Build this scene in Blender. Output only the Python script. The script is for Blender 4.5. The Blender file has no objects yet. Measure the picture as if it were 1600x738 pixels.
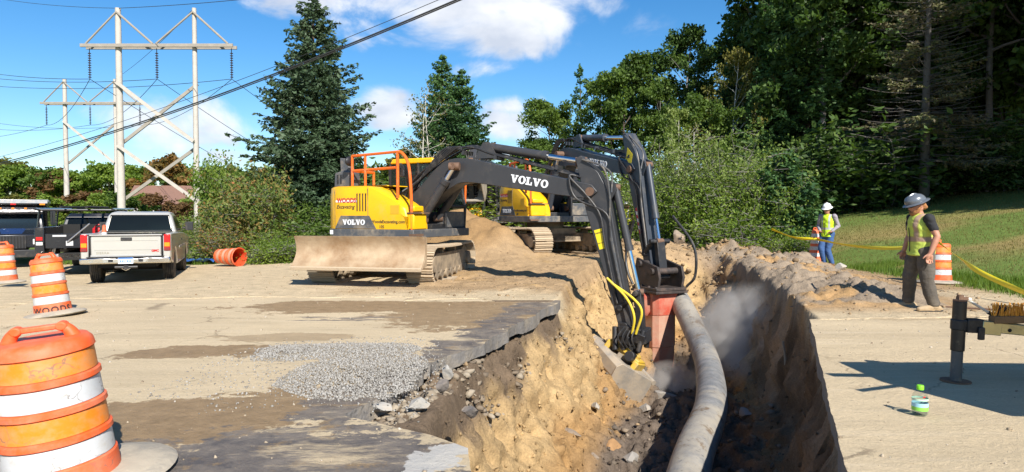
import bpy, bmesh, math, random
import numpy as np
from mathutils import Vector, Matrix, Euler

R = math.radians
PI = math.pi
SC = bpy.context.scene
COL = SC.collection
random.seed(7)

# ------------------------------------------------------------------ camera
CAM_Z = 1.6
F_PX = 1080.0            # focal length in pixels of the 1600 px wide photograph
PITCH = math.atan(35.0 / F_PX)
cd = bpy.data.cameras.new('camera')
cd.sensor_width = 36.0
cd.lens = 36.0 * F_PX / 1600.0
cd.clip_start = 0.05
cd.clip_end = 5000.0
cam = bpy.data.objects.new('camera', cd)
COL.objects.link(cam)
cam.location = (0, 0, CAM_Z)
cam.rotation_euler = (PI / 2 - PITCH, 0, 0)
SC.camera = cam

def ray(px, py):
    dx, dy = px - 800.0, py - 369.0
    return Vector((dx, F_PX * math.cos(PITCH) - dy * math.sin(PITCH), -F_PX * math.sin(PITCH) - dy * math.cos(PITCH)))
def at(px, py, Y):
    d = ray(px, py); t = Y / d.y
    return Vector((d.x * t, Y, CAM_Z + d.z * t))
def gnd(px, py, z=0.0):
    d = ray(px, py); t = (z - CAM_Z) / d.z
    return Vector((d.x * t, d.y * t, z))

# ------------------------------------------------------------------ sun, sky, exposure
SUN_EL = R(39.0)
SH = Vector((-0.38, 0.925, 0)).normalized()          # the way shadows fall
sun_dir = Vector((-SH.x * math.cos(SUN_EL), -SH.y * math.cos(SUN_EL), math.sin(SUN_EL)))
ld = bpy.data.lights.new('sun', 'SUN')
ld.energy = 5.0
ld.angle = R(0.5)
ld.color = (1.0, 0.95, 0.87)
sun = bpy.data.objects.new('sun', ld)
COL.objects.link(sun)
sun.rotation_euler = (-sun_dir).to_track_quat('-Z', 'Y').to_euler()
sun.location = (10, -20, 30)
SC.view_settings.view_transform = 'Standard'
SC.view_settings.look = 'None'
SC.view_settings.gamma = 1.0
SC.view_settings.exposure = 0.70
SC.view_settings.use_curve_mapping = False
SC.cycles.use_denoising = True
SC.cycles.max_bounces = 6
SC.cycles.diffuse_bounces = 3
SC.cycles.glossy_bounces = 3
SC.cycles.transmission_bounces = 4
SC.cycles.transparent_max_bounces = 12
SC.cycles.volume_bounces = 1
SC.cycles.caustics_reflective = False
SC.cycles.caustics_refractive = False

world = bpy.data.worlds.new('World')
SC.world = world
world.use_nodes = True
WN = world.node_tree
WN.nodes.clear()
def wnode(t, **k):
    n = WN.nodes.new(t)
    for a, b in k.items(): setattr(n, a, b)
    return n
def wmath(op, a, b=None, c=None, clamp=False):
    n = wnode('ShaderNodeMath', operation=op, use_clamp=clamp)
    for i, v in enumerate((a, b, c)):
        if v is None: continue
        if isinstance(v, (int, float)): n.inputs[i].default_value = v
        else: WN.links.new(v, n.inputs[i])
    return n.outputs[0]
sky = wnode('ShaderNodeTexSky', sky_type='NISHITA', sun_disc=False)
sky.sun_elevation = SUN_EL
sky.sun_rotation = math.atan2(sun_dir.x, sun_dir.y)
sky.altitude = 200
sky.air_density = 1.0
sky.dust_density = 0.0
sky.ozone_density = 4.0
tc = wnode('ShaderNodeTexCoord')
sep = wnode('ShaderNodeSeparateXYZ')
WN.links.new(tc.outputs['Generated'], sep.inputs[0])
az = wmath('ARCTAN2', sep.outputs[0], sep.outputs[1])
el = wmath('ARCSINE', sep.outputs[2])
# wispy edges
nz = wnode('ShaderNodeTexNoise'); nz.inputs['Scale'].default_value = 7.0; nz.inputs['Detail'].default_value = 9.0
nz.inputs['Roughness'].default_value = 0.56; nz.inputs['Distortion'].default_value = 0.35
mp = wnode('ShaderNodeMapping'); mp.inputs['Scale'].default_value = (1, 1, 1.7)
WN.links.new(tc.outputs['Generated'], mp.inputs[0]); WN.links.new(mp.outputs[0], nz.inputs[0])
nf = nz.outputs['Fac']
clouds = None
# cumulus clouds of that day: azimuth, elevation, half sizes (degrees), weight
def ae(px, py):
    d = ray(px, py).normalized()
    return math.atan2(d.x, d.y), math.asin(d.z)
CL = [(700, 20, 240, 70, 1.15), (500, 5, 110, 34, .95), (620, 45, 130, 45, .9), (800, 35, 110, 62, 1.0), (560, 62, 52, 28, .55), (605, 166, 62, 44, 1.2), (808, 196, 60, 30, 1.1), (812, 162, 50, 24, 1.0),
      (300, 200, 160, 52, .95), (200, 185, 80, 30, .8), (355, 245, 70, 20, 1.0), (940, 8, 40, 24, .75), (904, 70, 18, 15, .5), (760, 110, 70, 18, .5),
      (640, 120, 24, 14, .5), (20, 240, 50, 14, .4), (800, 240, 60, 14, .8), (440, 225, 60, 30, .6), (1010, 40, 50, 20, .3)]
extra = [(1.15, .5, .3, .1, 1), (1.7, .35, .3, .1, 1), (2.3, .6, .4, .15, 1), (-1.2, .45, .35, .12, 1), (-1.9, .3, .3, .09, 1), (-2.6, .6, .4, .16, 1), (3.0, .25, .3, .08, 1), (.3, .8, .4, .12, .9), (-.6, .75, .3, .1, .8)]
allc = []
for (px, py, rx, ry, w) in CL:
    a, e = ae(px, py); a2, _ = ae(px + rx, py); _, e2 = ae(px, py - ry)
    allc.append((a, e, abs(a2 - a), abs(e2 - e), w))
allc += extra
for (a, e, ra, re, w) in allc:
    u = wmath('MULTIPLY', wmath('SUBTRACT', az, a), 1.0 / ra)
    v = wmath('MULTIPLY', wmath('SUBTRACT', el, e), 1.0 / re)
    q = wmath('ADD', wmath('MULTIPLY', u, u), wmath('MULTIPLY', v, v))
    m = wmath('MULTIPLY', wmath('SUBTRACT', 1.35, q), w * 0.62)
    clouds = m if clouds is None else wmath('SMOOTH_MAX', clouds, m, 0.12)
dens = wmath('ADD', wmath('MAXIMUM', clouds, -0.45), wmath('MULTIPLY', wmath('SUBTRACT', nf, 0.53), 3.0))
cov = wnode('ShaderNodeMapRange', interpolation_type='SMOOTHERSTEP')
cov.inputs['From Min'].default_value = 0.02; cov.inputs['From Max'].default_value = 0.85
cov.inputs['To Max'].default_value = 0.94
WN.links.new(dens, cov.inputs['Value'])
# cloud body colour: bright puffs, greyer where thick
nz2 = wnode('ShaderNodeTexNoise'); nz2.inputs['Scale'].default_value = 9.0; nz2.inputs['Detail'].default_value = 6.0
WN.links.new(mp.outputs[0], nz2.inputs[0])
cr = wnode('ShaderNodeMix', data_type='RGBA')
cr.inputs[6].default_value = (4.7, 5.1, 5.9, 1); cr.inputs[7].default_value = (7.4, 7.5, 7.7, 1)
k2 = wnode('ShaderNodeMapRange'); k2.inputs['From Min'].default_value = .36; k2.inputs['From Max'].default_value = .6
WN.links.new(nz2.outputs['Fac'], k2.inputs['Value']); WN.links.new(k2.outputs[0], cr.inputs[0])
hs = wnode('ShaderNodeHueSaturation'); hs.inputs['Saturation'].default_value = 1.3; hs.inputs['Value'].default_value = 1.0
WN.links.new(sky.outputs[0], hs.inputs['Color'])
mx = wnode('ShaderNodeMix', data_type='RGBA')
WN.links.new(cov.outputs[0], mx.inputs[0]); WN.links.new(hs.outputs[0], mx.inputs[6]); WN.links.new(cr.outputs[2], mx.inputs[7])
bg = wnode('ShaderNodeBackground'); bg.inputs['Strength'].default_value = 0.09
WN.links.new(mx.outputs[2], bg.inputs['Color'])
wo = wnode('ShaderNodeOutputWorld'); WN.links.new(bg.outputs[0], wo.inputs['Surface'])

# ------------------------------------------------------------------ materials
MATS = {}
def mat(name, col, rough=.6, metal=0.0, var=.12, vscale=6.0, bump=0.0, bscale=40.0, dust=0.0, dustcol=(.42, .33, .22), dscale=3.0, spec=.5, coat=0.0, up_dust=0.0, scratch=0.0):
    """principled paint / metal / rubber with uneven colour, dust and fine relief (object space)"""
    if name in MATS: return MATS[name]
    m = bpy.data.materials.new(name); m.use_nodes = True
    nt = m.node_tree; N = nt.nodes; L = nt.links
    b = N['Principled BSDF']
    b.inputs['Roughness'].default_value = rough; b.inputs['Metallic'].default_value = metal
    b.inputs['Specular IOR Level'].default_value = spec; b.inputs['Coat Weight'].default_value = coat
    t = N.new('ShaderNodeTexCoord')
    n = N.new('ShaderNodeTexNoise'); n.inputs['Scale'].default_value = vscale; n.inputs['Detail'].default_value = 6; n.inputs['Roughness'].default_value = .62
    L.new(t.outputs['Object'], n.inputs['Vector'])
    mixc = N.new('ShaderNodeMix'); mixc.data_type = 'RGBA'
    mixc.inputs[6].default_value = tuple(c * (1 - var) for c in col) + (1,)
    mixc.inputs[7].default_value = tuple(min(1, c * (1 + var)) for c in col) + (1,)
    L.new(n.outputs['Fac'], mixc.inputs[0])
    out = mixc.outputs[2]
    if dust > 0 or up_dust > 0:
        n2 = N.new('ShaderNodeTexNoise'); n2.inputs['Scale'].default_value = dscale; n2.inputs['Detail'].default_value = 8; n2.inputs['Roughness'].default_value = .7
        L.new(t.outputs['Object'], n2.inputs['Vector'])
        mr = N.new('ShaderNodeMapRange'); mr.inputs['From Min'].default_value = .62 - .5 * dust; mr.inputs['From Max'].default_value = .85 - .42 * dust
        mr.inputs['To Max'].default_value = min(1.0, .45 + .6 * dust)
        L.new(n2.outputs['Fac'], mr.inputs['Value'])
        fac = mr.outputs[0]
        md = N.new('ShaderNodeMix'); md.data_type = 'RGBA'; md.inputs[7].default_value = dustcol + (1,)
        L.new(fac, md.inputs[0]); L.new(out, md.inputs[6]); out = md.outputs[2]
        rr = N.new('ShaderNodeMapRange'); rr.inputs['To Min'].default_value = rough; rr.inputs['To Max'].default_value = .9
        L.new(fac, rr.inputs['Value']); L.new(rr.outputs[0], b.inputs['Roughness'])
    if scratch > 0:
        nd = N.new('ShaderNodeTexNoise'); nd.inputs['Scale'].default_value = 5; nd.inputs['Detail'].default_value = 5; L.new(t.outputs['Object'], nd.inputs['Vector'])
        va = N.new('ShaderNodeVectorMath'); va.operation = 'MULTIPLY_ADD'; va.inputs[1].default_value = (.35, .35, .35); L.new(nd.outputs['Color'], va.inputs[0]); L.new(t.outputs['Object'], va.inputs[2])
        vo = N.new('ShaderNodeTexVoronoi'); vo.feature = 'DISTANCE_TO_EDGE'; vo.inputs['Scale'].default_value = 5.5; L.new(va.outputs[0], vo.inputs['Vector'])
        m1 = N.new('ShaderNodeMapRange'); m1.inputs['From Min'].default_value = .022; m1.inputs['From Max'].default_value = .006; L.new(vo.outputs['Distance'], m1.inputs['Value'])
        n4 = N.new('ShaderNodeTexNoise'); n4.inputs['Scale'].default_value = 4; n4.inputs['Detail'].default_value = 3; L.new(t.outputs['Object'], n4.inputs['Vector'])
        m2 = N.new('ShaderNodeMapRange'); m2.inputs['From Min'].default_value = .48; m2.inputs['From Max'].default_value = .60; m2.inputs['To Max'].default_value = scratch; L.new(n4.outputs['Fac'], m2.inputs['Value'])
        mu = N.new('ShaderNodeMath'); mu.operation = 'MULTIPLY'; L.new(m1.outputs[0], mu.inputs[0]); L.new(m2.outputs[0], mu.inputs[1])
        ms = N.new('ShaderNodeMix'); ms.data_type = 'RGBA'; ms.inputs[7].default_value = (.16, .13, .11, 1); L.new(mu.outputs[0], ms.inputs[0]); L.new(out, ms.inputs[6]); out = ms.outputs[2]
    L.new(out, b.inputs['Base Color'])
    if bump > 0:
        n3 = N.new('ShaderNodeTexNoise'); n3.inputs['Scale'].default_value = bscale; n3.inputs['Detail'].default_value = 5
        L.new(t.outputs['Object'], n3.inputs['Vector'])
        bp = N.new('ShaderNodeBump'); bp.inputs['Strength'].default_value = bump; bp.inputs['Distance'].default_value = .02
        L.new(n3.outputs['Fac'], bp.inputs['Height']); L.new(bp.outputs[0], b.inputs['Normal'])
    MATS[name] = m
    return m

def glass(name, tint=(.25, .3, .32), clear=.5, spec=.8):
    if name in MATS: return MATS[name]
    m = bpy.data.materials.new(name); m.use_nodes = True
    N = m.node_tree.nodes; L = m.node_tree.links; N.clear()
    g = N.new('ShaderNodeBsdfPrincipled'); g.inputs['Base Color'].default_value = tuple(c * .08 for c in tint) + (1,); g.inputs['Roughness'].default_value = .04; g.inputs['Specular IOR Level'].default_value = spec
    tr = N.new('ShaderNodeBsdfTransparent'); tr.inputs[0].default_value = tint + (1,)
    mi = N.new('ShaderNodeMixShader'); mi.inputs[0].default_value = clear
    o = N.new('ShaderNodeOutputMaterial')
    L.new(g.outputs[0], mi.inputs[1]); L.new(tr.outputs[0], mi.inputs[2]); L.new(mi.outputs[0], o.inputs[0])
    MATS[name] = m
    return m

def leafmat(name, cols, trans=.35, rough=.55, nscale=.35):
    """foliage: colour varies from leaf to leaf and over the crown; light passes through"""
    if name in MATS: return MATS[name]
    m = bpy.data.materials.new(name); m.use_nodes = True
    N = m.node_tree.nodes; L = m.node_tree.links; N.clear()
    geo = N.new('ShaderNodeNewGeometry'); t = N.new('ShaderNodeTexCoord')
    n = N.new('ShaderNodeTexNoise'); n.inputs['Scale'].default_value = nscale; n.inputs['Detail'].default_value = 4
    L.new(t.outputs['Object'], n.inputs['Vector'])
    oi = N.new('ShaderNodeObjectInfo')
    a = N.new('ShaderNodeMath'); a.operation = 'MULTIPLY_ADD'; a.inputs[1].default_value = .5; L.new(geo.outputs['Random Per Island'], a.inputs[0])
    b2 = N.new('ShaderNodeMath'); b2.operation = 'MULTIPLY_ADD'; b2.inputs[1].default_value = 1.5; b2.inputs[2].default_value = -.62; L.new(n.outputs['Fac'], b2.inputs[0])
    b3 = N.new('ShaderNodeMath'); b3.operation = 'MULTIPLY_ADD'; b3.inputs[1].default_value = .22; L.new(oi.outputs['Random'], b3.inputs[0]); L.new(b2.outputs[0], b3.inputs[2])
    L.new(b3.outputs[0], a.inputs[2])
    cr = N.new('ShaderNodeValToRGB')
    els = cr.color_ramp.elements
    while len(els) < len(cols): els.new(.5)
    for i, c in enumerate(cols):
        els[i].position = i / max(1, len(cols) - 1); els[i].color = tuple(c) + (1,)
    L.new(a.outputs[0], cr.inputs[0])
    p = N.new('ShaderNodeBsdfPrincipled'); p.inputs['Roughness'].default_value = rough; p.inputs['Specular IOR Level'].default_value = .28
    L.new(cr.outputs[0], p.inputs['Base Color'])
    tr = N.new('ShaderNodeBsdfTranslucent')
    hsv = N.new('ShaderNodeHueSaturation'); hsv.inputs['Hue'].default_value = .49; hsv.inputs['Saturation'].default_value = 1.15; hsv.inputs['Value'].default_value = 1.3
    L.new(cr.outputs[0], hsv.inputs['Color']); L.new(hsv.outputs[0], tr.inputs[0])
    mi = N.new('ShaderNodeMixShader'); mi.inputs[0].default_value = trans
    o = N.new('ShaderNodeOutputMaterial')
    L.new(p.outputs[0], mi.inputs[1]); L.new(tr.outputs[0], mi.inputs[2]); L.new(mi.outputs[0], o.inputs[0])
    MATS[name] = m
    return m

# ------------------------------------------------------------------ mesh builder
class MB:
    def __init__(s, M=None):
        s.v = []; s.f = []; s.M = M or Matrix.Identity(4); s.cut = []
    def add(s, vs, fs):
        o = len(s.v); s.cut.append((o, len(s.f)))
        s.v += [tuple(s.M @ Vector(p)) for p in vs]
        s.f += [tuple(i + o for i in f) for f in fs]
        return s
    def box(s, c, size, rot=None):
        hx, hy, hz = (d / 2 for d in size)
        q = Euler(rot).to_matrix() if rot else None
        vs = []
        for x, y, z in ((-hx, -hy, -hz), (hx, -hy, -hz), (hx, hy, -hz), (-hx, hy, -hz), (-hx, -hy, hz), (hx, -hy, hz), (hx, hy, hz), (-hx, hy, hz)):
            p = Vector((x, y, z))
            if q: p = q @ p
            vs.append(p + Vector(c))
        return s.add(vs, [(0, 3, 2, 1), (4, 5, 6, 7), (0, 1, 5, 4), (1, 2, 6, 5), (2, 3, 7, 6), (3, 0, 4, 7)])
    def prism(s, poly, y0, y1, plane='xz', poly2=None):
        n = len(poly); p2 = poly2 or poly
        f = {'xz': lambda a, b, d: (a, d, b), 'xy': lambda a, b, d: (a, b, d), 'yz': lambda a, b, d: (d, a, b)}[plane]
        vs = [f(a, b, y0) for a, b in poly] + [f(a, b, y1) for a, b in p2]
        area = sum(poly[i][0] * poly[(i + 1) % n][1] - poly[(i + 1) % n][0] * poly[i][1] for i in range(n))
        flip = (area > 0) == (plane == 'xz')
        fs = [tuple(range(n)), tuple(range(2 * n - 1, n - 1, -1))] + [(i, n + i, n + (i + 1) % n, (i + 1) % n) for i in range(n)]
        if (not flip) == (y1 > y0): fs = [tuple(reversed(x)) for x in fs]
        return s.add(vs, fs)
    def tube(s, pts, r, seg=8, caps=True):
        pts = [Vector(p) for p in pts]; n = len(pts)
        rs = r if isinstance(r, (list, tuple)) else [r] * n
        vs = []; up = None
        for i, p in enumerate(pts):
            d = (pts[min(i + 1, n - 1)] - pts[max(i - 1, 0)])
            d = d.normalized() if d.length > 1e-9 else Vector((0, 0, 1))
            if up is None: up = Vector((0, 0, 1)) if abs(d.z) < .9 else Vector((1, 0, 0))
            a = (up - d * up.dot(d))
            a = a.normalized() if a.length > 1e-6 else d.orthogonal().normalized()
            b = d.cross(a); up = a
            for k in range(seg):
                t = 2 * PI * k / seg
                vs.append(p + a * (math.cos(t) * rs[i]) + b * (math.sin(t) * rs[i]))
        fs = []
        for i in range(n - 1):
            for k in range(seg):
                k2 = (k + 1) % seg
                fs.append((i * seg + k, i * seg + k2, (i + 1) * seg + k2, (i + 1) * seg + k))
        if caps: fs += [tuple(reversed(range(seg))), tuple(range((n - 1) * seg, n * seg))]
        return s.add(vs, fs)
    def cyl(s, p0, p1, r0, r1=None, seg=14):
        return s.tube([p0, p1], [r0, r0 if r1 is None else r1], seg)
    def lathe(s, prof, seg=28, c=(0, 0, 0), sx=1, sy=1, wob=None):
        vs = []; n = len(prof)
        for i, (r, z) in enumerate(prof):
            for k in range(seg):
                t = 2 * PI * k / seg
                w = wob(t, z) if wob else 1
                vs.append((c[0] + r * w * sx * math.cos(t), c[1] + r * w * sy * math.sin(t), c[2] + z))
        fs = []
        for i in range(n - 1):
            for k in range(seg):
                k2 = (k + 1) % seg
                fs.append((i * seg + k, i * seg + k2, (i + 1) * seg + k2, (i + 1) * seg + k))
        if prof[0][0] > 1e-4: fs.append(tuple(reversed(range(seg))))
        if prof[-1][0] > 1e-4: fs.append(tuple(range((n - 1) * seg, n * seg)))
        return s.add(vs, fs)
    def rings(s, rings, caps=True):
        n = len(rings); seg = len(rings[0]); vs = [p for r in rings for p in r]; fs = []
        for i in range(n - 1):
            for k in range(seg):
                k2 = (k + 1) % seg
                fs.append((i * seg + k, i * seg + k2, (i + 1) * seg + k2, (i + 1) * seg + k))
        if caps: fs += [tuple(reversed(range(seg))), tuple(range((n - 1) * seg, n * seg))]
        return s.add(vs, fs)
    def ell(s, c, r, seg=14, ringn=9, rot=None):
        q = Euler(rot).to_matrix() if rot else Matrix.Identity(3)
        rr = []
        for i in range(ringn):
            ph = PI * (i + .02) / (ringn - .96) if False else PI * (.02 + .96 * i / (ringn - 1))
            rr.append([Vector(c) + q @ Vector((r[0] * math.sin(ph) * math.cos(2 * PI * k / seg), r[1] * math.sin(ph) * math.sin(2 * PI * k / seg), -r[2] * math.cos(ph))) for k in range(seg)])
        return s.rings(rr)
    def mesh(s, name):
        me = bpy.data.meshes.new(name); me.from_pydata(s.v, [], s.f); me.update(); return me
    def each(s, name, m=None, parent=None, smooth=40, bevel=0.0, segs=2):
        """every shape added becomes an object of its own"""
        first = None; cuts = s.cut + [(len(s.v), len(s.f))]
        for (v0, f0), (v1, f1) in zip(cuts[:-1], cuts[1:]):
            q = MB(); q.v = s.v[v0:v1]; q.f = [tuple(i - v0 for i in f) for f in s.f[f0:f1]]
            o = q.build(name, m, parent, smooth, bevel, segs); first = first or o
        return first
    def build(s, name, m=None, parent=None, smooth=40, bevel=0.0, segs=2):
        me = s.mesh(name)
        b = bmesh.new(); b.from_mesh(me); bmesh.ops.recalc_face_normals(b, faces=b.faces); b.to_mesh(me); b.free()
        return link(name, me, m, parent, smooth, bevel, segs)

def link(name, me, m=None, parent=None, smooth=40, bevel=0.0, segs=2):
    o = bpy.data.objects.new(name, me); COL.objects.link(o)
    if m: me.materials.append(m)
    if parent: o.parent = parent
    if smooth:
        me.polygons.foreach_set('use_smooth', [True] * len(me.polygons))
        if smooth < 180: me.set_sharp_from_angle(angle=R(smooth))
    if bevel > 0:
        b = o.modifiers.new('bevel', 'BEVEL'); b.width = bevel; b.segments = segs; b.limit_method = 'ANGLE'; b.angle_limit = R(38); b.harden_normals = False
    return o

def fast_mesh(name, V, F):
    """V (n,3) float array, F (m,k) int array of equal-sized faces"""
    me = bpy.data.meshes.new(name)
    V = np.asarray(V, dtype=np.float32); F = np.asarray(F, dtype=np.int32)
    k = F.shape[1]
    me.vertices.add(len(V)); me.vertices.foreach_set('co', V.ravel())
    me.loops.add(F.size); me.loops.foreach_set('vertex_index', F.ravel())
    me.polygons.add(len(F)); me.polygons.foreach_set('loop_start', np.arange(0, F.size, k, dtype=np.int32))
    me.update(calc_edges=True); me.validate()
    return me

def tag(o, label=None, cat=None, group=None, kind=None):
    if label: o['label'] = label
    if cat: o['category'] = cat
    if group: o['group'] = group
    if kind: o['kind'] = kind
    return o
def thing(name, label, cat, loc=(0, 0, 0), rz=0.0, group=None, rot=None, scale=None):
    o = bpy.data.objects.new(name, None); COL.objects.link(o); o.empty_display_size = .2
    o.location = loc; o.rotation_euler = rot if rot else (0, 0, rz)
    if scale: o.scale = scale
    return tag(o, label, cat, group)
def copy_tree(o, parent=None):
    c = o.copy(); COL.objects.link(c); c.parent = parent
    for ch in list(o.children): copy_tree(ch, c)
    return c
def lerp(a, b, t): return tuple(x + (y - x) * t for x, y in zip(a, b))
def catmull(pts, n=8):
    P = [Vector(p) for p in pts]; P = [2 * P[0] - P[1]] + P + [2 * P[-1] - P[-2]]
    out = []
    for i in range(1, len(P) - 2):
        for k in range(n):
            t = k / n; a, b, c, d = P[i - 1:i + 3]
            out.append(.5 * ((2 * b) + (c - a) * t + (2 * a - 5 * b + 4 * c - d) * t * t + (3 * b - a - 3 * c + d) * t ** 3))
    out.append(P[-2]); return out
def smooth01(x, a, b):
    t = np.clip((x - a) / (b - a), 0, 1); return t * t * (3 - 2 * t)

# value noise
def _h(ix, iy, s):
    n = (ix * 374761393 + iy * 668265263 + s * 974711) & 0xffffffff
    n = ((n ^ (n >> 13)) * 1274126177) & 0xffffffff
    return ((n ^ (n >> 16)) & 0xffff) / 65535.0
def vnoise(x, y, s=0):
    x = np.asarray(x, dtype=np.float64); y = np.asarray(y, dtype=np.float64)
    ix = np.floor(x).astype(np.int64); iy = np.floor(y).astype(np.int64)
    fx = x - ix; fy = y - iy; fx = fx * fx * (3 - 2 * fx); fy = fy * fy * (3 - 2 * fy)
    a = _h(ix, iy, s); b = _h(ix + 1, iy, s); c = _h(ix, iy + 1, s); d = _h(ix + 1, iy + 1, s)
    return (a * (1 - fx) + b * fx) * (1 - fy) + (c * (1 - fx) + d * fx) * fy - .5
def fbm(x, y, s=0, o=4, g=.5):
    t = 0; a = 1; f = 1
    for i in range(o):
        t = t + a * vnoise(x * f + 17.3 * i, y * f - 9.1 * i, s + i * 31); a *= g; f *= 2.03
    return t

# lettering -> flat mesh (thickness d), centred on the origin in the xy plane
_TXT = {}
def text_geo(body, size, d=.004, bold=0.0, shear=0.0, space=1.0):
    key = (body, size, d, bold, shear, space)
    if key not in _TXT:
        c = bpy.data.curves.new('txt', 'FONT'); c.body = body; c.size = size; c.extrude = d / 2; c.offset = bold; c.shear = shear
        c.align_x = 'CENTER'; c.align_y = 'CENTER'; c.space_character = space; c.resolution_u = 3
        o = bpy.data.objects.new('txt', c); COL.objects.link(o)
        dg = bpy.context.evaluated_depsgraph_get()
        me = bpy.data.meshes.new_from_object(o.evaluated_get(dg))
        _TXT[key] = ([v.co.copy() for v in me.vertices], [tuple(p.vertices) for p in me.polygons])
        bpy.data.objects.remove(o); bpy.data.curves.remove(c); bpy.data.meshes.remove(me)
    return _TXT[key]
def slab_letters(word, h, d=.006):
    """bold slab-serif capitals V O L, height h, in the xy plane, centred"""
    mb = MB(); x = 0
    for ch in word:
        if ch == 'V':
            mb.M = Matrix.Translation((x, 0, 0)); w = 1.12
            mb.prism([(.08, 1), (.4, 1), (.6, .38), (.8, 1), (1.02, 1), (.7, 0), (.44, 0)], 0, d, 'xy')
            mb.prism([(0, .86), (.48, .86), (.48, 1.002), (0, 1.002)], 0, d + .002, 'xy'); mb.prism([(.68, .86), (1.1, .86), (1.1, 1.002), (.68, 1.002)], 0, d + .002, 'xy')
        elif ch == 'O':
            mb.M = Matrix.Translation((x, 0, 0)); w = 1.1; n = 24
            vs = []; fs = []
            for k in range(n):
                t = 2 * PI * k / n
                for rx, ry, z in ((.52, .52, 0), (.52, .52, d), (.22, .36, d), (.22, .36, 0)):
                    vs.append((.55 + rx * math.cos(t), .5 + ry * math.sin(t), z))
            for k in range(n):
                a = 4 * k; b = 4 * ((k + 1) % n)
                for j in range(4): fs.append((a + j, b + j, b + (j + 1) % 4, a + (j + 1) % 4))
            mb.add(vs, fs)
        else:
            mb.M = Matrix.Translation((x, 0, 0)); w = .98
            mb.prism([(.14, 0), (.44, 0), (.44, 1), (.14, 1)], 0, d, 'xy'); mb.prism([(0, .002), (.9, .002), (.9, .17), (0, .17)], 0, d + .002, 'xy')
            mb.prism([(0, .86), (.58, .86), (.58, 1.002), (0, 1.002)], 0, d + .002, 'xy'); mb.prism([(.74, .1), (.9, .1), (.9, .42), (.74, .42)], 0, d + .003, 'xy')
        x += w
    return [Vector(((p[0] - x / 2) * h, (p[1] - .5) * h, p[2])) for p in mb.v], mb.f
def decal(name, geo, M, m, parent):
    mb = MB(M); mb.add(*geo); return mb.build(name, m, parent, smooth=0)
def frame(o, xdir, ydir):
    """matrix whose x,y axes lie along the given directions, origin o"""
    x = Vector(xdir).normalized(); z = x.cross(Vector(ydir)).normalized(); y = z.cross(x)
    M = Matrix((x, y, z)).transposed().to_4x4(); M.translation = Vector(o); return M
# ------------------------------------------------------------------ terrain
CUT_L = [(-.26, 1.2), (-.26, 4.28), (-.30, 4.66), (-.6, 4.95), (-1.31, 5.4), (-1.1, 6.0), (-1.03, 6.57), (-.86, 7.23), (-.32, 8.6), (.19, 10.4), (.88, 12.7)]
SLAB_L = [(-9, 1.2)] + CUT_L + [(-.5, 13.0), (-3, 13.4), (-9, 13.4)]
CUT_R = [(1.25, 1.2), (2.1, 4.3), (4.5, 10.4)]
SLAB_R = CUT_R + [(6.1, 10.85), (9, 10.6), (14, 10.2), (14, 1.2)]
LX = [(-.34, 1), (-.36, 4.5), (-.72, 5.4), (-.62, 6.5), (-.62, 7.2), (-.40, 8.6), (.08, 10.4), (.76, 12.6), (.86, 12.9), (1.05, 14.2), (1.5, 17), (2.3, 19.5), (3.0, 22)]
RX = [(1.34, 1), (2.22, 4.3), (4.58, 10.3), (4.70, 10.7), (5.55, 14.5), (6.2, 18), (6.6, 22)]
def inpoly(x, y, poly):
    c = np.zeros(np.shape(x), bool); n = len(poly)
    for i in range(n):
        x0, y0 = poly[i]; x1, y1 = poly[(i + 1) % n]
        if y0 == y1: continue
        c ^= ((y0 > y) != (y1 > y)) & (x < (x1 - x0) * (y - y0) / (y1 - y0) + x0)
    return c
def edges(x, y):
    xl = np.interp(y, [p[1] for p in LX], [p[0] for p in LX]); xr = np.interp(y, [p[1] for p in RX], [p[0] for p in RX])
    return xl, xr
def trench(x, y):
    """depth of the excavation at a point"""
    xl, xr = edges(x, y)
    n = .20 * fbm(x * 1.0, y * 1.0, 3, 2)
    sl = 1 + .45 * smooth01(y, 12.4, 14.5) + .6 * smooth01(y, 15.5, 18)
    sr = 1 + .5 * smooth01(y, 11.5, 14.5) + .8 * smooth01(y, 17, 20)
    dl = (x - xl) / sl + n * np.clip((x - xl) * 3, 0, 1); dr = (xr - x) / sr + n * np.clip((xr - x) * 3, 0, 1)
    a = np.interp(dl, [0, .1, .3, .65, 1.0, 1.4, 2.0], [0, .45, 1.0, 1.6, 2.02, 2.3, 2.42])
    b = np.interp(dr, [0, .07, .35, .7, 1.5], [0, .6, 1.8, 2.15, 2.32])
    e = smooth01(22.0 - y, 0, 3.2) * smooth01(y, 2.0, 2.7)
    return np.minimum(a, b) * e
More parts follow.
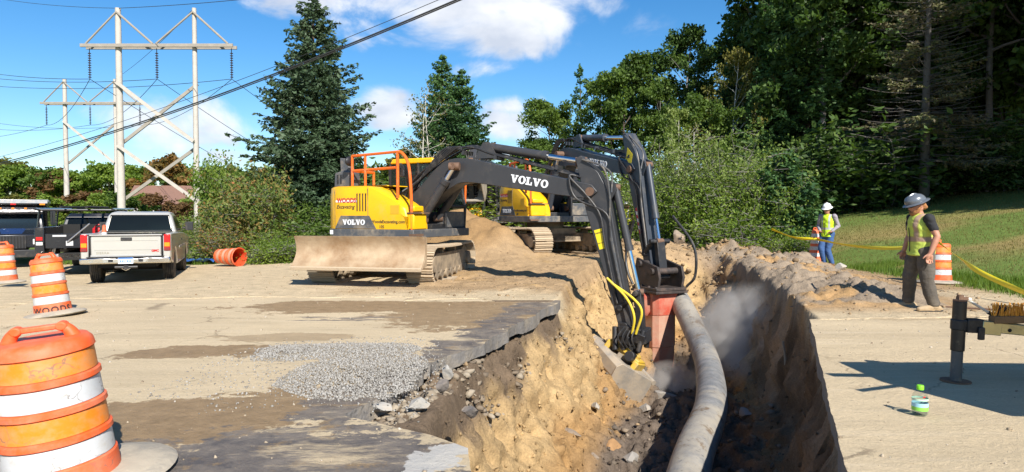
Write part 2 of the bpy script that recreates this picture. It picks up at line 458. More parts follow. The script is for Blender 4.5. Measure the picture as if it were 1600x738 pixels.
def terrain(x, y):
    x = np.asarray(x, float); y = np.asarray(y, float)
    z = .012 + .03 * fbm(x * .25, y * .25, 5, 3) * smooth01(np.abs(x) + np.abs(y - 8), 6, 14)
    z = z - .22 * smooth01(-x, 5, 12) * smooth01(y, 11, 19)
    z = z + .27 * smooth01(y, 16.5, 21) * smooth01(x, -6, -1) * smooth01(-x, -9.5, -4)
    # disturbed soil between the excavators
    dist = smooth01(y, 12.8, 14.5) * smooth01(x, -4.2, -2.0) * smooth01(-x, -8, -4) * smooth01(-y, -32, -24)
    z = z + dist * (.12 * fbm(x * .9, y * .9, 21, 4) + .05 * fbm(x * 4, y * 4, 22, 3))
    # spoil pile
    d = np.hypot((x + 1.75) / 1.15, y - 23.2) + .25 * fbm(x * 1.2, y * 1.2, 31, 4)
    z = z + np.clip(1.62 - .66 * d, 0, 1.5)
    d = np.hypot((x + .3) / 1.3, y - 21.6) + .3 * fbm(x * 1.2, y * 1.2, 33, 4)
    z = z + np.clip(.62 - .45 * d, 0, .6)
    # spoil bank along the right of the cut
    xl, xr = edges(x, y)
    u = x - xr
    bank = smooth01(y, 10.9, 12.6) * smooth01(-y, -26, -20) * smooth01(u, -.5, .5) * smooth01(-u, -3.4, -1.3)
    bank = bank * (.62 + .3 * smooth01(y, 18.0, 21.5))
    lump = np.abs(fbm(x * .8, y * .8, 41, 4)) * .8 + .30 * fbm(x * 2.5, y * 2.5, 42, 4) + .30 * np.abs(fbm(x * 4.5, y * 4.5, 46, 3)) + .10
    z = z + bank * np.clip(lump, .02, 1)
    far = smooth01(y, 19.5, 22.5) * smooth01(-y, -29, -25) * smooth01(x, 2.2, 4.2) * smooth01(-x, -9.5, -7.5)
    z = z + far * (.22 + .4 * fbm(x * .7, y * .7, 44, 4))
    # lawn and wooded slope
    up = np.clip(.16 * (x - 9.9) + .04 * (y - 18), 0, None) * smooth01(x, 9.6, 12.5) * smooth01(y, 10, 18)
    z = z + np.clip(up, 0, 9) + np.clip((y - 38) * .05, 0, 5) * smooth01(x, 4, 14) * (1 - smooth01(y, 60, 120))
    z = z - trench(x, y) * (1 + .05 * fbm(x * 2, y * 2, 8, 3))
    z = z - .45 * np.exp(-((x - 3.7) / .75) ** 2 - ((y - 16.2) / 1.1) ** 2) - .25 * np.exp(-((x - 2.5) / .6) ** 2 - ((y - 14.0) / .8) ** 2)
    t = smooth01(trench(x, y), .05, .6)
    z = z + t * (.16 * fbm(x * 1.3, y * 1.3, 51, 4) + .085 * fbm(x * 4.5, y * 4.5, 52, 3) + .05 * np.abs(fbm(x * 11, y * 11, 53, 2)))
    z = np.where((y < 15) & (x < 14) & (x > -12) & (trench(x, y) < .001) & ((x < -.3) | (x > 6)), np.maximum(z, .013), z)
    inside = inpoly(x, y, SLAB_L) | inpoly(x, y, SLAB_R)
    nb = .9 * fbm(x * 1.1, y * 1.1, 63, 4)
    shrink = inpoly(x + .0, y + .55 + nb, SLAB_L) & inpoly(x - .6 + nb, y, SLAB_L)
    shrink_r = inpoly(x, y + .5 + nb, SLAB_R)
    xl, xr = edges(x, y)
    z = np.where(inside & (shrink | shrink_r | (np.abs(x - xl) < 1.2) & (y < 12.4) | (np.abs(x - xr) < .8) & (y < 10.3)), np.minimum(z, -.24), z)
    gap = (~inside) & (x < xl + .05) & (x > xl - 1.2) & (y > 4.4) & (y < 12.5)
    z = np.where(gap, np.minimum(z, -.15 + .14 * fbm(x * 3, y * 3, 61, 3)), z)
    gap2 = (~inside) & (x > xr - .02) & (x < xr + .4) & (y < 10.3)
    z = np.where(gap2, np.minimum(z, -.24), z)
    return z
def tz(x, y): return float(terrain(np.array([x]), np.array([y]))[0])

def geo_steps(a, b, n): return a * (b / a) ** (np.arange(1, n + 1) / n)
xs = np.concatenate([-geo_steps(60, 1500, 22)[::-1], np.arange(-60, -14, 1.6), np.arange(-14, -2, .3), np.arange(-2, 2.6, .032), np.arange(2.6, 6.6, .044), np.arange(6.6, 11, .09), np.arange(11, 40, .5), np.arange(40, 62, 1.6), geo_steps(62, 1500, 22)])
ys = np.concatenate([np.arange(-60, 2, 3.0), np.arange(2, 4, .12), np.arange(4, 20, .05), np.arange(20, 27, .1), np.arange(27, 62, .6), geo_steps(62, 2500, 28)])
gx, gy = np.meshgrid(xs, ys)
gz = terrain(gx, gy)
nx_, ny_ = len(xs), len(ys)
# rough faces: push the steep soil in and out along its normal
def n3(x, y, z, f, s): return (vnoise(x * f + z * f * .37, y * f + z * f * .71, s) + vnoise(y * f - x * f * .3, z * f * 1.3 + x * f * .5, s + 1) + vnoise(z * f + y * f * .4, x * f - z * f * .6, s + 2)) / 1.6
dzx = np.gradient(gz, axis=1) / np.gradient(gx, axis=1); dzy = np.gradient(gz, axis=0) / np.gradient(gy, axis=0)
nl = np.sqrt(1 + dzx ** 2 + dzy ** 2)
tr_ = smooth01(trench(gx, gy), .12, .7)
disp = tr_ * (.05 - .20 * np.abs(n3(gx, gy, gz, 2.6, 131)) - .13 * np.abs(n3(gx, gy, gz, 6.1, 141)) + .20 * n3(gx, gy, gz, 1.7, 11) + .15 * n3(gx, gy, gz, 4.3, 14) + .085 * n3(gx, gy, gz, 9.5, 17) + .04 * n3(gx, gy, gz, 19, 27))
V = np.stack([(gx - dzx / nl * disp).ravel(), (gy - dzy / nl * disp).ravel(), (gz + disp / nl).ravel()], 1)
ii = np.arange(nx_ * ny_).reshape(ny_, nx_)
F = np.stack([ii[:-1, :-1].ravel(), ii[:-1, 1:].ravel(), ii[1:, 1:].ravel(), ii[1:, :-1].ravel()], 1)
me = fast_mesh('ground', V, F)
# what the ground is made of, per vertex (soil colour, grass share)
def soil(x, y):
    n1 = fbm(x * .5, y * .5, 71, 4); n2 = fbm(x * 2.2, y * 2.2, 72, 3)
    def C(*c): return np.array(c)[None, None, :] if np.ndim(x) == 2 else np.array(c)[None, :]
    def W(w): return np.clip(w, 0, 1)[..., None]
    sand = C(.56, .44, .28); brown = C(.33, .215, .115); loam = C(.27, .18, .10); yel = C(.45, .285, .11); dark = C(.12, .088, .062); grey = C(.235, .205, .175); spoil = C(.29, .225, .16)
    c = sand + 0 * W(x)
    # dirt worked by the machines
    k = smooth01(y + 1.2 * n1, 13.2, 14.6) * smooth01(x + 1.0 * n1, -3.6, -1.6)
    c = c + (C(.38, .26, .145) - c) * W(k)
    c = c + (yel - c) * W(smooth01(n1 + .8 * n2, .05, .5) * k * .45)
    d = np.hypot((x + 1.75) / 1.15, y - 23.2)
    c = c + (C(.30, .185, .085) - c) * W(smooth01(-d, -2.6, -1.9))
    xl, xr = edges(x, y); u = x - xr
    b = smooth01(u, -1.2, .1) * smooth01(-u, -3.6, -2.2) * smooth01(y, 10.8, 11.8)
    c = c + (spoil - c) * W(b)
    c = c + (C(.42, .26, .12) - c) * W(b * smooth01(n1 + n2, .1, .45))
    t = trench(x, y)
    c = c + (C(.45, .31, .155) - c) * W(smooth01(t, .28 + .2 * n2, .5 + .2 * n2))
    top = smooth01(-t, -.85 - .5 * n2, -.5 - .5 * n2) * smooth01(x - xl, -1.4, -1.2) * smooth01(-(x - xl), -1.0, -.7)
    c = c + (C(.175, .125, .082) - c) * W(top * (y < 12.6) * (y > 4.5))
    # deeper: ochre, then the brown stony bottom and a darker floor
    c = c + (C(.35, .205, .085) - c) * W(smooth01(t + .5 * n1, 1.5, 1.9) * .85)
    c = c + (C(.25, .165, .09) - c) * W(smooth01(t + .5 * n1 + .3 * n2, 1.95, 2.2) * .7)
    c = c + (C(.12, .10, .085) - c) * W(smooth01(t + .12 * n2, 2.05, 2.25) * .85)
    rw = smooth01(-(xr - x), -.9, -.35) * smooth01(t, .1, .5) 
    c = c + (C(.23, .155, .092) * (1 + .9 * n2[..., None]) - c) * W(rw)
    # grass
    g = smooth01(x + .5 * n1 + .35 * n2 - .05 * np.clip(14 - y, 0, 9), 9.5, 10.3) * smooth01(y, 6, 11)
    back = smooth01(y + 2 * n1, 24.5, 27) * smooth01(x, 2.2, 4)
    lf = smooth01(y + 2 * n1 + 1.5 * n2, 23.5, 25.5) * smooth01(-x + n1, 2.6, 4)
    g = np.maximum(np.maximum(g, back), lf)
    return c, np.clip(g, 0, 1)
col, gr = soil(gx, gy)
dry = np.clip(smooth01(fbm(gx * .16, gy * .5, 81, 4), -.12, .3) * 1.1, 0, 1) * smooth01(gy, 17, 19.5) * smooth01(-gy, -31, -24)
gc = np.array([.14, .20, .045])[None, None, :] * (1 - dry[..., None]) + np.array([.29, .225, .085])[None, None, :] * dry[..., None]
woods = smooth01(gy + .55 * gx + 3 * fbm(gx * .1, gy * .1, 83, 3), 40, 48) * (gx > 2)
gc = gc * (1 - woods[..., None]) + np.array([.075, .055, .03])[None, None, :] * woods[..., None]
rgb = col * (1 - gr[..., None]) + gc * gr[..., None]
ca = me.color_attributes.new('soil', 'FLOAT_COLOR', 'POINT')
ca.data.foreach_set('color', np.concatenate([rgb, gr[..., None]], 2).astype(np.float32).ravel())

def ground_mat():
    m = bpy.data.materials.new('soil_and_grass'); m.use_nodes = True
    N = m.node_tree.nodes; L = m.node_tree.links; b = N['Principled BSDF']
    a = N.new('ShaderNodeAttribute'); a.attribute_name = 'soil'
    g = N.new('ShaderNodeNewGeometry')
    def noise(s, d, r=.6):
        n = N.new('ShaderNodeTexNoise'); n.inputs['Scale'].default_value = s; n.inputs['Detail'].default_value = d; n.inputs['Roughness'].default_value = r
        L.new(g.outputs['Position'], n.inputs['Vector']); return n.outputs['Fac']
    def mr(v, a0, a1, b0, b1):
        n = N.new('ShaderNodeMapRange'); 
        for k, x in zip(('From Min', 'From Max', 'To Min', 'To Max'), (a0, a1, b0, b1)): n.inputs[k].default_value = x
        L.new(v, n.inputs['Value']); return n.outputs[0]
    def mul(c, f):
        n = N.new('ShaderNodeVectorMath'); n.operation = 'SCALE'; L.new(c, n.inputs[0]); L.new(f, n.inputs['Scale']); return n.outputs[0]
    c = mul(a.outputs['Color'], mr(noise(3.0, 8, .65), .3, .7, .80, 1.2))
    c = mul(c, mr(noise(38, 5, .7), .3, .7, .74, 1.26))
    L.new(c, b.inputs['Base Color'])
    b.inputs['Roughness'].default_value = .95; b.inputs['Specular IOR Level'].default_value = .15
    h = N.new('ShaderNodeMath'); h.operation = 'MULTIPLY_ADD'; h.inputs[1].default_value = .35
    L.new(noise(110, 4, .7), h.inputs[0]); L.new(noise(24, 8, .7), h.inputs[2])
    bp = N.new('ShaderNodeBump'); bp.inputs['Strength'].default_value = .75; bp.inputs['Distance'].default_value = .05
    L.new(h.outputs[0], bp.inputs['Height']); L.new(bp.outputs[0], b.inputs['Normal'])
    return m
GM = ground_mat()
ground = link('ground', me, GM, smooth=180)
tag(ground, 'sandy ground, open trench and lawn of the work site', kind='structure')

# ------------------------------------------------------------------ road slabs, cut open by the trench
def road_mat(name, patches, base, wet_amt=1.0):
    m = bpy.data.materials.new(name); m.use_nodes = True
    N = m.node_tree.nodes; L = m.node_tree.links; b = N['Principled BSDF']
    g = N.new('ShaderNodeNewGeometry')
    def link_in(n, i, v):
        if isinstance(v, (int, float)): n.inputs[i].default_value = v
        else: L.new(v, n.inputs[i])
    def noise(s, d, r=.6, vec=None, out='Fac'):
        n = N.new('ShaderNodeTexNoise'); n.inputs['Scale'].default_value = s; n.inputs['Detail'].default_value = d; n.inputs['Roughness'].default_value = r
        L.new(vec or g.outputs['Position'], n.inputs['Vector']); return n.outputs[out]
    def M(op, a, b2=None, c=None):
        n = N.new('ShaderNodeMath'); n.operation = op
        for i, v in enumerate((a, b2, c)):
            if v is not None: link_in(n, i, v)
        return n.outputs[0]
    def mr(v, a0, a1, b0, b1):
        n = N.new('ShaderNodeMapRange')
        for k, x in zip(('From Min', 'From Max', 'To Min', 'To Max'), (a0, a1, b0, b1)): n.inputs[k].default_value = x
        L.new(v, n.inputs['Value']); return n.outputs[0]
    def mix(f, a, c):
        n = N.new('ShaderNodeMix'); n.data_type = 'RGBA'; link_in(n, 0, f)
        for i, v in ((6, a), (7, c)):
            if isinstance(v, tuple): n.inputs[i].default_value = v + (1,)
            else: L.new(v, n.inputs[i])
        return n.outputs[2]
    # streaks run along the road: stretch the noise
    mp = N.new('ShaderNodeMapping'); mp.inputs['Scale'].default_value = (.5, 1.7, 1); mp.inputs['Rotation'].default_value = (0, 0, R(-14)); L.new(g.outputs['Position'], mp.inputs[0])
    sx = N.new('ShaderNodeSeparateXYZ'); L.new(g.outputs['Position'], sx.inputs[0])
    n1 = noise(1.6, 7, .62); n2 = noise(1.1, 6, .6, mp.outputs[0])
    X = M('ADD', sx.outputs[0], M('MULTIPLY', M('SUBTRACT', n1, .5), 1.1)); Y = M('ADD', sx.outputs[1], M('MULTIPLY', M('SUBTRACT', n2, .5), 1.5))
    fine = noise(5.5, 9, .75); mid_ = noise(1.7, 5, .6, mp.outputs[0])
    masks = {'wet': None, 'tar': None, 'pale': None}
    for (kind, cx, cy, rx, ry, rot, w) in patches:
        c, s = math.cos(R(rot)), math.sin(R(rot))
        dx = M('SUBTRACT', X, cx); dy = M('SUBTRACT', Y, cy)
        u = M('MULTIPLY', M('ADD', M('MULTIPLY', dx, c), M('MULTIPLY', dy, s)), 1 / rx); v = M('MULTIPLY', M('SUBTRACT', M('MULTIPLY', dy, c), M('MULTIPLY', dx, s)), 1 / ry)
        q = M('SQRT', M('ADD', M('MULTIPLY', u, u), M('MULTIPLY', v, v)))
        q = M('ADD', q, M('ADD', M('MULTIPLY', M('SUBTRACT', fine, .5), 1.3), M('MULTIPLY', M('SUBTRACT', mid_, .5), 1.3))); k = mr(q, .98, .91, 0, w)
        masks[kind] = k if masks[kind] is None else M('MAXIMUM', masks[kind], k)
    c = mix(mr(noise(.8, 8, .65, mp.outputs[0]), .35, .65, 0, 1), tuple(x * .86 for x in base), tuple(min(1, x * 1.12) for x in base))
    c = mix(mr(noise(30, 6, .7), .3, .72, 0, 1), c, mix(.5, c, tuple(x * .62 for x in base)))
    c = mix(mr(noise(2.4, 9, .7, mp.outputs[0]), .58, .74, 0, .4), c, (.34, .24, .135))
    mp2 = N.new('ShaderNodeMapping'); mp2.inputs['Scale'].default_value = (.22, 5.0, 1); mp2.inputs['Rotation'].default_value = (0, 0, R(-16)); L.new(g.outputs['Position'], mp2.inputs[0])
    c = mix(mr(noise(1.0, 8, .7, mp2.outputs[0]), .52, .70, 0, .24), c, (.38, .285, .175))
    c = mix(mr(noise(1.3, 8, .7, mp2.outputs[0]), .46, .34, 0, .28), c, (.70, .58, .42))
    vo = N.new('ShaderNodeTexVoronoi'); vo.inputs['Scale'].default_value = 26; L.new(g.outputs['Position'], vo.inputs['Vector'])
    spk = M('MULTIPLY', mr(vo.outputs['Distance'], .16, .10, 0, 1), mr(noise(2.2, 4), .48, .62, 0, .7))
    c = mix(spk, c, (.24, .19, .135))
    vc = N.new('ShaderNodeTexVoronoi'); vc.feature = 'DISTANCE_TO_EDGE'; vc.inputs['Scale'].default_value = .55
    dv = N.new('ShaderNodeVectorMath'); dv.operation = 'MULTIPLY_ADD'; dv.inputs[1].default_value = (.5, .5, 0); L.new(noise(2.0, 6, .7, None, 'Color'), dv.inputs[0]); L.new(g.outputs['Position'], dv.inputs[2]); L.new(dv.outputs[0], vc.inputs['Vector'])
    crk = M('MULTIPLY', mr(vc.outputs['Distance'], .010, .003, 0, 1), mr(noise(.7, 4), .50, .60, 0, .6))
    c = mix(crk, c, (.17, .125, .08))
    rough = .93
    ro = None
    if masks['wet'] is not None:
        wetc = mix(mr(noise(5, 9, .75), .35, .65, 0, 1), (.17, .105, .048), (.30, .195, .098))  # dark green; in the woods part of the shade is put into this colour
        holes = mr(noise(1.5, 8, .7, mp.outputs[0]), .68, .60, .15, 1)
        wm = M('MULTIPLY', masks['wet'], holes)
        c = mix(wm, c, wetc); ro = wm
    if masks['tar'] is not None:
        tarc = mix(mr(noise(3.5, 9, .75), .38, .62, 0, 1), (.095, .085, .082), (.22, .185, .15)); tarc = mix(mr(noise(2.6, 9, .72), .56, .66, 0, .8), tarc, (.33, .215, .095))
        holes = mr(noise(1.9, 9, .7, mp.outputs[0]), .64, .52, .05, 1)
        tm = M('MULTIPLY', masks['tar'], holes)
        c = mix(tm, c, tarc); ro = tm if ro is None else M('MAXIMUM', ro, tm)
    if masks['pale'] is not None: c = mix(masks['pale'], c, (.50, .475, .43))
    L.new(c, b.inputs['Base Color'])
    if ro is not None: L.new(mr(ro, 0, 1, .93, .62), b.inputs['Roughness'])
    else: b.inputs['Roughness'].default_value = .93
    b.inputs['Specular IOR Level'].default_value = .22
    h = M('MULTIPLY_ADD', noise(130, 4, .7), .35, noise(11, 9, .74))
    bp = N.new('ShaderNodeBump'); bp.inputs['Strength'].default_value = .7; bp.inputs['Distance'].default_value = .04
    L.new(h, bp.inputs['Height']); L.new(bp.outputs[0], b.inputs['Normal'])
    return m
ROAD_L = road_mat('dusty_road', [('pale', -.45, 4.35, .26, .6, -10, .9), ('wet', -3.5, 7.9, 1.0, .42, 10, .85), ('wet', -2.6, 11.9, 2.4, .8, 4, .85), ('wet', -.6, 11.0, 1.6, 1.5, 40, .8), ('wet', -2.5, 5.4, 1.4, .75, 25, .85), ('wet', -2.9, 8.9, .9, .3, 5, .5),
    ('tar', -.45, 8.8, .34, 3.0, -13, .95), ('tar', .25, 11.6, .4, 1.5, -17, .9), ('tar', -1.35, 4.3, .95, 1.05, 15, 1.0), ('tar', -.9, 3.2, 1.0, 1.4, 0, 1.0), ('tar', -2.6, 10.4, .9, .15, 5, .8), ('tar', -1.3, 6.0, .4, 1.2, -12, .9), ('tar', -2.9, 3.9, .6, .9, -30, .8)],
    (.60, .475, .305))
ROAD_R = road_mat('dusty_slab', [('wet', 7.5, 10.5, 2.5, .3, 0, .35)], (.60, .475, .305))
CUTM = mat('cut_edge', (.175, .16, .145), .9, var=.35, vscale=7, bump=.8, bscale=30, dust=.35, dustcol=(.36, .29, .2))

def jag(pts, step=.12, amp=.035, seed=1):
    out = []; rnd = random.Random(seed)
    for (a, b) in zip(pts[:-1], pts[1:]):
        n = max(1, int(math.dist(a, b) / step))
        for i in range(n):
            t = i / n; p = lerp(a, b, t)
            if i: p = (p[0] + 2.2 * amp * float(fbm(np.array(p[0] * 1.6), np.array(p[1] * 1.6), seed, 4)) + rnd.uniform(-amp, amp) * .15, p[1] + rnd.uniform(-amp, amp) * .15)
            out.append(p)
    out.append(pts[-1]); return out
def slab(name, poly, z, th, top_m, side_m, label, seed):
    bm = bmesh.new()
    vs = [bm.verts.new((x, y, z)) for x, y in poly]
    f = bm.faces.new(vs)
    if f.normal.z < 0: f.normal_flip()
    bm.normal_update()
    if f.normal.z < 0: f.normal_flip()
    r = bmesh.ops.extrude_face_region(bm, geom=[f])
    rnd = random.Random(seed)
    for v in [g for g in r['geom'] if isinstance(g, bmesh.types.BMVert)]:
        x, y = v.co.x, v.co.y
        v.co.z -= th * (1 + .5 * float(fbm(np.array(x * 2.), np.array(y * 2.), seed, 3)))
        v.co.x += .035 * float(fbm(np.array(x * 3.), np.array(y * 3.), seed + 5, 3)); v.co.y += .05 * float(fbm(np.array(x * 3.), np.array(y * 3.), seed + 6, 3))
    bmesh.ops.recalc_face_normals(bm, faces=bm.faces)
    for ff in bm.faces: ff.material_index = 0 if abs(ff.normal.z) > .8 else 1
    bmesh.ops.triangulate(bm, faces=[ff for ff in bm.faces if len(ff.verts) > 4])
    me = bpy.data.meshes.new(name); bm.to_mesh(me); bm.free()
    me.materials.append(top_m); me.materials.append(side_m)
    o = link(name, me, None, smooth=50)
    return tag(o, label, kind='structure')
slab('road', [(-9, 1.2)] + jag(CUT_L[:5], .06, .02, 4) + jag(CUT_L[4:], .05, .06, 5)[1:] + [(-.5, 13.0), (-3, 13.4), (-9, 13.4)], 0.004, .17, ROAD_L, CUTM, 'dusty road surface left of the trench, its edge sawn and broken', 3)
slab('pavement', jag(CUT_R, .06, .012, 6) + [(6.1, 10.85), (9, 10.6), (14, 10.2), (14, 1.2)], 0.004, .17, ROAD_R, CUTM, 'dusty pavement right of the trench', 9)

# ------------------------------------------------------------------ stones and clods
def rock_geo(rnd, sub=1):
    bm = bmesh.new(); bmesh.ops.create_icosphere(bm, subdivisions=sub, radius=1)
    sx, sy, sz = rnd.uniform(.7, 1.3), rnd.uniform(.7, 1.2), rnd.uniform(.45, .85)
    for v in bm.verts:
        k = rnd.uniform(.6, 1.2); v.co = Vector((v.co.x * sx * k, v.co.y * sy * k, v.co.z * sz * k))
    V = np.array([v.co[:] for v in bm.verts]); F = np.array([[w.index for w in f.verts] for f in bm.faces]); bm.free()
    return V, F
rr = random.Random(5)
PEB = [rock_geo(rr, 0) if False else rock_geo(rr, 1) for _ in range(10)]
def octa(rnd):
    V = np.array([(1, 0, 0), (0, 1, 0), (-1, 0, 0), (0, -1, 0), (0, 0, .8), (0, 0, -.8)], float) * np.array([[rnd.uniform(.6, 1.25)] for _ in range(6)]) + np.array([[rnd.uniform(-.2, .2) for _ in range(3)] for _ in range(6)])
    F = np.array([(0, 1, 4), (1, 2, 4), (2, 3, 4), (3, 0, 4), (1, 0, 5), (2, 1, 5), (3, 2, 5), (0, 3, 5)]); return V, F
OCT = [octa(rr) for _ in range(14)]
def scatter(name, pts, sizes, geos, m, label, seed=0, smooth=0):
    rng = np.random.default_rng(seed); VV = []; FF = []; off = 0
    for p, s in zip(pts, sizes):
        V0, F0 = geos[rng.integers(len(geos))]
        a, b = rng.uniform(0, 2 * PI), rng.uniform(-.5, .5)
        Rz = np.array([[math.cos(a), -math.sin(a), 0], [math.sin(a), math.cos(a), 0], [0, 0, 1]]); Rx = np.array([[1, 0, 0], [0, math.cos(b), -math.sin(b)], [0, math.sin(b), math.cos(b)]])
        VV.append((V0 @ (Rz @ Rx).T) * s + np.array(p)); FF.append(F0 + off); off += len(V0)
    me = fast_mesh(name, np.concatenate(VV), np.concatenate(FF))
    o = link(name, me, m, smooth=smooth); return tag(o, label, kind='stuff')
def island_mat(name, cols, rough=.9):
    m = bpy.data.materials.new(name); m.use_nodes = True
    N = m.node_tree.nodes; L = m.node_tree.links; b = N['Principled BSDF']; b.inputs['Roughness'].default_value = rough; b.inputs['Specular IOR Level'].default_value = .2
    g = N.new('ShaderNodeNewGeometry'); cr = N.new('ShaderNodeValToRGB'); e = cr.color_ramp.elements
    while len(e) < len(cols): e.new(.5)
    for i, c in enumerate(cols): e[i].position = i / (len(cols) - 1); e[i].color = tuple(c) + (1,)
    n = N.new('ShaderNodeTexNoise'); n.inputs['Scale'].default_value = 30; L.new(g.outputs['Position'], n.inputs['Vector'])
    mm = N.new('ShaderNodeMath'); mm.operation = 'MULTIPLY_ADD'; mm.inputs[1].default_value = .4; L.new(n.outputs['Fac'], mm.inputs[0])
    ad = N.new('ShaderNodeMath'); ad.operation = 'MULTIPLY_ADD'; ad.inputs[1].default_value = .8; ad.inputs[2].default_value = -.1; L.new(g.outputs['Random Per Island'], ad.inputs[0]); L.new(ad.outputs[0], mm.inputs[2])
    L.new(mm.outputs[0], cr.inputs[0]); L.new(cr.outputs[0], b.inputs['Base Color'])
    bp = N.new('ShaderNodeBump'); bp.inputs['Strength'].default_value = .5; bp.inputs['Distance'].default_value = .02; L.new(n.outputs['Fac'], bp.inputs['Height']); L.new(bp.outputs[0], b.inputs['Normal'])
    return m
GRAV = island_mat('gravel', [(.15, .135, .115), (.26, .24, .21), (.34, .32, .285), (.42, .40, .37)])
CLOD = island_mat('clods', [(.15, .10, .06), (.23, .16, .09), (.30, .21, .12), (.36, .26, .16)])
STON = island_mat('trench_stones', [(.09, .075, .06), (.15, .12, .09), (.22, .17, .12), (.30, .25, .2)])
rng = np.random.default_rng(3)
# gravel patch
pts = []; sz = []
while len(pts) < 15000:
    x = rng.uniform(-3.4, -.7); y = rng.uniform(5.2, 8.9)
    n = .5 * fbm(np.array(x * 1.5), np.array(y * 1.5), 91, 3)
    q1 = math.hypot((x + 2.05) / 1.0, (y - 8.0) / .55) + n; q2 = math.hypot((x + 1.55 - .1 * (y - 6.8)) / .68, (y - 6.85) / 1.15) + n
    q3 = math.hypot((x + 1.9) / 1.4, (y - 7.2) / 1.7) + n
    if q1 < 1 or q2 < 1 or (q3 < 1.15 and rng.random() < .05):
        h = max(0, 1 - min(q1, q2)) * .022
        pts.append((x, y, .008 + h * rng.uniform(.4, 1))); sz.append(.005 + .011 * rng.random() ** 1.6)
scatter('gravel', pts, sz, OCT, GRAV, 'patch of pale crushed stone spilled on the road beside the trench', 1)
# clods on the spoil bank, the dirt ramp, and the trench
pts = []; sz = []
def put(n, x0, x1, y0, y1, a, b, cond=None):
    X = rng.uniform(x0, x1, n); Y = rng.uniform(y0, y1, n); Z = terrain(X, Y); ins = inpoly(X, Y, SLAB_L) | inpoly(X, Y, SLAB_R)
    S = a + (b - a) * rng.random(n) ** 4
    for x, y, z, i, s in zip(X, Y, Z, ins, S):
        if i or (cond and not cond(x, y)): continue
        pts.append((x, y, z + s * .2)); sz.append(s)
put(1100, 4.4, 9.4, 10.8, 22, .008, .05)
put(900, -3.5, 4, 13.0, 22, .008, .045)
put(160, -.8, 3, 5.5, 14.5, .01, .05)
put(700, -8, 10, 13, 22, .01, .035)
put(700, 3, 8, 19, 25, .02, .14)
scatter('soil_clods', pts, sz, PEB + OCT, CLOD, 'loose clods of soil over the spoil and the trench sides', 2)
tv = trench(gx, gy).ravel(); yy_ = gy.ravel(); idx = np.nonzero((tv > .12) & (yy_ < 21))[0]; idx = rng.choice(idx, 12000)
def crumbs():
    VV = []; FF = []; CC = []; off = 0; flat = np.concatenate([rgb.reshape(-1, 3), gr.reshape(-1, 1)], 1); NV = np.stack([-(dzx / nl).ravel(), -(dzy / nl).ravel(), (1 / nl).ravel()], 1)
    for i in idx:
        V0, F0 = OCT[rng.integers(len(OCT))]; s_ = .008 + .04 * rng.random() ** 4
        VV.append((V0 * rng.uniform(.35, 1.4, 3)) @ np.linalg.qr(rng.normal(size=(3, 3)))[0] * s_ + V[i] - NV[i] * s_ * .1 + rng.normal(size=3) * .02); FF.append(F0 + off); off += 6
        CC.append(np.tile(np.append(flat[i, :3] * rng.uniform(.72, 1.22), 0), (6, 1)))
    me = fast_mesh('soil_crumbs', np.concatenate(VV), np.concatenate(FF)); a = me.color_attributes.new('soil', 'FLOAT_COLOR', 'POINT'); a.data.foreach_set('color', np.concatenate(CC).astype(np.float32).ravel())
    tag(link('soil_crumbs', me, GM, smooth=0), 'crumbling soil on the faces of the trench', kind='stuff')
crumbs()
pts = []; sz = []
put(650, 1.2, 5.2, 7.5, 19, .015, .10, lambda x, y: trench(np.array(x), np.array(y)) > 1.5)
scatter('trench_stones', pts, sz, PEB + OCT + OCT, STON, 'small stones covering the trench floor', 4, smooth=0)
pts = []; sz = []
X = rng.uniform(-9, 12, 2600); Y = rng.uniform(3, 13.3, 2600); ok = inpoly(X, Y, SLAB_L) | inpoly(X, Y, SLAB_R)
for x, y, o_ in zip(X, Y, ok):
    if o_: pts.append((x, y, .006)); sz.append(.004 + .02 * rng.random() ** 4)
scatter('grit', pts, sz, OCT, island_mat('grit', [(.16, .12, .08), (.28, .22, .15), (.40, .33, .24), (.46, .42, .36)]), 'scattered grit and pebbles on the dusty paving', 6)
# ------------------------------------------------------------------ machine paint
YEL = mat('machine_yellow', (.80, .43, .004), .38, var=.05, dust=.12, dscale=1.6, dustcol=(.55, .38, .16))
GREYP = mat('machine_grey', (.040, .040, .043), .42, var=.15, dust=.18, dscale=2.2, dustcol=(.13, .11, .09))
GREYB = mat('machine_dark_blue', (.040, .048, .062), .42, var=.15, dust=.16, dscale=2.2, dustcol=(.16, .14, .11))
SKIRT = mat('skirt_grey', (.075, .08, .088), .5, dust=.3, dscale=3)
BLACK = mat('black_parts', (.016, .016, .018), .5, var=.3, dust=.2, dscale=5, dustcol=(.16, .13, .095))
STEEL = mat('track_steel', (.20, .165, .13), .75, .0, var=.3, vscale=12, dust=.95, dscale=3, dustcol=(.46, .36, .245), bump=.4, bscale=25)
FRAME = mat('track_frame', (.06, .055, .05), .8, dust=.7, dscale=3, dustcol=(.38, .29, .19))
BLADE = mat('blade_worn', (.27, .165, .085), .55, .15, var=.4, vscale=2.6, dust=.55, dscale=1.5, dustcol=(.50, .39, .26), bump=.25, bscale=18)
CHROME = mat('chrome_rod', (.75, .76, .78), .12, 1.0, var=.03)
PINS = mat('pin_rust', (.17, .10, .065), .7, .3, var=.4, vscale=20)
ORAIL = mat('orange_rail', (.72, .13, .012), .45, dust=.12)
HOSE = mat('hose_rubber', (.018, .018, .019), .5, var=.2, dust=.25, dscale=8, dustcol=(.15, .13, .11))
YHOSE = mat('hose_yellow', (.68, .52, .04), .5, dust=.2, dscale=8)
WHITE = mat('white_letters', (.78, .79, .80), .5, var=.04)
REDL = mat('red_letters', (.45, .04, .05), .5, var=.04)
BLKL = mat('black_letters', (.03, .03, .03), .5)
SIGNY = mat('warning_yellow', (.80, .62, .02), .5, var=.05)
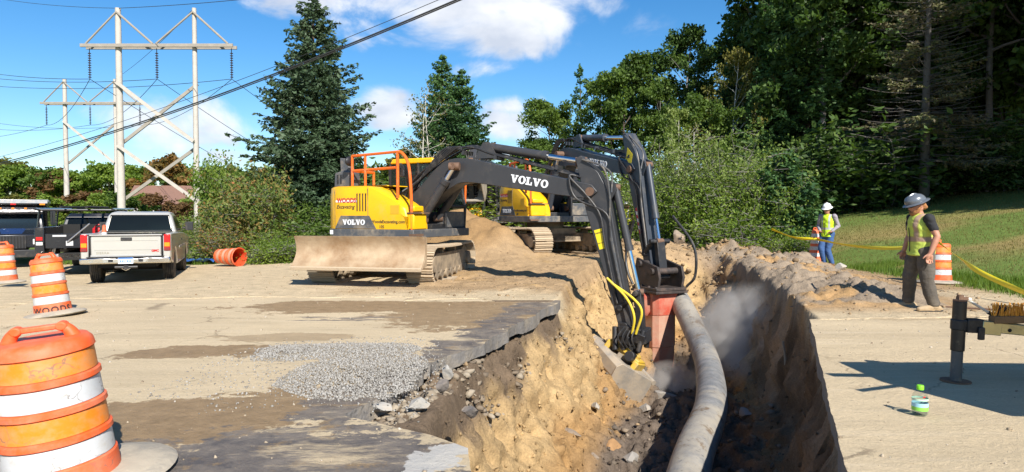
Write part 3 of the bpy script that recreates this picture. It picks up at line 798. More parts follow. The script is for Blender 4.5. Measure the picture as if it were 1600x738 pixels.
SIGNR = mat('warning_red', (.55, .03, .04), .5, var=.05)
CABG = glass('cab_glass', (.55, .66, .66), .72)
BUCK = mat('bucket_worn', (.34, .31, .27), .5, .35, var=.35, vscale=4, dust=.55, dscale=3, dustcol=(.48, .39, .28), bump=.25, bscale=20)
ROTY = mat('coupler_yellow', (.62, .40, .03), .45, dust=.4, dscale=6, dustcol=(.33, .26, .17))
HAMR = mat('breaker_red', (.48, .065, .035), .6, var=.2, dust=.55, dscale=3.2, dustcol=(.46, .24, .16))
HAMD = mat('breaker_dusty', (.42, .17, .11), .8, var=.25, vscale=4, dust=.55, dscale=2.6, dustcol=(.44, .31, .22), bump=.2)
SEATM = mat('seat_fabric', (.03, .03, .032), .9)

def cyl_ram(parent, p0, p1, r, frac, name, m=None, seg=14):
    """hydraulic cylinder: barrel from p0, chromed rod to p1, pin eyes"""
    p0 = Vector(p0); p1 = Vector(p1); q = p0.lerp(p1, frac); d = (p1 - p0).normalized()
    b = MB(); b.cyl(p0, q, r, seg=seg); b.cyl(q - d * .10, q + d * .015, r * 1.16, seg=seg)
    o = b.build(name, m or GREYP, parent)
    MB().cyl(q, p1, r * .56, seg=12).build('rod', CHROME, o)
    e = MB()
    for p in (p0, p1):
        a = Vector((0, 1, 0)) * (r * 1.25); e.cyl(p - a, p + a, r * .95, seg=12)
    e.each('pin_eye', PINS, o)
    return o

def excavator(name, label, loc, uz, swing, J, body=YEL, grey=GREYP, blade=True, tool='bucket', lettering=True, tool_rot=0.0, detail=True, group=None):
    T = thing(name, label, 'excavator', loc, uz, group)
    # ---- undercarriage (x forward)
    TL, TR, SHW, GA = 1.52, .40, .62, 1.19
    npitch = 46; per = 4 * TL + 2 * PI * TR
    sm = MB(); sm.box((0, 0, .012), (.168, SHW, .03)); sm.box((-.055, 0, .04), (.022, SHW, .035)); sm.box((.02, 0, .038), (.018, SHW, .03)); sm.box((.068, 0, .036), (.016, SHW, .026))
    sme = sm.mesh('track_shoe'); sme.materials.append(STEEL)
    for sgn in (-1, 1):
        tk = MB(); y0 = sgn * GA
        prof = [(-TL - .05, .30), (-TL + .25, .22), (TL - .25, .22), (TL + .05, .30), (TL, .52), (TL - .35, .66), (-TL + .35, .66), (-TL, .52)]
        tk.prism(prof, y0 - .17, y0 + .17)
        track = tk.build('track', FRAME, T, bevel=.01)
        tk = MB()
        for k in range(7): tk.cyl((-1.25 + k * .416, y0 - .2, .17), (-1.25 + k * .416, y0 + .2, .17), .105, seg=12)
        for k in (-.55, .55): tk.cyl((k, y0 - .13, .70), (k, y0 + .13, .70), .07, seg=10)
        tk.each('roller', FRAME, track)
        for nm, x0 in (('sprocket', -TL), ('idler', TL)):
            w = MB(); w.cyl((x0, y0 - .10, .42), (x0, y0 + .10, .42), .33, seg=22); w.cyl((x0, y0 - .24, .42), (x0, y0 + .24, .42), .17, seg=16)
            w.build(nm, FRAME, track)
        bb = MB(); bb.tube([(TL * math.cos(a) if False else x, y0, z) for x, z in [(-TL, .82), (TL, .82)]], .04, 6); bb.box((0, y0, .785), (2 * TL, .2, .03)); bb.box((0, y0, .045), (2 * TL, .2, .03))
        for x0, s2 in ((TL, 1), (-TL, -1)):
            for k in range(8):
                a = -PI / 2 + PI * (k + .5) / 8; bb.box((x0 + s2 * math.cos(a) * (TR - .03), y0, .42 + math.sin(a) * (TR - .03)), (.03, .2, .17), (0, -a * s2, 0))
        bb.build('track_chain', FRAME, track)
        for k in range(npitch):
            s = per * k / npitch
            if s < 2 * TL: p = (-TL + s, .42 + TR); a = 0.0
            elif s < 2 * TL + PI * TR: t = (s - 2 * TL) / TR; p = (TL + TR * math.sin(t), .42 + TR * math.cos(t)); a = t
            elif s < 4 * TL + PI * TR: p = (TL - (s - 2 * TL - PI * TR), .42 - TR); a = PI
            else: t = (s - 4 * TL - PI * TR) / TR; p = (-TL - TR * math.sin(t), .42 - TR * math.cos(t)); a = PI + t
            o = bpy.data.objects.new('track_shoe', sme); COL.objects.link(o); o.parent = track
            sag = -.03 * math.sin(PI * (p[0] + TL) / (2 * TL)) if a == 0.0 and k > 0 else 0
            o.location = (p[0], y0, p[1] + sag - (.0 if a else 0)); o.rotation_euler = (0, a, 0)
    ub = MB(); ub.box((0, 0, .62), (1.5, 1.5, .42)); ub.box((.55, 0, .52), (.4, 2.2, .3)); ub.box((-.55, 0, .52), (.4, 2.2, .3)); ub.cyl((0, 0, .8), (0, 0, 1.03), .62, seg=32)
    ub.build('carbody', FRAME, T, bevel=.02)
    if blade:
        n = 10; prof = []
        for k in range(n + 1):
            t = k / n; prof.append((2.62 - .20 * math.sin(PI * (.08 + .8 * t)) + .08 * (1 - t) ** 3 * 2, .42 + .68 * t))
        back = [(x - .05, z) for x, z in reversed(prof)]
        b = MB(); b.prism(prof + back, -1.49, 1.49); bl = b.build('dozer_blade', BLADE, T, smooth=30)
        e = MB(); e.box((2.70, 0, .405), (.06, 2.98, .075), (0, .3, 0)); e.build('cutting_edge', STEEL, bl, bevel=.006)
        e = MB()
        for s in (-1, 1): e.prism([(x - .055, z) for x, z in prof] + [(2.32, 1.08), (2.35, .45)], s * 1.485 - .012, s * 1.485 + .012)
        e.box((2.42, 0, 1.085), (.13, 2.9, .025)); e.each('end_plate', BLADE, bl)
        e = MB()
        for s in (-.55, .55): e.prism([(.5, .42), (2.42, .5), (2.42, .72), (.5, .66)], s - .08, s + .08)
        e.each('push_arm', FRAME, bl, bevel=.012)
        for s in (-.25, .25): cyl_ram(T, (.7, s, .62), (2.38, s, .86), .055, .6, 'blade_cylinder', FRAME)
    # ---- house
    H = Matrix.Rotation(swing, 4, 'Z')
    def mb(): return MB(H)
    # deck / skirt with rounded tail
    def plan(inset=0.0):
        pts = [(1.32 - inset, -1.24 + inset)]
        for k in range(0, 17):
            a = R(-122 + -k * (116 / 16.0)); pts.append(((1.66 - inset) * math.cos(a) * 1.0 + .02, max(-1.25 + inset, min(1.25 - inset, (1.66 - inset) * math.sin(a)))))
        pts += [(1.32 - inset, 1.24 - inset)]
        return pts
    b = mb(); b.prism(plan(0), 1.03, 1.22, 'xy'); b.build('deck', SKIRT, T, bevel=.015)
    # engine hood: wraps the tail, slopes down to the front on the right
    b = mb()
    P = plan(.015)
    def topz(x, y):
        if y > .15 and x > -.35: return None
        return 2.24 - .40 * max(0, min(1, (x - .10) / .85)) ** 1.2 - .05 * max(0, (x - .9)) * 4
    # right side body, lofted from cross sections along x
    rings = []
    xsn = [-1.60, -1.55, -1.46, -1.3, -1.0, -.6, -.2, .08, .3, .5, .72, .92, 1.05, 1.12, 1.145]
    for x in xsn:
        yr = -math.sqrt(max(.02, 1.66 ** 2 - min(1.655, abs(x)) ** 2)) if x < -1.0 else -1.235
        yr = max(yr, -1.235)
        yl = math.sqrt(max(.02, 1.66 ** 2 - min(1.655, abs(x)) ** 2)) if x < -.35 else -.42
        yl = min(yl, 1.235)
        zt = 2.25 - .46 * (max(0, min(1, (x - .02) / 1.0)) ** 1.15); zt -= .35 * max(0, (x - 1.0) / .145) ** 2 + .16 * max(0, (-1.3 - x) / .3) ** 2
        rd = min(.14, (yl - yr) * .3); zb = 1.225
        ring = [(x, yr, zb), (x, yr - .0, zb + .3), (x, yr, zt - rd - .1), (x, yr + .02, zt - rd), (x, yr + rd * .3, zt - rd * .3), (x, yr + rd, zt), (x, yl - rd, zt), (x, yl - rd * .3, zt - rd * .3), (x, yl, zt - rd), (x, yl, zb)]
        rings.append(ring)
    b.rings(rings); hood = b.build('engine_hood', body, T, smooth=50)
    rt = mb(); rt.box((-.55, -.1, 2.262), (1.5, 1.3, .03)); rt.box((-.9, .55, 2.27), (.5, .4, .05)); rt.each('hood_lid', body, hood, bevel=.02)
    v = mb()
    for k in range(4): v.box((-.30 + .085 * k, -1.2365, 1.86), (.028, .012, .42))
    v.each('vent_slot', BLACK, hood)
    v = mb(); v.box((.02, -1.236, 1.72), (.010, .010, .98)); v.box((-.98, -1.236, 1.72), (.008, .008, .9)); v.each('panel_seam', SKIRT, hood)
    v = mb(); v.prism([(-.98, 1.235), (.26, 1.235), (.06, 1.54), (-.80, 1.54)], -1.243, -1.236); v.build('badge_panel', SKIRT, hood)
    dm = frame(H @ Vector((-.40, -1.244, 1.385)), H.to_3x3() @ Vector((1, 0, 0)), (0, 0, 1))
    if lettering:
        decal('lettering', slab_letters('VOLVO', .125), dm, WHITE, hood)
        for txt, x, z, s, mm_, sh in (('WOODS', -.62, 1.90, .15, WHITE, 0), ('Excavating', -.66, 1.75, .13, BLKL, .35), ('WoodsExcavating.com', .60, 1.40, .105, BLKL, 0), ('105', .42, 1.28, .10, BLKL, 0)):
            decal('lettering', text_geo(txt, s, .004, .006 if txt == 'WOODS' else .001, sh), frame(H @ Vector((x, -1.239, z)), H.to_3x3() @ Vector((1, 0, 0)), (0, 0, 1)), mm_ if txt != 'WOODS' else REDL, hood)
        v = mb(); v.box((-.62, -1.2375, 1.885), (.66, .004, .045)); v.build('decal_stripe', WHITE, hood)
        v = mb(); v.box((.80, -1.2375, 1.68), (.24, .004, .2)); v.build('plate', mat('plate_yellow', (.62, .36, .02), .5), hood)
        v = mb(); v.box((-1.05, -1.243, 1.14), (.16, .01, .10)); v.each('sticker', WHITE, hood)
    # front right box and steps
    b = mb(); b.box((1.20, -.92, 1.40), (.18, .52, .36)); b.box((1.18, -.90, 1.70), (.12, .4, .14)); b.build('tool_box', body, T, bevel=.03)
    b = mb(); b.box((1.22, -.90, 1.605), (.24, .58, .03)); b.box((1.30, -1.1, 1.1), (.2, .3, .05)); b.each('step_plate', PINS, T)
    # exhaust and intake housing on the tail
    b = mb(); b.prism([(-1.35, 2.24), (-.82, 2.24), (-.86, 2.62), (-1.02, 2.66), (-1.32, 2.60)], -.85, -.45); b.build('intake_housing', SKIRT, T, bevel=.03)
    b = mb(); b.prism([(-1.22, 2.60), (-.90, 2.60), (-1.02, 2.95), (-1.24, 2.98)], -.75, -.55); b.build('exhaust_cowl', SKIRT, T, bevel=.02)
    v = mb(); v.box((-1.22, -.856, 2.44), (.04, .012, .22)); v.box((-1.12, -.856, 2.44), (.04, .012, .22)); v.each('vent_slot', BLACK, T)
    # orange guard rails
    def rail(paths, r=.032):
        b = mb()
        for p in paths: b.tube(catmull(p, 4) if len(p) > 2 else p, r, 8)
        return b.each('guard_rail', ORAIL, T)
    rail([[(.80, -1.12, 1.95), (.80, -1.12, 2.55), (.80, -1.12, 3.02)], [(1.22, -1.15, 1.1), (1.18, -1.14, 2.2), (1.10, -1.13, 2.75), (.93, -1.12, 2.98), (.80, -1.12, 3.02)]], .036)
    rail([[(.80, -1.12, 3.02), (-.62, -1.02, 2.98)], [(.80, -1.10, 2.66), (-.62, -1.02, 2.62)], [(-.62, -1.02, 2.24), (-.62, -1.02, 2.98)], [(-.2, -1.05, 2.24), (-.2, -1.05, 2.98)]], .032)
    rail([[(-.62, -1.02, 2.62), (-.62, -.2, 2.62)], [(-.62, -.2, 2.24), (-.62, -.2, 2.64)]], .032)
    b = mb(); b.ell((-.72, -1.0, 2.86), (.07, .16, .12)); b.build('mirror', BLACK, T)
    b = mb(); b.box((.86, -1.0, 2.55), (.12, .10, .22)); b.build('work_lamp', BLACK, T, bevel=.02)
    if J.get('wire', True):
        b = mb()
        for k in range(4): b.tube(catmull([(.80 + .02 * k, -1.08, 2.75), (.92 + .03 * k, -1.0, 2.5), (.95, -.9, 2.15), (.8, -.7, 1.95)], 5), .016, 6)
        b.each('wiring', HOSE, T)
    # cab on the left
    cx0, cx1, cy0, cy1, cz0, cz1 = -.50, 1.18, .32, 1.24, 1.22, 2.92
    b = mb()
    prof = [(cx0, cz0), (cx1, cz0), (cx1 + .02, cz0 + .55), (cx1 - .22, cz1 - .1), (cx1 - .38, cz1), (cx0 + .05, cz1), (cx0, cz1 - .12)]
    for yy in (cy0, cy1):
        b.tube([(x, yy, z) for x, z in prof] + [(prof[0][0], yy, prof[0][1])], .045, 6)
        b.tube([(.38, yy, cz0), (.38, yy, cz1)], .04, 6)
    for x, z in prof: b.tube([(x, cy0, z), (x, cy1, z)], .042, 6)
    cabf = b.build('cab', BLACK, T)
    b = mb(); b.prism([(cx0, cz0), (cx1, cz0), (cx1 + .015, cz0 + .42), (cx0, cz0 + .42)], cy0 + .005, cy1 - .005); b.build('cab_lower_panel', SKIRT, cabf, bevel=.02)
    b = mb(); b.prism([(cx0 - .02, cz1 - .06), (cx1 - .30, cz1 - .06), (cx1 - .36, cz1 + .07), (cx0 + .1, cz1 + .07)], cy0 - .04, cy1 + .04); b.build('cab_roof', body, cabf, bevel=.03)
    for yy in (cy0, cy1):
        b = mb(); b.prism([(cx0 + .04, cz0 + .42), (.35, cz0 + .42), (.35, cz1 - .06), (cx0 + .04, cz1 - .08)], yy - .006, yy + .006); b.build('window', CABG, cabf)
        b = mb(); b.prism([(.41, cz0 + .42), (cx1 - .02, cz0 + .5), (cx1 - .2, cz1 - .14), (cx1 - .4, cz1 - .06), (.41, cz1 - .06)], yy - .006, yy + .006); b.build('window', CABG, cabf)
    b = mb(); b.add([(cx1 + .015, cy0 + .04, cz0 + .5), (cx1 + .015, cy1 - .04, cz0 + .5), (cx1 - .215, cy1 - .04, cz1 - .12), (cx1 - .215, cy0 + .04, cz1 - .12)], [(0, 1, 2, 3)]); b.build('windscreen', CABG, cabf, smooth=0)
    b = mb(); b.add([(cx0 - .005, cy0 + .04, cz0 + .45), (cx0 - .005, cy1 - .04, cz0 + .45), (cx0 + .002, cy1 - .04, cz1 - .1), (cx0 + .002, cy0 + .04, cz1 - .1)], [(0, 1, 2, 3)]); b.build('window', CABG, cabf, smooth=0)
    b = mb(); b.box((.15, .78, 1.75), (.5, .5, .14)); b.box((-.10, .78, 2.15), (.14, .5, .75), (0, -.12, 0)); b.tube([(.70, .6, 1.6), (.65, .6, 2.0)], .03, 6); b.build('seat', SEATM, cabf, bevel=.04)
    b = mb(); b.tube([(cx1 - .05, cy1 + .1, 1.5), (cx1 - .02, cy1 + .12, 2.9)], .028, 8); b.each('guard_rail', ORAIL, T)
    # ---- boom
    yb = -.02
    Fp, K, Tp = J['foot'], J['kink'], J['tip']
    cl = catmull([(Fp[0], Fp[1], 0), tuple(lerp(Fp, K, .55)) + (0,), tuple(lerp(Fp, K, .86)) + (0,), tuple(lerp(K, Tp, .10)) + (0,), tuple(lerp(K, Tp, .45)) + (0,), (Tp[0], Tp[1], 0)], 5)
    n = len(cl); top = []; bot = []
    for i, p in enumerate(cl):
        d = (cl[min(i + 1, n - 1)] - cl[max(i - 1, 0)]).normalized(); nrm = Vector((-d.y, d.x, 0)); s = i / (n - 1)
        w = np.interp(s, [0, .12, .42, .6, .9, 1], [.18, .26, .33, .28, .20, .155])
        top.append((p.x + nrm.x * w, p.y + nrm.y * w)); bot.append((p.x - nrm.x * w, p.y - nrm.y * w))
    poly = bot + [(Tp[0] + .16, Tp[1])] + top[::-1] + [(Fp[0] - .17, Fp[1])]
    b = mb(); b.prism(poly, yb - .23, yb + .23); boom = b.build('boom', grey, T, smooth=30, bevel=.012)
    b = mb()
    for q, r_, w in ((Fp, .12, .34), (Tp, .095, .27)): b.cyl((q[0], yb - w, q[1]), (q[0], yb + w, q[1]), r_, seg=18)
    b.each('pin', PINS, boom)
    d2 = (Vector((Tp[0], 0, Tp[1])) - Vector((K[0], 0, K[1]))).normalized(); nn = Vector((-d2.z, 0, d2.x))
    def onb(t, off): 
        v0 = Vector((K[0], 0, K[1])).lerp(Vector((Tp[0], 0, Tp[1])), t) + nn * off; return v0
    lp = onb(.58, .0)
    decal('lettering', slab_letters('VOLVO', .175, .008), frame(H @ Vector((lp.x, yb - .234, lp.z)), H.to_3x3() @ d2, H.to_3x3() @ nn), WHITE, boom)
    decal('lettering', slab_letters('VOLVO', .175, .008), frame(H @ Vector((lp.x, yb + .234, lp.z)), H.to_3x3() @ (-d2), H.to_3x3() @ nn), WHITE, boom)
    # hoses along the top of the boom
    for k, (yy, o2) in enumerate(((-.16, .43), (-.06, .46), (.05, .46), (.15, .43))):
        pp = [(Fp[0] + .55, yb + yy, Fp[1] + .15 + .0)] if False else []
        p0 = Vector((Fp[0] - .05, yb + yy, Fp[1] + .42)); p1 = Vector((.5 * (Fp[0] + K[0]) - .36, yb + yy, .5 * (Fp[1] + K[1]) + .42))
        a0 = onb(.02, .50); a1 = onb(.3, .455); a2 = onb(.62, .36); a3 = onb(.92, .27)
        pts = [p0, p1] + [Vector((q.x, yb + yy, q.z + .02 * ((k * 7) % 3))) for q in (a0, a1, a2, a3)]
        b = mb(); b.tube(catmull(pts, 6), .026, 7); b.each('hose', HOSE, boom)
    b = mb()
    for t in (.05, .3, .5, .75): q = onb(t, .40); b.box((q.x, yb, q.z), (.06, .44, .10), (0, -math.atan2(d2.z, d2.x), 0))
    b.each('hose_clamp', grey, boom)
    # slack hoses on the near side of the boom foot
    b = mb()
    for k in range(5): b.tube(catmull([(Fp[0] + .25 + .05 * k, yb - .36 - .04 * k, Fp[1] - .1 + .06 * k), (Fp[0] + .15, yb - .5 - .05 * k, Fp[1] + .45), (lerp(Fp, K, .55)[0] - .25, yb - .34, lerp(Fp, K, .6)[1] + .2), (K[0] - .25 + .08 * k, yb - .28, K[1] + .45), (K[0] + .25, yb - .25, K[1] + .42)], 6), .024, 7)
    b.each('hose', HOSE, boom)
    # boom cylinders
    kp = (lerp(K, Tp, .03)[0], lerp(K, Tp, .03)[1] + .05)
    for s in (-1, 1): cyl_ram(T if False else boom, H @ Vector((Fp[0] + .66, yb + s * .36, Fp[1] - .05)), H @ Vector((kp[0], yb + s * .36, kp[1])), .10, .74, 'boom_cylinder', grey)
    b = mb(); b.cyl((kp[0], yb - .46, kp[1]), (kp[0], yb + .46, kp[1]), .075); b.each('pin', PINS, boom)
    b = mb(); b.box((Fp[0] + .45, yb, Fp[1] - .33), (.75, .8, .3)); b.prism([(Fp[0] - .25, Fp[1] - .4), (Fp[0] + .35, Fp[1] - .4), (Fp[0] + .15, Fp[1] + .2), (Fp[0] - .15, Fp[1] + .2)], yb - .34, yb - .26); b.prism([(Fp[0] - .25, Fp[1] - .4), (Fp[0] + .35, Fp[1] - .4), (Fp[0] + .15, Fp[1] + .2), (Fp[0] - .15, Fp[1] + .2)], yb + .26, yb + .34)
    b.build('boom_mount', BLACK, T, bevel=.015)
    # ---- stick
    B2 = J['end']; ax = Vector((B2[0] - Tp[0], 0, B2[1] - Tp[1])); Ls = ax.length; ax.normalize(); lat = Vector((ax.z, 0, -ax.x)) * -1     # lat points away from the machine
    if lat.x < 0: lat = -lat
    def st(u, w): q = Vector((Tp[0], 0, Tp[1])) + ax * u + lat * w; return (q.x, q.z)
    tl = J.get('tail', .75)
    poly = [st(-tl - .08, -.16), st(-tl - .1, -.02), st(-tl * .5, .26), st(.05, .36), st(.4, .34), st(Ls * .55, .23), st(Ls - .05, .15), st(Ls + .12, .06), st(Ls + .12, -.08), st(Ls - .05, -.15), st(Ls * .55, -.17), st(.35, -.22), st(.05, -.20), st(-.3, -.17)]
    b = mb(); b.prism(poly, yb - .17, yb + .17); stick = b.build('stick', grey, T, smooth=25, bevel=.012)
    cyl_ram(boom, H @ Vector((onb(.22, .62).x, yb, onb(.22, .62).z)), H @ Vector((st(-tl, -.1)[0], yb, st(-tl, -.1)[1])), .10, J.get('afrac', .62), 'stick_cylinder', grey)
    q = onb(.22, .5); b = mb(); b.prism([(q.x - .3, q.z - .15), (q.x + .3, q.z - .15), (q.x + .08, q.z + .22), (q.x - .08, q.z + .22)], yb - .17, yb - .12); b.prism([(q.x - .3, q.z - .15), (q.x + .3, q.z - .15), (q.x + .08, q.z + .22), (q.x - .08, q.z + .22)], yb + .12, yb + .17); b.each('cylinder_bracket', grey, boom)
    # bucket cylinder on the outside of the stick and linkage
    g0 = st(.05, .50); g1 = st(Ls - .62, .42)
    cyl_ram(stick, H @ Vector((g0[0], yb, g0[1])), H @ Vector((g1[0], yb, g1[1])), .082, J.get('bfrac', .66), 'bucket_cylinder', grey)
    b = mb(); b.prism([st(-.2, .3), st(-.02, .55), st(.12, .55), st(.35, .3)], yb - .13, yb - .09); b.prism([st(-.2, .3), st(-.02, .55), st(.12, .55), st(.35, .3)], yb + .09, yb + .13); b.each('cylinder_bracket', grey, stick)
    b = mb()
    for s in (-1, 1):
        b.tube([(st(Ls - .4, 0)[0], yb + s * .21, st(Ls - .4, 0)[1]), (g1[0], yb + s * .21, g1[1])], .055, 8)
    b.cyl((g1[0], yb - .3, g1[1]), (g1[0], yb + .3, g1[1]), .06); b.cyl((st(Ls - .4, 0)[0], yb - .27, st(Ls - .4, 0)[1]), (st(Ls - .4, 0)[0], yb + .27, st(Ls - .4, 0)[1]), .065)
    b.cyl((B2[0], yb - .27, B2[1]), (B2[0], yb + .27, B2[1]), .085)
    q2 = J['link']; b.prism([(g1[0] - .07, g1[1]), (g1[0] + .07, g1[1]), (q2[0] + .07, q2[1]), (q2[0] - .07, q2[1])], yb - .12, yb + .12)
    b.cyl((q2[0], yb - .2, q2[1]), (q2[0], yb + .2, q2[1]), .07)
    b.build('linkage', BLACK, stick, bevel=.01)
    # hoses on the stick
    for k, s in enumerate((-1, -1, 1)):
        w0 = (.10, -.04, .02)[k]
        pts = [Vector((onb(.9, .28).x, yb + s * .12, onb(.9, .28).z)), Vector((st(-.45, -.36)[0], yb + s * .26, st(-.45, -.36)[1])), Vector((st(.05, -.34 + .25 * k)[0], yb + s * .25, st(.05, -.34 + .25 * k)[1])), Vector((st(.55, w0 + .12)[0], yb + s * .21, st(.55, w0 + .12)[1])), Vector((st(1.2, w0 + .06)[0], yb + s * .2, st(1.2, w0 + .06)[1])), Vector((st(Ls - .5, w0)[0], yb + s * .2, st(Ls - .5, w0)[1]))]
        b = mb(); b.tube(catmull(pts, 7), .024, 7); b.each('hose', HOSE, stick)
    b = mb(); b.tube(catmull([Vector((st(-tl, .0)[0], yb - .2, st(-tl, 0)[1])), Vector((st(-.4, .42)[0], yb - .24, st(-.4, .42)[1])), Vector((st(.2, .40)[0], yb - .22, st(.2, .40)[1])), Vector((st(.9, .22)[0], yb - .19, st(.9, .22)[1])), Vector((st(Ls - .6, .12)[0], yb - .19, st(Ls - .6, .12)[1]))], 7), .020, 7)
    b.tube(catmull([Vector((st(-tl, .05)[0], yb - .1, st(-tl, .05)[1])), Vector((st(-.3, .5)[0], yb - .1, st(-.3, .5)[1])), Vector((st(.15, .45)[0], yb - .2, st(.15, .45)[1]))], 7), .020, 7)
    b.each('steel_pipe', mat('pipe_grey', (.11, .11, .11), .4, .4, dust=.3), stick)
    for s in (1, -1):
        if tool == 'bucket':
            q0, q1 = st(.95, -.14), st(.95, .16)
            b = mb(); b.prism([st(.82, -.15), st(.82, .04), st(1.25, .02), st(1.25, -.135)], yb - s * .171, yb - s * .175); b.build('warning_sticker', SIGNY, stick)
            for (zz, t_) in ((.90, 'DANGER'), (1.12, 'STAY CLEAR')):
                c = st(zz, -.055)
                decal('lettering', text_geo(t_, .05 if len(t_) < 8 else .034, .002, .001), frame(H @ Vector((c[0], yb - s * .1765, c[1])), H.to_3x3() @ (lat * s), H.to_3x3() @ (-ax)), BLKL, stick)
        else:
            c = st(-.35, -.02); b = mb(); b.prism([st(-.62, -.02), st(-.36, .16), st(-.1, -.02), st(-.36, -.15)], yb - s * .171, yb - s * .176); b.build('warning_sticker', SIGNY, stick)
            b = mb(); b.box((c[0], yb - s * .178, c[1] + .02), (.07, .004, .09)); b.box((c[0] - .07, yb - s * .178, c[1]), (.05, .004, .05)); b.build('warning_symbol', BLKL, stick)
            b = mb(); b.prism([st(1.05, -.12), st(1.05, .0), st(1.75, .0), st(1.75, -.12)], yb - s * .171, yb - s * .175); b.each('warning_stripe', SIGNR, stick)
            b = mb()
            for k in range(3): b.prism([st(1.12 + .2 * k, -.118), st(1.2 + .2 * k, -.002), st(1.3 + .2 * k, -.002), st(1.22 + .2 * k, -.118)], yb - s * .1755, yb - s * .178)
            b.each('warning_stripe', WHITE, stick)
    return T, H, B2, yb, boom, stick
# ------------------------------------------------------------------ excavator beside the trench (blade towards us, boom over the cut)
UC1 = R(-90 - 11)                    # undercarriage heading
HD1 = math.atan2(-.454, .89)         # boom heading
E1 = Vector((-2.85, 17.4, 0.0)); E1.z = .01
J1 = dict(foot=(.32, 1.52), kink=(1.78, 2.66), tip=(5.20, 2.06), end=(5.98, -.78), link=(6.28, -.95), tail=.72, afrac=.64, bfrac=.60)
ex1, H1, B1, yb1, boom1, stick1 = excavator('excavator', 'yellow and grey excavator with a dozer blade and tilting bucket at the trench edge', E1, UC1, HD1 - UC1, J1, tool='bucket')
# tiltrotator, quick hitch and ditching bucket
HB = H1 @ Matrix.Translation((B1[0] + .02, yb1, B1[1]))
b = MB(HB)
b.prism([(-.16, .1), (.42, -.08), (.44, -.34), (.1, -.42), (-.2, -.3)], -.24, .24); b.box((.02, 0, -.1), (.3, .6, .22)); b.cyl((.06, 0, -.38), (.02, 0, -.52), .24, seg=20)
for s in (-1, 1): b.cyl((-.24, s * .2, -.02), (-.20, s * .30, -.50), .06, seg=10); b.cyl((.38, s * .2, -.06), (.30, s * .30, -.5), .06, seg=10)
b.box((.30, -.26, -.22), (.26, .1, .22), (.2, .3, 0)); b.box((.02, -.3, -.30), (.2, .08, .2))
rot = b.build('tiltrotator', BLACK, ex1, bevel=.012)
b = MB(HB)
for k in range(4): b.tube(catmull([(.0 + .08 * k, -.28, .0), (-.1 + .1 * k, -.42, -.2), (.0 + .08 * k, -.34, -.42)], 6), .018, 6)
b.each('hose', HOSE, rot)
b = MB(HB)
for k in range(2): b.tube(catmull([(-.42 + .1 * k, -.2, 1.0 - .1 * k), (.05 + .14 * k, -.34, .62), (.24 + .16 * k, -.4, .25 + .1 * k), (.18 + .08 * k, -.34, -.12)], 7), .027, 8)
b.each('yellow_hose', YHOSE, rot)
TB = HB @ Matrix.Translation((.0, 0, -.55)) @ Matrix.Rotation(R(-14), 4, 'X') @ Matrix.Rotation(R(34), 4, 'Y')
b = MB(TB); b.cyl((0, 0, .06), (0, 0, -.06), .30, seg=24); b.box((0, 0, -.06), (.78, .50, .12)); b.box((.36, 0, -.14), (.12, .56, .2)); b.box((-.36, 0, -.14), (.12, .56, .2))
b.build('quick_hitch', ROTY, rot, bevel=.02)
b = MB(TB); b.cyl((-.05, .2, .03), (-.05, -.34, .03), .07); b.cyl((.2, -.3, -.02), (.2, -.44, -.02), .11, seg=14); b.build('hitch_motor', BLACK, rot, bevel=.01)
BW = .58
TB = TB @ Matrix.Rotation(R(180 + 58), 4, 'Z')
b = MB(TB)
prof = [(-.50, -.20), (.44, -.20), (.52, -.30), (.48, -.52), (.22, -.80), (-.20, -.93), (-.62, -.90)]
inner = [(-.585, -.865), (-.2, -.895), (.2, -.77), (.445, -.505), (.48, -.31), (.42, -.235), (-.49, -.235)]
b.prism(prof + inner, -BW, BW); bk = b.build('bucket', BUCK, ex1, smooth=12, bevel=.008)
b = MB(TB)
for s in (-1, 1): b.prism([(-.52, -.19), (.46, -.19), (.54, -.30), (.50, -.53), (.23, -.82), (-.20, -.945), (-.63, -.92)], s * BW - .014 + s * .016, s * BW + .014 + s * .016)
b.each('side_plate', BUCK, bk, bevel=.006)
b = MB(TB); b.box((-.70, 0, -.905), (.2, 2 * BW + .06, .03), (0, .06, 0)); b.build('cutting_edge', STEEL, bk)
b = MB(TB); b.tube([(-.54, -BW - .04, -.20), (-.54, BW + .04, -.20)], .055, 10); b.box((0, .2, -.16), (.7, .04, .12)); b.box((0, -.2, -.16), (.7, .04, .12)); b.build('bucket_lip', BUCK, bk)

# ------------------------------------------------------------------ excavator with the hydraulic breaker
d2h = Vector((3.08, -6.6)).normalized()
HD2 = math.atan2(d2h.y, d2h.x)
E2 = Vector((1.12, 23.3, 0)); E2.z = .30
J2 = dict(foot=(.32, 1.52), kink=(1.55, 3.12), tip=(5.28, 2.48), end=(6.05, -.12), link=(6.42, -.28), tail=.95, afrac=.52, bfrac=.70, wire=False)
UC2 = HD2 + R(3)
ex2, H2, B2, yb2, boom2, stick2 = excavator('excavator', 'excavator with a dark blue boom carrying the red rock breaker, tracks facing us', E2, UC2, HD2 - UC2, J2, grey=GREYB, blade=False, tool='breaker')
HB = H2 @ Matrix.Translation((B2[0] + .17, yb2, B2[1] + .02)) @ Matrix.Scale(1.22, 4)
b = MB(HB); b.prism([(-.30, .22), (.42, .06), (.48, -.16), (.42, -.40), (-.32, -.40), (-.36, 0)], -.33, -.27); b.prism([(-.30, .22), (.42, .06), (.48, -.16), (.42, -.40), (-.32, -.40), (-.36, 0)], .27, .33)
b.box((.04, 0, -.40), (.86, .76, .06)); b.box((.04, 0, -.46), (.90, .80, .05)); b.cyl((-.16, -.38, .1), (-.16, .38, .1), .07); b.cyl((.26, -.38, -.04), (.26, .38, -.04), .07)
for x in (-.32, -.08, .16, .40):
    for y in (-.34, .34): b.cyl((x, y, -.50), (x, y, -.34), .035, seg=8)
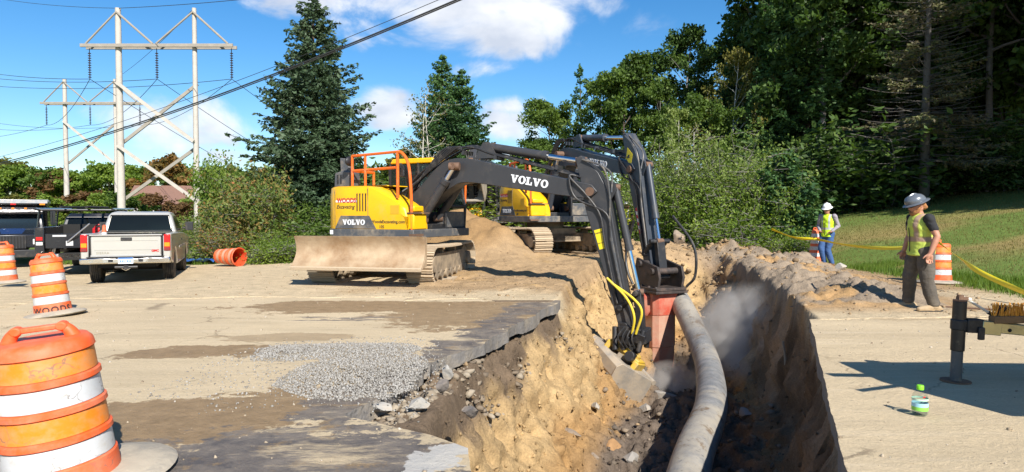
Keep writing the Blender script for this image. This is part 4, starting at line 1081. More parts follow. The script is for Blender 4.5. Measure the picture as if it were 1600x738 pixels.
bkt = b.build('breaker_bracket', mat('bracket_dark', (.035, .028, .025), .6, dust=.3, dscale=4, dustcol=(.17, .11, .08)), ex2, bevel=.01)
def octo(h, w, z, c=.1): return [(h, -w + c, z), (h, w - c, z), (h - c, w, z), (-h + c, w, z), (-h, w - c, z), (-h, -w + c, z), (-h + c, -w, z), (h - c, -w, z)]
b = MB(HB @ Matrix.Translation((.04, 0, 0))); b.rings([octo(0.324, 0.324, -.49), octo(0.324, 0.324, -.72), octo(0.285, 0.295, -.95)]); hb = b.build('breaker', HAMR, ex2, smooth=20, bevel=.012)
b = MB(HB @ Matrix.Translation((.04, 0, 0))); b.rings([octo(0.280, 0.290, -.951), octo(0.280, 0.290, -1.6), octo(0.271, 0.280, -1.62), octo(0.266, 0.275, -2.16), octo(0.217, 0.217, -2.26)]); b.build('breaker_housing', HAMD, hb, smooth=20, bevel=.012)
b = MB(HB @ Matrix.Translation((.04, 0, 0)))
for s in (-1, 1): b.rings([[(x, y + s * .35, z) for x, y, z in octo(.13 * k, .08 * k, zz, .04)] for k, zz in ((.6, -.50), (1, -.56), (1, -.86), (.6, -.96))])
b.each('tie_rod_cover', HAMR, hb)
b = MB(HB @ Matrix.Translation((.04, 0, 0))); b.cyl((0, 0, -2.2), (0, 0, -2.62), .10, .085, seg=14); b.build('chisel', STEEL, hb)
b = MB(HB); b.tube(catmull([(-.3, -.4, 1.0), (-.55, -.42, .3), (-.45, -.44, -.1), (-.35, -.38, -.35)], 7), .028, 8); b.tube(catmull([(.1, .3, 1.1), (.62, .42, .5), (.66, .44, -.1), (.46, .38, -.36)], 7), .028, 8)
b.each('hose', HOSE, bkt)

# ------------------------------------------------------------------ a third machine further back, its grey bucket raised behind the pile
E3 = Vector((-.85, 36.0, .1))
HD3 = math.atan2(-.98, -.2)
J3 = dict(foot=(.32, 1.52), kink=(1.6, 3.6), tip=(4.35, 3.95), end=(4.5, 2.15), link=(4.72, 2.0), tail=.6)
ex3, H3, B3, yb3, boom3, stick3 = excavator('excavator', 'excavator half hidden behind the others, pale bucket hanging over the dirt pile', E3, HD3, 0.0, J3, blade=False, tool='bucket', lettering=False)
TB3 = H3 @ Matrix.Translation((B3[0] + .1, yb3, B3[1])) @ Matrix.Rotation(R(-65), 4, 'Y')
b = MB(TB3)
prof = [(-.1, .25), (.35, .45), (.95, .35), (1.1, .0), (1.0, -.5), (.1, -.35)]
b.prism([(.0, -.25), (.25, .30), (.75, .45), (1.15, .25), (1.2, -.2), (1.05, -.55), (1.0, -.52), (1.1, -.2), (1.05, .2), (.72, .38), (.3, .25), (.08, -.22)], -.6, .6); bk3 = b.build('bucket', BUCK, ex3, bevel=.01)
b = MB(TB3)
for s in (-1, 1): b.prism([(.0, -.25), (.25, .30), (.75, .45), (1.15, .25), (1.2, -.2), (1.05, -.55)], s * .62 - .015, s * .62 + .015)
b.each('side_plate', BUCK, bk3)
b = MB(TB3); b.box((.05, 0, .1), (.4, .5, .4)); b.build('quick_hitch', BLACK, ex3, bevel=.02)
# ------------------------------------------------------------------ traffic drums
DRO = mat('drum_orange', (.74, .105, .02), .5, var=.14, vscale=5, dust=.38, dscale=4, dustcol=(.60, .25, .15), scratch=.5)
BNO = mat('drum_sheeting_orange', (.80, .22, .015), .35, var=.08, vscale=4, dust=.40, dscale=8, dustcol=(.50, .30, .15), scratch=.7)
BNW = mat('drum_sheeting_white', (.56, .57, .575), .35, var=.05, vscale=4, dust=.32, dscale=7, dustcol=(.44, .38, .30), scratch=.9)
RUBB = mat('tyre_ring_rubber', (.20, .185, .16), .85, var=.2, dust=.7, dscale=4, dustcol=(.42, .36, .27), bump=.4, bscale=20)
STENCIL = mat('stencil_black', (.06, .03, .025), .8, var=.3)
def drum(label, loc, lean=(0, 0), rz=0.0, text=None, base=True, base_off=(0, 0), rbase=.46, group='traffic drums round the work area', scale=1.0, wide=1.0):
    T = thing('traffic_drum', label, 'drum', loc, 0, group, rot=(lean[0], lean[1], rz), scale=(scale * wide, scale * wide, scale))
    # stepped body: bands narrow upwards, ribs between
    segs = [(.00, .285), (.20, .275), (.21, .262), (.345, .258), (.355, .272), (.385, .270), (.395, .254), (.53, .250), (.54, .264), (.57, .262), (.58, .246), (.715, .242), (.725, .256), (.755, .254), (.765, .238), (.90, .234), (.91, .246), (.955, .238), (.985, .215), (.992, .17), (.985, .02)]
    wob = lambda t, z: 1 + .008 * math.sin(3 * t + z * 5) + .004 * math.sin(7 * t - z * 9)
    b = MB(); b.lathe([(r, z) for z, r in segs], 44, wob=wob); body = b.build('drum_body', DRO, T, smooth=45)
    for k, z0 in enumerate((.215, .40, .585, .77)):
        i0, i1 = [(r, z) for z, r in segs if abs(z - (z0 - .005)) < .012][-1], None
        r0 = {0: .262, 1: .254, 2: .246, 3: .238}[k]
        b = MB(); n = 44
        prof = [(r0 + .0035, z0), (r0 - .001, z0 + .128)]
        vs = []; fs = []
        for r, z in prof:
            for j in range(n):
                t = 2 * PI * j / n; w = wob(t, z); vs.append((r * w * math.cos(t), r * w * math.sin(t), z))
        for j in range(n): fs.append((j, (j + 1) % n, n + (j + 1) % n, n + j))
        b.add(vs, fs); b.build('reflective_band', BNW if k in (0, 2) else BNO, T, smooth=60)
    b = MB()
    for s in (-1, 1): b.tube(catmull([(s * .155, 0, .96), (s * .135, 0, 1.02), (s * .105, 0, 1.055)], 4), [.045, .04, .038, .036, .034, .033, .032, .032, .032], 10); b.cyl((s * .105, -.032, 1.055), (s * .105, .032, 1.055), .03, seg=12)
    b.box((0, 0, 1.055), (.21, .05, .034)); b.build('handle', DRO, T, bevel=.008)
    if base:
        b = MB(); b.lathe([(.292, .0), (rbase - .02, .0), (rbase, .02), (rbase - .03, .045), (.34, .07), (.292, .085)], 40, c=(base_off[0], base_off[1], 0)); b.build('rubber_base', RUBB, T)
    if text:
        V0, F0 = text_geo(text, .145, .003, .004, 0, 1.15)
        out = []
        for p in V0:
            a = p.x / .28; r = .285 + p.z - .012 * 0; out.append((r * math.sin(a), -r * math.cos(a), .105 + p.y))
        d = MB(Matrix.Rotation(R(-text_turn), 4, 'Z')); d.add(out, F0); d.build('stencil_lettering', STENCIL, T, smooth=0)
    return T
text_turn = -30
p = gnd(84, 492); drum('faded orange drum stencilled with black capital letters on a flat rubber ring', (p.x, p.y, -.01), (0, R(-7)), text='WOODS', rbase=.50, scale=.92)
drum('largest orange and white drum, nearest to us at the lower left corner', (-2.69, 4.10, -.04), (R(1.5), R(-6.0)), rz=.35, rbase=.46, base_off=(.10, .05), scale=.92, wide=1.2)
p = gnd(8, 443, -.05); drum('orange and white drum cut off by the left edge, in front of the dump truck', (p.x, p.y, p.z), (0, R(-3)), rbase=.46, scale=.92)
p = gnd(1467, 443); drum('orange and white drum on a grey rubber ring behind the worker with the dark helmet', (p.x, p.y, tz(p.x, p.y)), (0, R(2)), rbase=.52, rz=1.0, scale=.92)
# slim channelizer cone beside the far worker
p = gnd(1273, 414); T = thing('channelizer_cone', 'slim orange and white marker cone with a white slab base beside the far worker', 'cone', (p.x, p.y, tz(p.x, p.y)), .2)
b = MB(); b.lathe([(.20, .03), (.185, .1), (.10, 1.0), (.085, 1.03), (.06, 1.06), (.0, 1.062)], 28); b.build('cone_body', DRO, T)
for z0 in (.22, .42, .62, .82):
    r = lambda z: .185 - (z - .1) * (.085 / .9) + .003
    b = MB(); n = 28; vs = [(r(z) * math.cos(2 * PI * j / n), r(z) * math.sin(2 * PI * j / n), z) for z in (z0, z0 + .11) for j in range(n)]; b.add(vs, [(j, (j + 1) % n, n + (j + 1) % n, n + j) for j in range(n)]); b.build('reflective_band', BNW, T, smooth=60)
b = MB(); b.box((0, 0, .035), (.46, .46, .07)); b.build('slab_base', BNW, T, bevel=.015)
b = MB(); b.tube(catmull([(-.05, 0, 1.05), (-.05, 0, 1.10), (.05, 0, 1.10), (.05, 0, 1.05)], 4), .014, 6); b.build('handle', DRO, T)
# orange barrel lying on its side by the shrubs
p = at(374, 405, 22.6); T = thing('fallen_barrel', 'orange plastic barrel lying on its side, open end towards us, by the shrubs', 'barrel', (p.x, p.y, tz(p.x, p.y) + .30), 0, rot=(R(-90), 0, R(62)))
b = MB()
n = 32; pr = [(.30, -.02), (.315, 0), (.29, .04), (.275, .3), (.285, .32), (.265, .34), (.255, .6), (.265, .62), (.245, .64), (.24, .95), (.05, .96)]
inn = [(.275, -.01), (.255, .3), (.235, .9), (.02, .92)]
b.lathe(pr, n); b2 = b.build('barrel_shell', DRO, T)
b = MB(); vs = [(r * math.cos(2 * PI * j / n), r * math.sin(2 * PI * j / n), z) for r, z in [(.301, -.022)] + inn for j in range(n)]; fs = []
for i in range(4):
    for j in range(n): fs.append((i * n + j, i * n + (j + 1) % n, (i + 1) * n + (j + 1) % n, (i + 1) * n + j))
b.add(vs, fs); b.build('barrel_lining', mat('drum_inside', (.62, .07, .02), .6), T, smooth=60)
me0 = b2.data
bm = bmesh.new(); bm.from_mesh(me0); bmesh.ops.delete(bm, geom=[f for f in bm.faces if len(f.verts) > 8 and f.calc_center_median().z < .2], context='FACES'); bm.to_mesh(me0); bm.free()
for z0 in (.10, .42, .70):
    b = MB(); r = .286 - (z0 - .05) * .042 / .6; vs = [(rr_ * math.cos(2 * PI * j / n), rr_ * math.sin(2 * PI * j / n), z) for rr_, z in ((r + .008, z0), (r + .002, z0 + .12)) for j in range(n)]
    b.add(vs, [(j, (j + 1) % n, n + (j + 1) % n, n + j) for j in range(n)]); b.build('reflective_band', mat('sheeting_faded', (.60, .30, .20), .5, dust=.3), T, smooth=60)

# ------------------------------------------------------------------ vehicles
TYRE = mat('tyre', (.022, .022, .023), .85, var=.2, dust=.45, dscale=4, dustcol=(.22, .18, .13), bump=.4, bscale=30)
RIM = mat('rim', (.50, .50, .51), .35, .8, dust=.3, dscale=8)
PEWTER = mat('truck_paint', (.52, .50, .455), .28, .35, var=.03, dust=.18, dscale=1.2, dustcol=(.50, .42, .31), coat=.5)
TBLACK = mat('black_paint', (.012, .013, .017), .25, var=.2, dust=.12, dscale=2, dustcol=(.16, .14, .115), coat=.4)
TBLUE = mat('hood_blue', (.02, .05, .16), .25, var=.2, coat=.5, dust=.1)
UNDER = mat('underbody', (.015, .014, .013), .9)
DGLASS = glass('dark_glass', (.10, .13, .14), .35, .3)
WGLASS = glass('truck_windscreen', (.20, .30, .38), .35, .3)
LRED = mat('lamp_red', (.50, .012, .012), .25, var=.1)
LAMB = mat('lamp_amber', (.85, .25, .01), .3, var=.1)
LWHT = mat('lamp_clear', (.75, .74, .70), .2, var=.05)
CHR = mat('bumper_chrome', (.78, .77, .74), .16, 1.0, var=.05, dust=.25, dscale=3)
PLATE = mat('plate_white', (.62, .68, .78), .5)
PLATEB = mat('plate_blue', (.05, .16, .45), .5)
def wheel(parent, c, r, w, name='wheel', side=1):
    b = MB(Matrix.Translation(c) @ Matrix.Rotation(PI / 2, 4, 'X'))
    b.lathe([(r * .6, -w / 2 + .01), (r * .8, -w / 2), (r * .95, -w * .46), (r, -w * .36), (r, w * .36), (r * .95, w * .46), (r * .8, w / 2), (r * .6, w / 2 - .01)], 36)
    t = b.build(name, TYRE, parent)
    g = MB(Matrix.Translation(c) @ Matrix.Rotation(PI / 2, 4, 'X'))
    for k in (-.24, -.08, .08, .24): g.lathe([(r + .004, k * w - .008), (r + .006, k * w), (r + .004, k * w + .008)], 36)
    g.each('tread_rib', UNDER, t)
    b = MB(Matrix.Translation(c) @ Matrix.Rotation(PI / 2, 4, 'X')); b.lathe([(r * .62, -w * .42), (r * .55, -w * .30), (r * .2, -w * .32), (.02, -w * .34)], 24); b.lathe([(r * .62, w * .42), (r * .55, w * .30), (r * .2, w * .32), (.02, w * .34)], 24)
    b.build('rim', RIM, t)
    return t
def arch(cx, r, n=10, z0=0.0): return [(cx + r * math.cos(PI * k / n), z0 + r * math.sin(PI * k / n)) for k in range(n + 1)]

def pickup(label, loc, rz):
    T = thing('pickup_truck', label, 'pickup truck', loc, rz)
    W = 1.0
    # lower body side silhouette with wheel arches (x forward, rear bumper at x=0)
    wr, wf, wz = 1.18, 4.72, .40
    ar = [(x, z) for x, z in arch(wr, .50, 12, wz)][::-1]; af = [(x, z) for x, z in arch(wf, .50, 12, wz)][::-1]
    low = [(.06, .62)] + [(wr - .5, .50)] + ar[1:-1] + [(wr + .5, .42), (wf - .5, .42)] + af[1:-1] + [(wf + .5, .50), (5.70, .55), (5.76, .95), (5.60, 1.10), (4.0, 1.22), (2.30, 1.28), (.05, 1.30), (.03, 1.0)]
    b = MB()
    for y0, y1 in ((-W, -W + .14), (W - .14, W)): b.prism(low, y0, y1)
    b.box((.9, -W + .08, 1.305), (2.5, .14, .03)) if False else None
    body = b.build('body', PEWTER, T, smooth=35, bevel=.045, segs=3)
    b = MB(); b.prism([(2.35, .6), (5.6, .6), (5.66, 1.06), (4.0, 1.19), (2.35, 1.25)], -W + .13, W - .13); b.prism([(5.55, .5), (5.75, .55), (5.72, 1.0), (5.5, 1.08)], -W + .05, W - .05); b.build('hood', PEWTER, body, bevel=.03)
    b = MB(); b.box((2.2, 0, .62), (4.2, 1.5, .16)); b.box((1.18, 0, .42), (.25, 1.5, .2)); b.box((3.0, .3, .5), (2.2, .4, .2)); b.box((.5, 0, .52), (.8, 1.3, .14)); b.build('underbody', UNDER, T)
    b = MB(); b.box((1.2, 0, .78), (2.2, 1.72, .06)); b.box((2.3, 0, 1.0), (.05, 1.72, .5)); b.build('bed_floor', UNDER, T)
    # tailgate
    b = MB(); b.box((.02, 0, .99), (.09, 1.56, .54)); tg = b.build('tailgate', PEWTER, T, bevel=.03, segs=3)
    b = MB(); b.box((-.028, 0, .90), (.012, 1.40, .012)); b.box((-.028, 0, 1.13), (.012, 1.40, .008)); b.each('tailgate_crease', PEWTER, tg)
    b = MB(); b.box((-.012, .786, .99), (.05, .012, .52)); b.box((-.012, -.786, .99), (.05, .012, .52)); b.each('panel_gap', UNDER, tg)
    b = MB(); b.box((-.005, 0, 1.265), (.12, 1.6, .035)); b.box((-.03, 0, .75), (.05, 1.56, .05)); b.build('tailgate_cap', mat('cap_grey', (.35, .34, .32), .5), tg, bevel=.01)
    b = MB(); b.box((-.03, 0, 1.165), (.03, .25, .085)); b.build('handle', BLACK, tg, bevel=.012)
    decal('badge', text_geo('SIERRA', .075, .006, .001, 0, 1.25), frame((-.03, .52, .825), (0, -1, 0), (0, 0, 1)), CHR, tg)
    decal('badge', text_geo('GMC', .075, .006, .004), frame((-.03, -.64, .865), (0, -1, 0), (0, 0, 1)), LRED, tg)
    for s in (-1, 1):
        b = MB(); b.box((.01, s * .905, .97), (.10, .17, .56)); cl = b.build('corner_panel', PEWTER, T, bevel=.02)
        b = MB(); b.box((-.035, s * .915, 1.07), (.06, .15, .42)); tl = b.build('tail_lamp', LRED, T, bevel=.018)
        b = MB(); b.box((-.068, s * .915, 1.02), (.01, .12, .10)); b.build('turn_lens', LAMB, tl)
        b = MB(); b.box((-.068, s * .915, .91), (.01, .12, .07)); b.build('reverse_lens', mat('lamp_dark', (.22, .03, .03), .25), tl)
    # bumper, plate, hitch
    b = MB(); b.prism([(-1.0, .56), (1.0, .56), (1.0, .70), (.55, .72), (.3, .70), (-.3, .70), (-.55, .72), (-1.0, .70)], -.17, -.05, 'yz'); bu = b.build('rear_bumper', CHR, T, bevel=.03)
    b = MB(); b.box((-.09, 0, .725), (.17, 1.7, .02)); b.build('bumper_step', BLACK, bu)
    b = MB(); b.box((-.176, 0, .635), (.01, .33, .15)); pl = b.build('number_plate', PLATE, bu)
    b = MB(); b.box((-.183, 0, .695), (.004, .32, .03)); b.build('plate_band', PLATEB, pl)
    b = MB()
    for k in range(7):
        if k != 3: b.box((-.183, .11 - k * .037, .62), (.004, .022, .055))
    b.each('plate_characters', PLATEB, pl)
    for s in (-1, 1): b = MB(); b.box((-.176, s * .33, .64), (.01, .10, .07)); b.build('step_recess', BLACK, bu)
    b = MB(); b.box((-.02, 0, .47), (.25, .1, .1)); b.tube([(-.1, -.25, .47), (-.1, .25, .47)], .035, 8); b.build('tow_hitch', BLACK, T)
    b = MB(); b.tube(catmull([(-.14, -.09, .44), (-.18, 0, .40), (-.14, .09, .44)], 5), .012, 6); b.build('tow_ring', CHR, T)
    # cab
    zt = 1.86
    def sec(z, x0, x1, w): return [(x0, -w, z), (x1, -w, z), (x1, w, z), (x0, w, z)]
    b = MB(); b.rings([sec(1.26, 2.34, 4.35, .93), sec(1.74, 2.50, 3.75, .80), sec(zt - .04, 2.58, 3.60, .74), sec(zt, 2.72, 3.45, .62)])
    cab = b.build('cab', PEWTER, T, smooth=30, bevel=.055, segs=3)
    def pan(name, pts, m): b = MB(); b.add(pts, [(0, 1, 2, 3)]); return b.build(name, m, cab, smooth=0)
    e = .012
    pan('rear_window', [(2.365 - e, -.80, 1.33), (2.365 - e, .80, 1.33), (2.495 - e, .71, 1.735), (2.495 - e, -.71, 1.735)], DGLASS)
    b = MB(); b.tube([(2.35, -.82, 1.31), (2.35, .82, 1.31), (2.49, .73, 1.75), (2.49, -.73, 1.75), (2.35, -.82, 1.31)], .016, 6); b.build('window_seal', BLACK, cab)
    for s in (-1, 1): pan('side_window', [(2.62, s * (.92 + e), 1.31), (4.1, s * (.92 + e), 1.31), (3.62, s * (.805 + e), 1.735), (2.72, s * (.805 + e), 1.735)], DGLASS); 
    pan('windscreen', [(4.30 + e, -.85, 1.30), (4.30 + e, .85, 1.30), (3.78 + e, .72, 1.73), (3.78 + e, -.72, 1.73)], DGLASS)
    b = MB(); b.box((2.60, 0, zt - .055), (.05, .36, .035), (0, -.35, 0)); b.build('brake_lamp', LRED, cab, bevel=.008)
    for s in (-1, 1):
        b = MB(); b.box((3.95, s * 1.15, 1.42), (.10, .22, .26)); b.tube([(3.95, s * .95, 1.35), (3.95, s * 1.1, 1.38)], .03, 8); b.build('wing_mirror', BLACK, T, bevel=.04)
        b = MB(); b.box((3.0, s * (W + .004), 1.05), (.16, .02, .05)); b.build('door_handle', BLACK, T)
        b = MB(); b.box((3.3, s * (W + .002), .86), (1.9, .01, .06)); b.build('side_moulding', mat('cap_grey', (.35, .34, .32), .5), T)
    for x in (wr, wf):
        for s in (-1, 1): wheel(T, (x, s * .84, .40), .40, .27)
    for s in (-1, 1): b = MB(); b.box((5.74, s * .75, .85), (.06, .35, .2)); b.build('head_lamp', LWHT, T, bevel=.02)
    return T
rr_c = at(258, 436, 18.4)      # rear right tyre
hd = R(90 + 21)
pk = pickup('beige pickup truck parked with its tailgate towards us', (0, 0, 0), hd)
c_, s_ = math.cos(hd), math.sin(hd)
# put rear wheels where the photo has them
axle = Vector((-10.05, 18.35, 0))
off = Vector((c_ * 1.18, s_ * 1.18, 0)); pk.location = axle - off; pk.location.z = tz(axle.x, axle.y) - .03

# small traffic cone in the pickup bed
T = thing('small_cone', 'small orange and white cone standing in the pickup bed', 'cone', pk.matrix_basis @ Vector((1.9, .80, .82)), 0)
b = MB(); b.lathe([(.13, .03), (.11, .05), (.04, .66), (.0, .68)], 20); b.build('cone_body', DRO, T)
b = MB(); n = 20; r = lambda z: .11 - (z - .05) * .07 / .61 + .004; vs = [(r(z) * math.cos(2 * PI * j / n), r(z) * math.sin(2 * PI * j / n), z) for z in (.25, .48) for j in range(n)]; b.add(vs, [(j, (j + 1) % n, n + (j + 1) % n, n + j) for j in range(n)]); b.build('reflective_collar', BNW, T, smooth=60)
b = MB(); b.box((0, 0, .015), (.3, .3, .03)); b.build('cone_base', DRO, T, bevel=.005)

# black service truck with side boxes and a pipe rack, seen from behind
def service_truck(loc, rz):
    T = thing('service_truck', 'black utility truck with side boxes and overhead rack beside the beige pickup', 'truck', loc, rz)
    b = MB(); b.box((1.25, 0, .95), (2.5, 1.5, .10)); b.box((2.5, 0, 1.1), (.1, 1.9, .8)); b.box((2.0, 0, .6), (4.4, .9, .2)); b.build('bed', UNDER, T)
    for s in (-1, 1):
        b = MB(); b.prism([(0, .72)] + [(.75, .72)] + [(x, z) for x, z in arch(1.2, .46, 8, .45)][::-1][1:-1] + [(1.65, .72), (2.5, .72), (2.5, 1.45), (0, 1.45)], s * 1.05 - .22, s * 1.05 + .02 if s > 0 else s * 1.05 + .22)
        sb = b.each('side_box', TBLACK, T, bevel=.015)
        for x0, x1 in ((.08, .68), (1.72, 2.42)): b = MB(); b.box(((x0 + x1) / 2, s * 1.078, 1.08), (x1 - x0, .02, .62)); b.build('box_door', TBLACK, sb, bevel=.008); b = MB(); b.box(((x0 + x1) / 2, s * 1.092, 1.1), (.1, .02, .07)); b.build('latch', RIM, sb)
        b = MB(); b.box((-.01, s * .95, 1.12), (.02, .16, .10)); b.build('tail_lamp', LRED, T); b = MB(); b.box((-.01, s * .95, .98), (.02, .16, .09)); b.build('reverse_lamp', LWHT, T)
    b = MB(); b.box((.0, 0, 1.05), (.05, 1.6, .42)); tg = b.build('tailgate', TBLACK, T, bevel=.01)
    b = MB(); b.box((-.03, .45, 1.2), (.01, .34, .05)); b.box((-.03, -.35, 1.2), (.01, .14, .05)); b.box((-.03, .2, .98), (.01, .18, .14)); b.each('sticker', mat('sticker_grey', (.5, .5, .5), .5), tg)
    b = MB(); b.ell((-.06, -.5, .86), (.02, .15, .12)); b.build('hose_reel', WHITE, T)
    b = MB(); b.box((-.1, 0, .62), (.2, 1.9, .14)); b.build('rear_bumper', CHR, T, bevel=.02)
    b = MB()
    for x in (.1, 2.4):
        for s in (-1, 1): b.tube([(x, s * 1.0, 1.45), (x, s * .95, 1.95)], .03, 8)
        b.tube([(x, -1.0, 1.95), (x, 1.0, 1.95)], .03, 8)
    for s in (-1, 1): b.tube([(-.35, s * .95, 1.97), (4.3, s * .95, 2.0)], .035, 8)
    b.build('ladder_rack', TBLACK, T)
    b = MB(); b.tube([(-.4, -.3, 2.03), (4.0, -.2, 2.05)], .04, 8); b.tube([(-.6, .3, 2.03), (3.6, .35, 2.05)], .03, 8); b.each('rack_pipe', UNDER, T)
    b = MB(); b.tube([(-.06, .25, 1.02), (-.25, -.35, 1.55)], .022, 8); b.tube([(-.06, -.2, 1.0), (-.2, -.75, 1.42)], .022, 8); b.each('prop_bar', RIM, T)
    def sec(z, x0, x1, w): return [(x0, -w, z), (x1, -w, z), (x1, w, z), (x0, w, z)]
    b = MB(); b.rings([sec(.6, 2.6, 5.6, 1.0), sec(1.2, 2.58, 5.65, 1.0), sec(1.26, 2.6, 4.7, .95), sec(1.74, 2.75, 4.1, .8), sec(1.85, 2.9, 3.95, .7)]); cab = b.build('cab', TBLACK, T, smooth=30, bevel=.03)
    b = MB(); b.add([(2.605, -.8, 1.32), (2.605, .8, 1.32), (2.73, .72, 1.72), (2.73, -.72, 1.72)], [(0, 1, 2, 3)]); b.build('rear_window', DGLASS, cab, smooth=0)
    for s in (-1, 1): b = MB(); b.add([(2.85, s * .945, 1.3), (4.4, s * .945, 1.3), (4.0, s * .83, 1.7), (2.95, s * .83, 1.7)], [(0, 1, 2, 3)]); b.build('side_window', DGLASS, cab, smooth=0)
    for x in (1.2, 4.75):
        for s in (-1, 1): wheel(T, (x, s * .86, .42), .42, .26)
    return T
p = gnd(88, 414, -.2)
service_truck((-12.7, 20.2, tz(-12.7, 20.5) - .03), R(90 + 22))
# red fuel can and orange bag lying on the service truck's bed
T = thing('fuel_can', 'red fuel can standing on the bed of the black utility truck', 'can', (-12.9, 21.6, tz(-12.7, 20.5) + .98), .4)
b = MB(); b.box((0, 0, .2), (.36, .2, .40)); b.build('can_body', LRED, T, bevel=.05); b = MB(); b.tube(catmull([(-.12, 0, .4), (-.06, 0, .48), (.08, 0, .48), (.12, 0, .4)], 4), .02, 8); b.build('handle', LRED, T); b = MB(); b.cyl((.1, 0, .4), (.2, 0, .56), .022); b.build('spout', SIGNY, T)

# dump truck, nose towards us, cut by the left edge
def dump_truck(loc, rz):
    T = thing('dump_truck', 'large black dump truck facing us at the left edge, silver rim on its box', 'truck', loc, rz)
    b = MB(); b.prism([(-1.05, .95), (1.05, .95), (1.12, 1.35), (1.0, 1.72), (-1.0, 1.72), (-1.12, 1.35)], 1.7, 2.9, 'yz', poly2=[(-.95, .95), (.95, .95), (.98, 1.3), (.85, 1.52), (-.85, 1.52), (-.98, 1.3)]); hood = b.build('hood', TBLACK, T, smooth=35, bevel=.05)
    b = MB(); b.prism([(-.55, 1.66), (.55, 1.66), (.4, 1.755), (-.4, 1.755)], 1.72, 2.7, 'yz', poly2=[(-.5, 1.45), (.5, 1.45), (.35, 1.56), (-.35, 1.56)]); b.build('hood_stripe', TBLUE, hood, bevel=.02)
    b = MB(); b.box((2.92, 0, 1.2), (.06, 1.0, .55)); b.build('grille', BLACK, T, bevel=.01)
    b = MB()
    for k in range(9): b.box((2.96, -.42 + .105 * k, 1.2), (.02, .05, .48))
    b.each('grille_slot', UNDER, T)
    b = MB(); b.box((3.0, 0, .72), (.25, 2.3, .32)); b.build('front_bumper', BLACK, T, bevel=.03)
    for s in (-1, 1):
        b = MB(); b.box((2.82, s * .86, 1.2), (.2, .26, .24)); b.build('head_lamp', LWHT, T, bevel=.03)
        b = MB(); b.prism([(1.3, .75), (1.55, 1.15), (2.1, 1.35), (2.6, 1.2), (2.85, .8), (2.6, .95), (2.1, 1.15), (1.65, .95)], s * 1.2 - .2, s * 1.2 + .05); b.build('fender', TBLACK, T, bevel=.02)
        wheel(T, (2.1, s * 1.02, .52), .52, .32); wheel(T, (-2.4, s * 1.0, .52), .52, .5); wheel(T, (-3.8, s * 1.0, .52), .52, .5)
        b = MB(); b.tube([(1.2, s * 1.1, 1.7), (1.35, s * 1.42, 1.75), (1.35, s * 1.42, 2.6), (1.1, s * 1.1, 2.65)], .02, 6); b.box((1.33, s * 1.44, 2.2), (.06, .2, .62)); b.build('side_mirror', TBLACK, T)
    def sec(z, x0, x1, w): return [(x0, -w, z), (x1, -w, z), (x1, w, z), (x0, w, z)]
    b = MB(); b.rings([sec(.9, .1, 1.7, 1.12), sec(1.7, .1, 1.7, 1.12), sec(2.5, .12, 1.4, 1.02), sec(2.68, .2, 1.2, .9)]); cab = b.build('cab', TBLACK, T, smooth=30, bevel=.05)
    b = MB(); b.add([(1.70, -.98, 1.74), (1.70, .98, 1.74), (1.44, .92, 2.40), (1.44, -.92, 2.40)], [(0, 1, 2, 3)]); b.build('windscreen', WGLASS, cab, smooth=0)
    for s in (-1, 1): b = MB(); b.add([(.4, s * 1.12, 1.74), (1.5, s * 1.12, 1.74), (1.3, s * 1.05, 2.4), (.45, s * 1.05, 2.4)], [(0, 1, 2, 3)]); b.build('side_window', WGLASS, cab, smooth=0)
    b = MB(); b.prism([(1.35, 2.44), (1.78, 2.36), (1.80, 2.46), (1.3, 2.62)], -1.08, 1.08); b.build('sun_visor', TBLACK, cab, bevel=.02)
    for k in (-.45, 0, .45): b = MB(); b.box((1.35, k, 2.62), (.1, .1, .05)); b.build('roof_marker', LAMB, cab)
    b = MB(); b.prism([(-5.2, 1.3), (-.35, 1.3), (-.25, 2.7), (1.0, 2.75), (1.05, 2.86), (-.3, 2.98), (-5.3, 2.98)], -1.22, 1.22); bx = b.build('dump_box', TBLACK, T, bevel=.02)
    b = MB(); b.box((1.05, 0, 2.92), (.08, 2.5, .17)); b.box((-2.2, -1.24, 2.95), (6.4, .08, .12)); b.box((-2.2, 1.24, 2.95), (6.4, .08, .12)); b.each('box_rim', RIM, bx, bevel=.01)
    for k, mm_ in ((-1.05, LAMB), (0, LRED), (1.05, LAMB)): b = MB(); b.box((1.10, k, 2.80), (.03, .2, .06)); b.build('marker_lamp', mm_, bx)
    b = MB(); b.box((-1.5, 0, .85), (7.5, .9, .25)); b.build('chassis', UNDER, T)
    return T
p = gnd(20, 418, -.3)
dt = dump_truck((-17.9, 24.9, tz(-17.5, 24.5) - .10), R(-90 + 33)); dt.scale = (.8,) * 3
# blue tarp with clear sheeting beside the pickup
TARP = mat('blue_tarp', (.03, .10, .32), .45, bump=.8, bscale=9)
p = gnd(303, 408, -.1)
T = thing('plastic_sheet', 'crumpled clear plastic sheet and blue tarp on the ground ahead of the pickup', 'tarp', (p.x, p.y, tz(p.x, p.y)), 0)
b = MB(); n = 14
vs = [(-.9 + 1.8 * i / n, -.45 + .9 * j / n, .05 + .16 * float(fbm(np.array(i * .55), np.array(j * .55), 5, 3)) + .10) for i in range(n + 1) for j in range(n + 1)]
b.add(vs, [(i * (n + 1) + j, (i + 1) * (n + 1) + j, (i + 1) * (n + 1) + j + 1, i * (n + 1) + j + 1) for i in range(n) for j in range(n)]); b.build('tarp_fold', TARP, T, smooth=180)
b = MB(); vs = [(-.55 + 1.1 * i / n, .25 + .5 * math.sin(PI * j / n) * (.6 + .4 * math.sin(i * .9)), .05 + .85 * j / n * (.8 + .25 * math.sin(i * .7 + 1))) for i in range(n + 1) for j in range(n + 1)]
